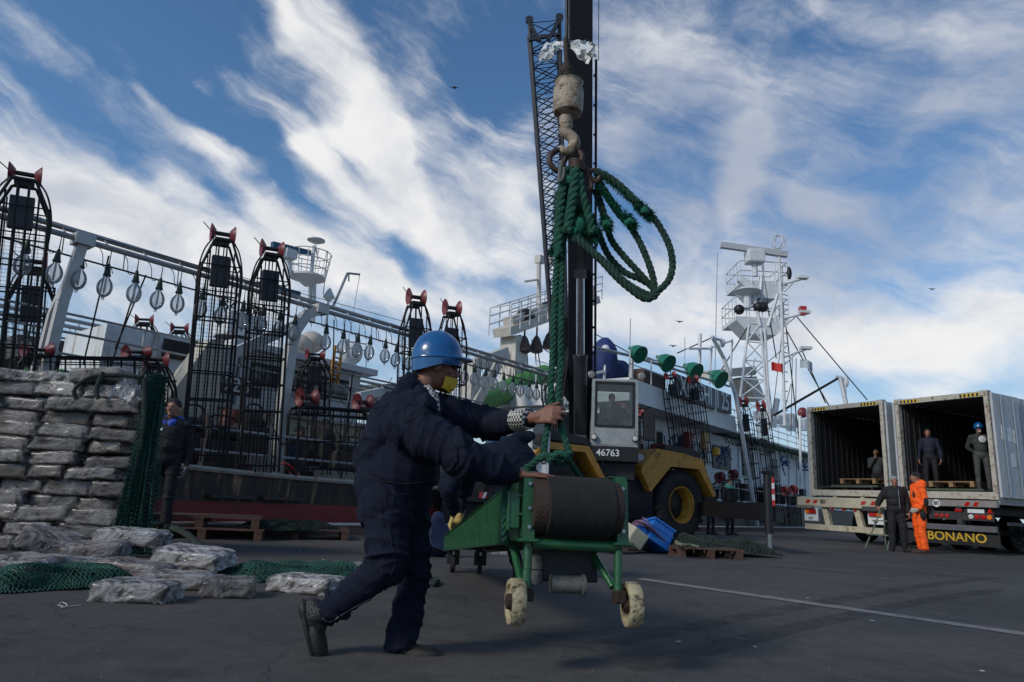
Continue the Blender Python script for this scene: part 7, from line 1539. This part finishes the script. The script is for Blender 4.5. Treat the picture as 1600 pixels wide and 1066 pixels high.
chass = M('trailer_chassis', (.03, .03, .032), .6, dirt=((.12, .08, .05), .4, 6))
chasw = M('trailer_cream_paint', (.42, .38, .28), .55, dirt=((.13, .06, .035), .45, 8))
def container(P0, wd, zb, zt, L_, label, side_flat):
    t, Q, bx = cont('shipping_container', label, P0, wd, zb, zt, L_, None); t['category'] = 'container'; p = .10
    b = MB(); bx(b, 0, p, 0, .15, zb, zt); b.build('corner_post', contw, t); b = MB(); bx(b, wd - p, wd, 0, .15, zb, zt); b.build('corner_post', contw, t)
    b = MB(); bx(b, p, wd - p, 0, .12, zt - .13, zt); b.build('door_header', contw, t)
    b = MB(); bx(b, p, wd - p, 0, .14, zb, zb + .17); b.build('door_sill', contw, t)
    b = MB(); 
    for x in (0, wd - .17):
        for z in (zb - .01, zt - .11): bx(b, x - .006, x + .176, -.012, .16, z, z + .125)
    b.build('corner_casting', contw, t)
    b = MB(); 
    for k in range(10): bx(b, wd - .66 + k * .05, wd - .61 + k * .05, -.004, 0, zt - .115, zt - .035) if k % 2 else None
    for k in range(10): bx(b, .17 + k * .05, .22 + k * .05, -.004, 0, zt - .115, zt - .035) if k % 2 else None
    b.build('hazard_stripes', lettery, t); b = MB()
    for q_ in (.17, wd - .66):
        for k in range(10): bx(b, q_ + k * .05, q_ + .05 + k * .05, -.004, 0, zt - .115, zt - .035) if not k % 2 else None
    b.build('hazard_stripes', blackp, t)
    for x, w_ in ((.03, 1), (wd - .03, -1)):                 # side walls: ribs
        b = MB(); n = int(L_ / .28); vs = []; 
        xo = 0 if w_ > 0 else wd; pf = []
        for k in range(n * 4 + 1):
            y = .15 + (L_ - .3) * k / (n * 4); q_ = (k % 4 in (1, 2)) * .036; pf.append((y, xo + w_ * (.005 + q_)))
        for y, xx in pf: vs += [Q(xx, y, zb + .1), Q(xx, y, zt - .06)]
        fs = [(2 * i, 2 * i + 2, 2 * i + 3, 2 * i + 1) for i in range(len(pf) - 1)]; b.add(vs, fs); o = b.build('side_wall', contg, t); md = o.modifiers.new('s', 'SOLIDIFY'); md.thickness = .02
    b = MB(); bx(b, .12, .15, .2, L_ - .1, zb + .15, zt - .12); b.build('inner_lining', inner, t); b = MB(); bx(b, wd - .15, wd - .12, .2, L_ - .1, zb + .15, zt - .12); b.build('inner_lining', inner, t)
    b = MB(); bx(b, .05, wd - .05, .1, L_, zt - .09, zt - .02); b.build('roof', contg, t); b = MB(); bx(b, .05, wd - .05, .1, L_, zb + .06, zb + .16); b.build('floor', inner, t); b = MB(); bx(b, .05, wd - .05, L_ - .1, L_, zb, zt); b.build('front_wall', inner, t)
    b = MB(); bx(b, .01, wd - .01, .16, L_, zb - .02, zb + .09); b.build('bottom_rail', contw, t)
    b = MB()
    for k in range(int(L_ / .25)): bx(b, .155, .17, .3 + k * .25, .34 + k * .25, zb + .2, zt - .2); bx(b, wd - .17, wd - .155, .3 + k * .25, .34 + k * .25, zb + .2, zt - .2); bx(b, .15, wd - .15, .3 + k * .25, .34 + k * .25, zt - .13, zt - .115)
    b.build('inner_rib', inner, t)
    for sg, x in ((-1, -.10), (1, wd + .02)):               # doors folded back along the sides
        d = MB(); bx(d, x, x + .055, .05, 1.22, zb + .05, zt - .05); d = d.build('door', M('container_door_paint', (.40, .42, .44), .45, dirt=((.14, .07, .04), .35, 5), streak=True), t)
        b = MB()
        for y in (.35, .9): b.tube([Q(x + (-.03 if sg < 0 else .085), y, zb + .1), Q(x + (-.03 if sg < 0 else .085), y, zt - .1)], .018, 6)
        b.build('lock_rod', steel, d)
    return t, Q, bx
RR = Vector((11.80, 16.6, 0)); wR = 2.40; P_R = RR - TW * wR
LR = Vector((10.50, 19.0, 0)); wL = 2.48; P_L = LR - TW * wL
tR, QR, bR = container(P_R, wR, 1.30, 3.93, 12.0, 'open container on the right trailer with a man leaning in its doorway', 1)
tL, QL, bL = container(P_L, wL, 1.30, 3.97, 12.0, 'open container on the left trailer with stacked pallets inside', 1)
# placards on the right side wall
b = MB()
for k, (y, z) in enumerate(((.30, 2.75), (.56, 2.72), (.82, 2.69), (.62, 2.1))): bR(b, wR + .078, wR + .086, y, y + .18, z, z + .34)
b.build('paper_notice', letter, tR)
# pallets inside
def inpal(Q, x, y, zb, lab, mat=woody): return pallet('wooden_pallet', lab, Matrix.Translation(Q(x, y, zb)) @ TRm.to_4x4(), mat, L_=1.15, W_=.9)
inpal(QL, 1.35, .75, 1.67, 'light wooden pallet on the green board in the left container', woody); inpal(QR, 1.15, .75, 1.60, 'light wooden pallet in the right container behind the orange suit', woody)
for Q_, x, z, lb in ((QL, 1.25, 1.60, 'green edged board under the pallet in the left container'), (QR, 1.2, 1.53, 'green edged board under the pallet in the right container')):
    b = MB(); b.box(Q_(x, .75, z), (1.5, 1.0, .05), TRm); o = b.build('loading_board', M('green_board', (.05, .08, .05), .7, dirt=(RUST, .3, 5)), None, loc=Q_(x, .75, z)); tag(o, lb, 'board')
t = thing('loading_table', 'dark steel table under the pallet at the tail of the left container', 'table', QL(1.1, .3, 1.46)); b = MB(); b.box(QL(1.15, .45, 1.555), (1.75, .9, .03), TRm); b.build('table_top', chass, t)
for x in (.32, 1.15, 1.98):
    b = MB(); b.bar(QL(x, .03, 1.48), QL(x, .03, 1.56), .04); b.bar(QL(x, .03, 1.30), QL(x, .03, 1.48), .03); b.build('table_leg', chass, t)
b = MB(); b.box(QR(1.2, .7, 1.48), (1.3, .8, .045), TRm); o = b.build('grey_crate_stack', M('grey_plastic', (.10, .10, .10), .6), None, loc=QR(1.2, .7, 1.48)); tag(o, 'flat grey crate at the bottom of the pallet pile in the right container', 'crate')
# chassis of the left trailer
def trailer(label, Q, wd, kind):
    t = thing('trailer', label, 'trailer', mat=Matrix.Translation(Q(wd / 2, 1, 0)) @ TRm.to_4x4())
    def B(nm, x0, x1, y0, y1, z0, z1, mat, par=t, bev=0.): b = MB(); b.box(Q((x0 + x1) / 2, (y0 + y1) / 2, (z0 + z1) / 2), (x1 - x0, y1 - y0, z1 - z0), TRm, bev=bev); return b.build(nm, mat, par)
    cm2 = chasw if kind == 'cream' else chass
    for x in (wd / 2 - .5, wd / 2 + .38): B('chassis_beam', x, x + .12, .0, 12, .95, 1.28, cm2)
    for y in (1.5, 4, 7, 10): B('cross_member', .05, wd - .05, y, y + .12, 1.12, 1.27, chass)
    for y in (2.2, 3.5, 4.8):
        for x in (.05, wd - .40):
            b = MB(); b.lathe([(.2, -.14), (.30, -.16), (.46, -.16), (.50, -.10), (.50, .10), (.46, .16), (.30, .16), (.2, .14)], Q(x + .17, y, .50), TW, 28); w = b.build('trailer_wheel', rubber, t, True)
            b = MB(); b.lathe([(.05, -.10), (.26, -.12), (.29, -.165), (.30, -.165), (.30, .165), (.29, .165), (.26, .12), (.05, .10)], Q(x + .17, y, .50), TW, 24); b.build('wheel_disc', chasw, w, True)
        b = MB(); b.cyl(Q(.2, y, .5), Q(wd - .2, y, .5), .07, 10); b.build('wheel_axle', chass, t)
    return t, B
tl, B = trailer('cream painted trailer chassis under the left container', QL, wL, 'cream')
bp = B('tail_beam', -.35, wL + .05, -.22, -.08, .96, 1.24, chasw, bev=.01)
for x0_ in (-.05, .20, wL - .72, wL - .42):
    b = MB(); b.prism([QL(x0_, -.224, 1.06), QL(x0_ + .13, -.224, 1.06), QL(x0_ + .20, -.224, 1.16), QL(x0_ + .07, -.224, 1.16)], TA * -.003); b.build('red_stripe', redr, bp)
text('speed_sign', '80', .17, blackp, bp, Matrix.Translation(QL(.55, -.225, 1.11)) @ frameX(TW, VZ))
B('bumper_pad', -.32, .25, -.30, -.21, .92, 1.0, M('grey_pad', (.16, .14, .12), .8)); B('bumper_pad', wL - .62, wL, -.30, -.21, .90, 1.02, M('dark_pad', (.05, .045, .045), .8))
for x in (-.10, wL - .5):
    p_ = B('lamp_plate', x - .05, x + .42, -.16, -.12, .55, .92, letter); b = MB(); b.box(QL(x + (.08 if x < 0 else .30), -.19, .82), (.12, .05, .12), TRm, bev=.01); b.build('indicator', orl, p_); b = MB(); b.box(QL(x + (.26 if x < 0 else .12), -.19, .82), (.22, .05, .12), TRm, bev=.01); b.build('tail_light', redr, p_); text('plate_letters', 'B0T' if 0 else '027', .10, blackp, p_, Matrix.Translation(QL(x + .18, -.165, .62)) @ frameX(TW, VZ))
for x in (.75, 1.12, 1.48): B('marker_light', x, x + .09, -.16, -.1, .88, .95, redr, bev=.01)
for x in (.42, wL - 1.02): b = MB(); b.prism([QL(x, -.12, .96), QL(x + .17, -.12, .96), QL(x + .30, -.12, .42), QL(x + .12, -.12, .42)], TA * .12); b.build('bumper_bracket', chasw, tl)
B('under_run_bar', -.12, wL - .1, -.2, -.1, .30, .46, chasw, bev=.01)
for x in (.55, 1.1): B('mud_flap', x + .1, x + .5, 1.5, 1.53, .3, .9, M('grey_flap', (.07, .07, .07), .8))
tr, B = trailer('black trailer chassis with yellow lettered mud flap under the right container', QR, wR, 'black')
bp = B('tail_beam', .1, wR + .0, -.10, .02, 1.10, 1.26, M('red_trimmed_beam', (.22, .20, .19), .6, dirt=((.3, .03, .02), .4, 9)), bev=.01)
for x0_ in (.2, wR - .75, wR - .55): 
    b = MB(); b.prism([QR(x0_, -.104, 1.12), QR(x0_ + .10, -.104, 1.12), QR(x0_ + .16, -.104, 1.22), QR(x0_ + .06, -.104, 1.22)], TA * -.003); b.build('red_stripe', redr, bp)
b = MB(); b.lathe([(0, 0), (.095, 0), (.095, .006), (0, .006)], QR(.98, -.10, 1.17), -TA, 24); sg_ = b.build('speed_disc', letter, bp); text('speed_sign', '80', .13, blackp, sg_, Matrix.Translation(QR(.98, -.112, 1.17)) @ frameX(TW, VZ))
lb_ = B('lamp_board', .75, wR - .12, -.08, -.02, .78, .98, chass)
for x in (.95, 1.08, 1.21): b = MB(); b.lathe([(0, 0), (.05, 0), (.045, .02), (0, .03)], QR(x, -.08, .87), -TA, 16); b.build('tail_light', redr, lb_, True)
for x, m_ in ((1.78, whl), (1.92, redr), (2.06, redr), (2.20, orl)): b = MB(); b.lathe([(0, 0), (.062, 0), (.055, .02), (0, .03)], QR(x, -.08, .87), -TA, 18); b.build('tail_light', m_, lb_, True)
B('licence_plate', 1.72, 2.1, -.10, -.08, .96, 1.05, letter); b = MB(); b.prism([QR(2.16, -.10, .97), QR(2.30, -.10, .97), QR(2.23, -.10, 1.08)], TA * .01); b.build('triangle_reflector', redr, tr)
for x in (.5, 1.45): B('bumper_bracket', x, x + .12, -.1, .05, .55, 1.12, chass); B('red_hinge', x - .02, x + .14, -.12, -.1, .98, 1.04, redr)
B('under_run_bar', .0, wR - .05, -.14, -.04, .52, .66, M('grey_steel_bar', (.10, .10, .11), .5, dirt=(RUST, .3, 6)), bev=.01)
mf = B('mud_flap', -.1, wR - .05, -.04, .0, .18, .54, M('black_flap', (.012, .012, .013), .7, dirt=((.07, .05, .04), .35, 4)))
text('haulier_lettering', 'BONANO', .30, lettery, mf, Matrix.Translation(QR(1.36, -.045, .36)) @ frameX(TW, VZ), sx=1.08)
B('side_bar', wR - .02, wR + .02, .3, 6, .7, .78, chass); B('side_rail', wR - .02, wR + .03, .0, 12, 1.18, 1.28, M('grey_side_rail', (.20, .20, .20), .5, dirt=(RUST, .4, 5)))
# step ladder
t = thing('step_ladder', 'green and grey step ladder behind the man in black', 'step ladder', gnd(1382, 857)); L0 = gnd(1377, 858); lw = TW
lm = M('worn_green_tube', (.12, .16, .11), .6, dirt=(RUST, .35, 8))
def LQ(x, y, z): return L0 + TW * x + TA * y + VZ * z
for x in (-.28, .28): b = MB(); b.tube([LQ(x, -.2, 0), LQ(x * .8, .2, .62), LQ(x * .55, .35, 1.0)], .018, 6); b.build('front_leg', lm, t); b = MB(); b.tube([LQ(x, .6, 0), LQ(x * .6, .45, 1.0)], .018, 6); b.build('rear_leg', lm, t)
for k, z in enumerate((.33, .66, .98)): b = MB(); b.box(LQ(0, -.02 + .18 * k, z), (.56 - .09 * k, .20, .03), TRm); b.build('step', lm, t)
# ------------------------------------------------------------------ people at the trailers
g0 = gnd(1405, 862); J, s, p = stand(g0.x, g0.y, 0, radians(-112), 1.70, 'down', stance=.12, head=.1)
J['elR'] = p(-.06, -.36, 1.10); J['wrR'] = p(.12, -.42, .98); J['haR'] = p(.20, -.42, .96)
t_, P_, R3 = person('grey haired man in black zip jacket with one hand on the step ladder', J, mats=[darkc, trous, skin], s=s, vox=.016, folds=.012, seed=4, hair=hairg, fat=1.32)
b = MB(); b.bar(J['nk'] + Vector((-.03, -.2, -.05)), J['pel'] + Vector((-.05, -.25, .02)), .008, .004); b.build('zip', steel, t_)
g0 = gnd(1442, 865); J, s, p = stand(g0.x, g0.y, 0, radians(172), 1.80, 'down', stance=.09)
J['elL'] = p(-.04, .23, 1.13); J['wrL'] = p(.10, .22, .93); J['haL'] = p(.17, .20, .90); J['F'] = Vector((-.9, .35, -.05))
ex = [('c', 1, 1, J['hi' + q], J['kn' + q], .115, .092) for q in 'LR'] + [('c', 1, 1, J['kn' + q], J['an' + q] + VZ * .03, .092, .082) for q in 'LR'] + [('e', 0, 1, J['nk'] + Vector((.08, 0, -.02)), (.13, .14, .12), None), ('e', 0, 1, J['ch'] + Vector((.02, 0, -.1)), (.17, .2, .3), None)]
t_, P_, R3 = person('man in bright orange hooded coverall with black patches standing by the black trailer', J, mats=[orange, orange, skin], s=s, vox=.016, folds=.022, seed=8, hair=hairb, extras=ex, fat=1.18, glove=M('white_glove', (.35, .33, .28), .8), shoes=M('brown_boot', (.05, .028, .018), .7))
patch = M('black_patch', (.01, .01, .011), .85); cd_ = (CP - J['pel']).normalized()
for nm, c_, sz in (('elbow_patch', J['elL'] + Vector((-.02, -.06, -.04)), (.05, .03, .10)), ('pocket_patch', J['hiL'] + Vector((-.04, -.125, -.12)), (.075, .03, .11)), ('knee_patch', J['hiR'] + Vector((.12, -.26, .0)), (.05, .035, .09)), ('shoulder_patch', J['shR'] + Vector((-.16, -.26, -.18)), (.03, .03, .10))):
    b = MB(); b.ell(c_, sz if 0 else (sz[0], sz[1] * 1.3, sz[2]), None, 14, 10)
    b.build(nm, patch, t_, True)
def inside(Q, x, y, z, yaw, h, lab, mats, hat=None, hair=hairb, arms='down', **kw):
    c = Q(x, y, z); J, s, p = stand(c.x, c.y, c.z, yaw, h, arms, **kw); return person(lab, J, mats=mats, s=s, vox=.02, folds=.01, hat=hat, hair=hair), J
(r_, J) = inside(QR, wR - .52, .45, 1.46, radians(-115), 1.72, 'man in blue helmet and grey overalls leaning in the right container doorway', [M('dim_grey_overall', (.03, .034, .030), .85), greyc, skin], 'helmet', arms='back')
b = MB(); b.ell(J['ch'] + Vector((-.03, -.15, .06)), (.10, .02, .09)); b.build('chest_print', letter, r_[0], True)
b = MB(); b.ell(J['hd'] + Vector((-.04, -.09, -.07)), (.04, .03, .035)); b.build('face_mask', contw, r_[0], True)
inside(QR, .38, .8, 1.46, radians(-125), 1.74, 'man in dark blue jacket and dark cap inside the right container', [M('blue_work_jacket', (.006, .008, .026), .8), trous, skin], hair=hairb)
c = QL(1.42, 1.15, 1.46); J, s, p = stand(c.x, c.y, c.z, radians(-125), 1.7, 'down'); fk_ = Vector((cos(radians(-125)), sin(radians(-125)), 0))
for k_, v_ in list(J.items()):
    if isinstance(v_, Vector) and k_ not in ('F', 'U') and not k_.startswith('hn'): J[k_] = v_ - VZ * .42
for q in 'LR': J['kn' + q] = J['hi' + q] + fk_ * .12 - VZ * .42; J['an' + q] = J['kn' + q] - fk_ * .40 + VZ * .02; J['to' + q] = J['an' + q] - VZ * .05 - fk_ * .1
J['elR'] = J['shR'] + fk_ * .15 - VZ * .22; J['wrR'] = J['hd'] + fk_ * .18 - VZ * .12; J['haR'] = J['wrR'] + VZ * .08
person('man in dark clothes kneeling with raised hand behind the pallet in the left container', J, mats=[M('grey_jacket', (.04, .045, .05), .8), trous, skin], s=s, vox=.02)
# pale bundle lying on top of the chassis between the crane fenders
o = MB(); c = at(970, 722, 16.2)
o.ell(c, (.55, .3, .16), Matrix.Rotation(-.3, 3, 'Y'))
for v in o.v: v += noise.noise_vector(v * 4) * .1
o = o.build('pale_sheet', M('pale_sheeting', (.4, .4, .42), .6), None, True, loc=c); tag(o, 'crumpled pale sheet lying under the crane cab', 'sheet')
# ================================================================== separate pieces that are things of their own kind
def split_loose(o):
    bm = bmesh.new(); bm.from_mesh(o.data); bm.verts.ensure_lookup_table(); seen = set(); comps = []
    for v in bm.verts:
        if v.index in seen: continue
        st = [v]; seen.add(v.index); comp = []
        while st:
            u = st.pop(); comp.append(u.index)
            for e in u.link_edges:
                w = e.other_vert(u)
                if w.index not in seen: seen.add(w.index); st.append(w)
        comps.append(set(comp))
    if len(comps) < 2: bm.free(); return
    V = [v.co.copy() for v in bm.verts]; F = [[v.index for v in f.verts] for f in bm.faces]; bm.free()
    for k, c in enumerate(comps):
        ids = sorted(c); mp = {a: i for i, a in enumerate(ids)}; me = bpy.data.meshes.new(o.data.name); me.from_pydata([V[i] for i in ids], [], [[mp[i] for i in f] for f in F if f[0] in c])
        for m in o.data.materials: me.materials.append(m)
        n = bpy.data.objects.new(o.name.split('.')[0], me); COL.objects.link(n); n.parent = o.parent
    bpy.data.objects.remove(o)
for o in list(bpy.data.objects):
    if o.type == 'MESH' and o.parent and o.name.split('.')[0] in ('deck_gear', 'roof_gear', 'mast_horn', 'block_cover', 'stay_wire', 'hoist_wire', 'bolt', 'whip_antenna', 'wheel_nuts_x', 'funnel_beam', 'wall_rib', 'floodlight_bar', 'lamp_bracket', 'paper_notice', 'corner_casting', 'spool_axle_x'): split_loose(o)
# ================================================================== take the hidden patterns away
for pr in PROTO:
    for c in kids(pr):
        for d in kids(c): bpy.data.objects.remove(d)
        bpy.data.objects.remove(c)
    bpy.data.objects.remove(pr)
SC.render.film_transparent = False
SC.cycles.max_bounces = 8; SC.cycles.transparent_max_bounces = 24
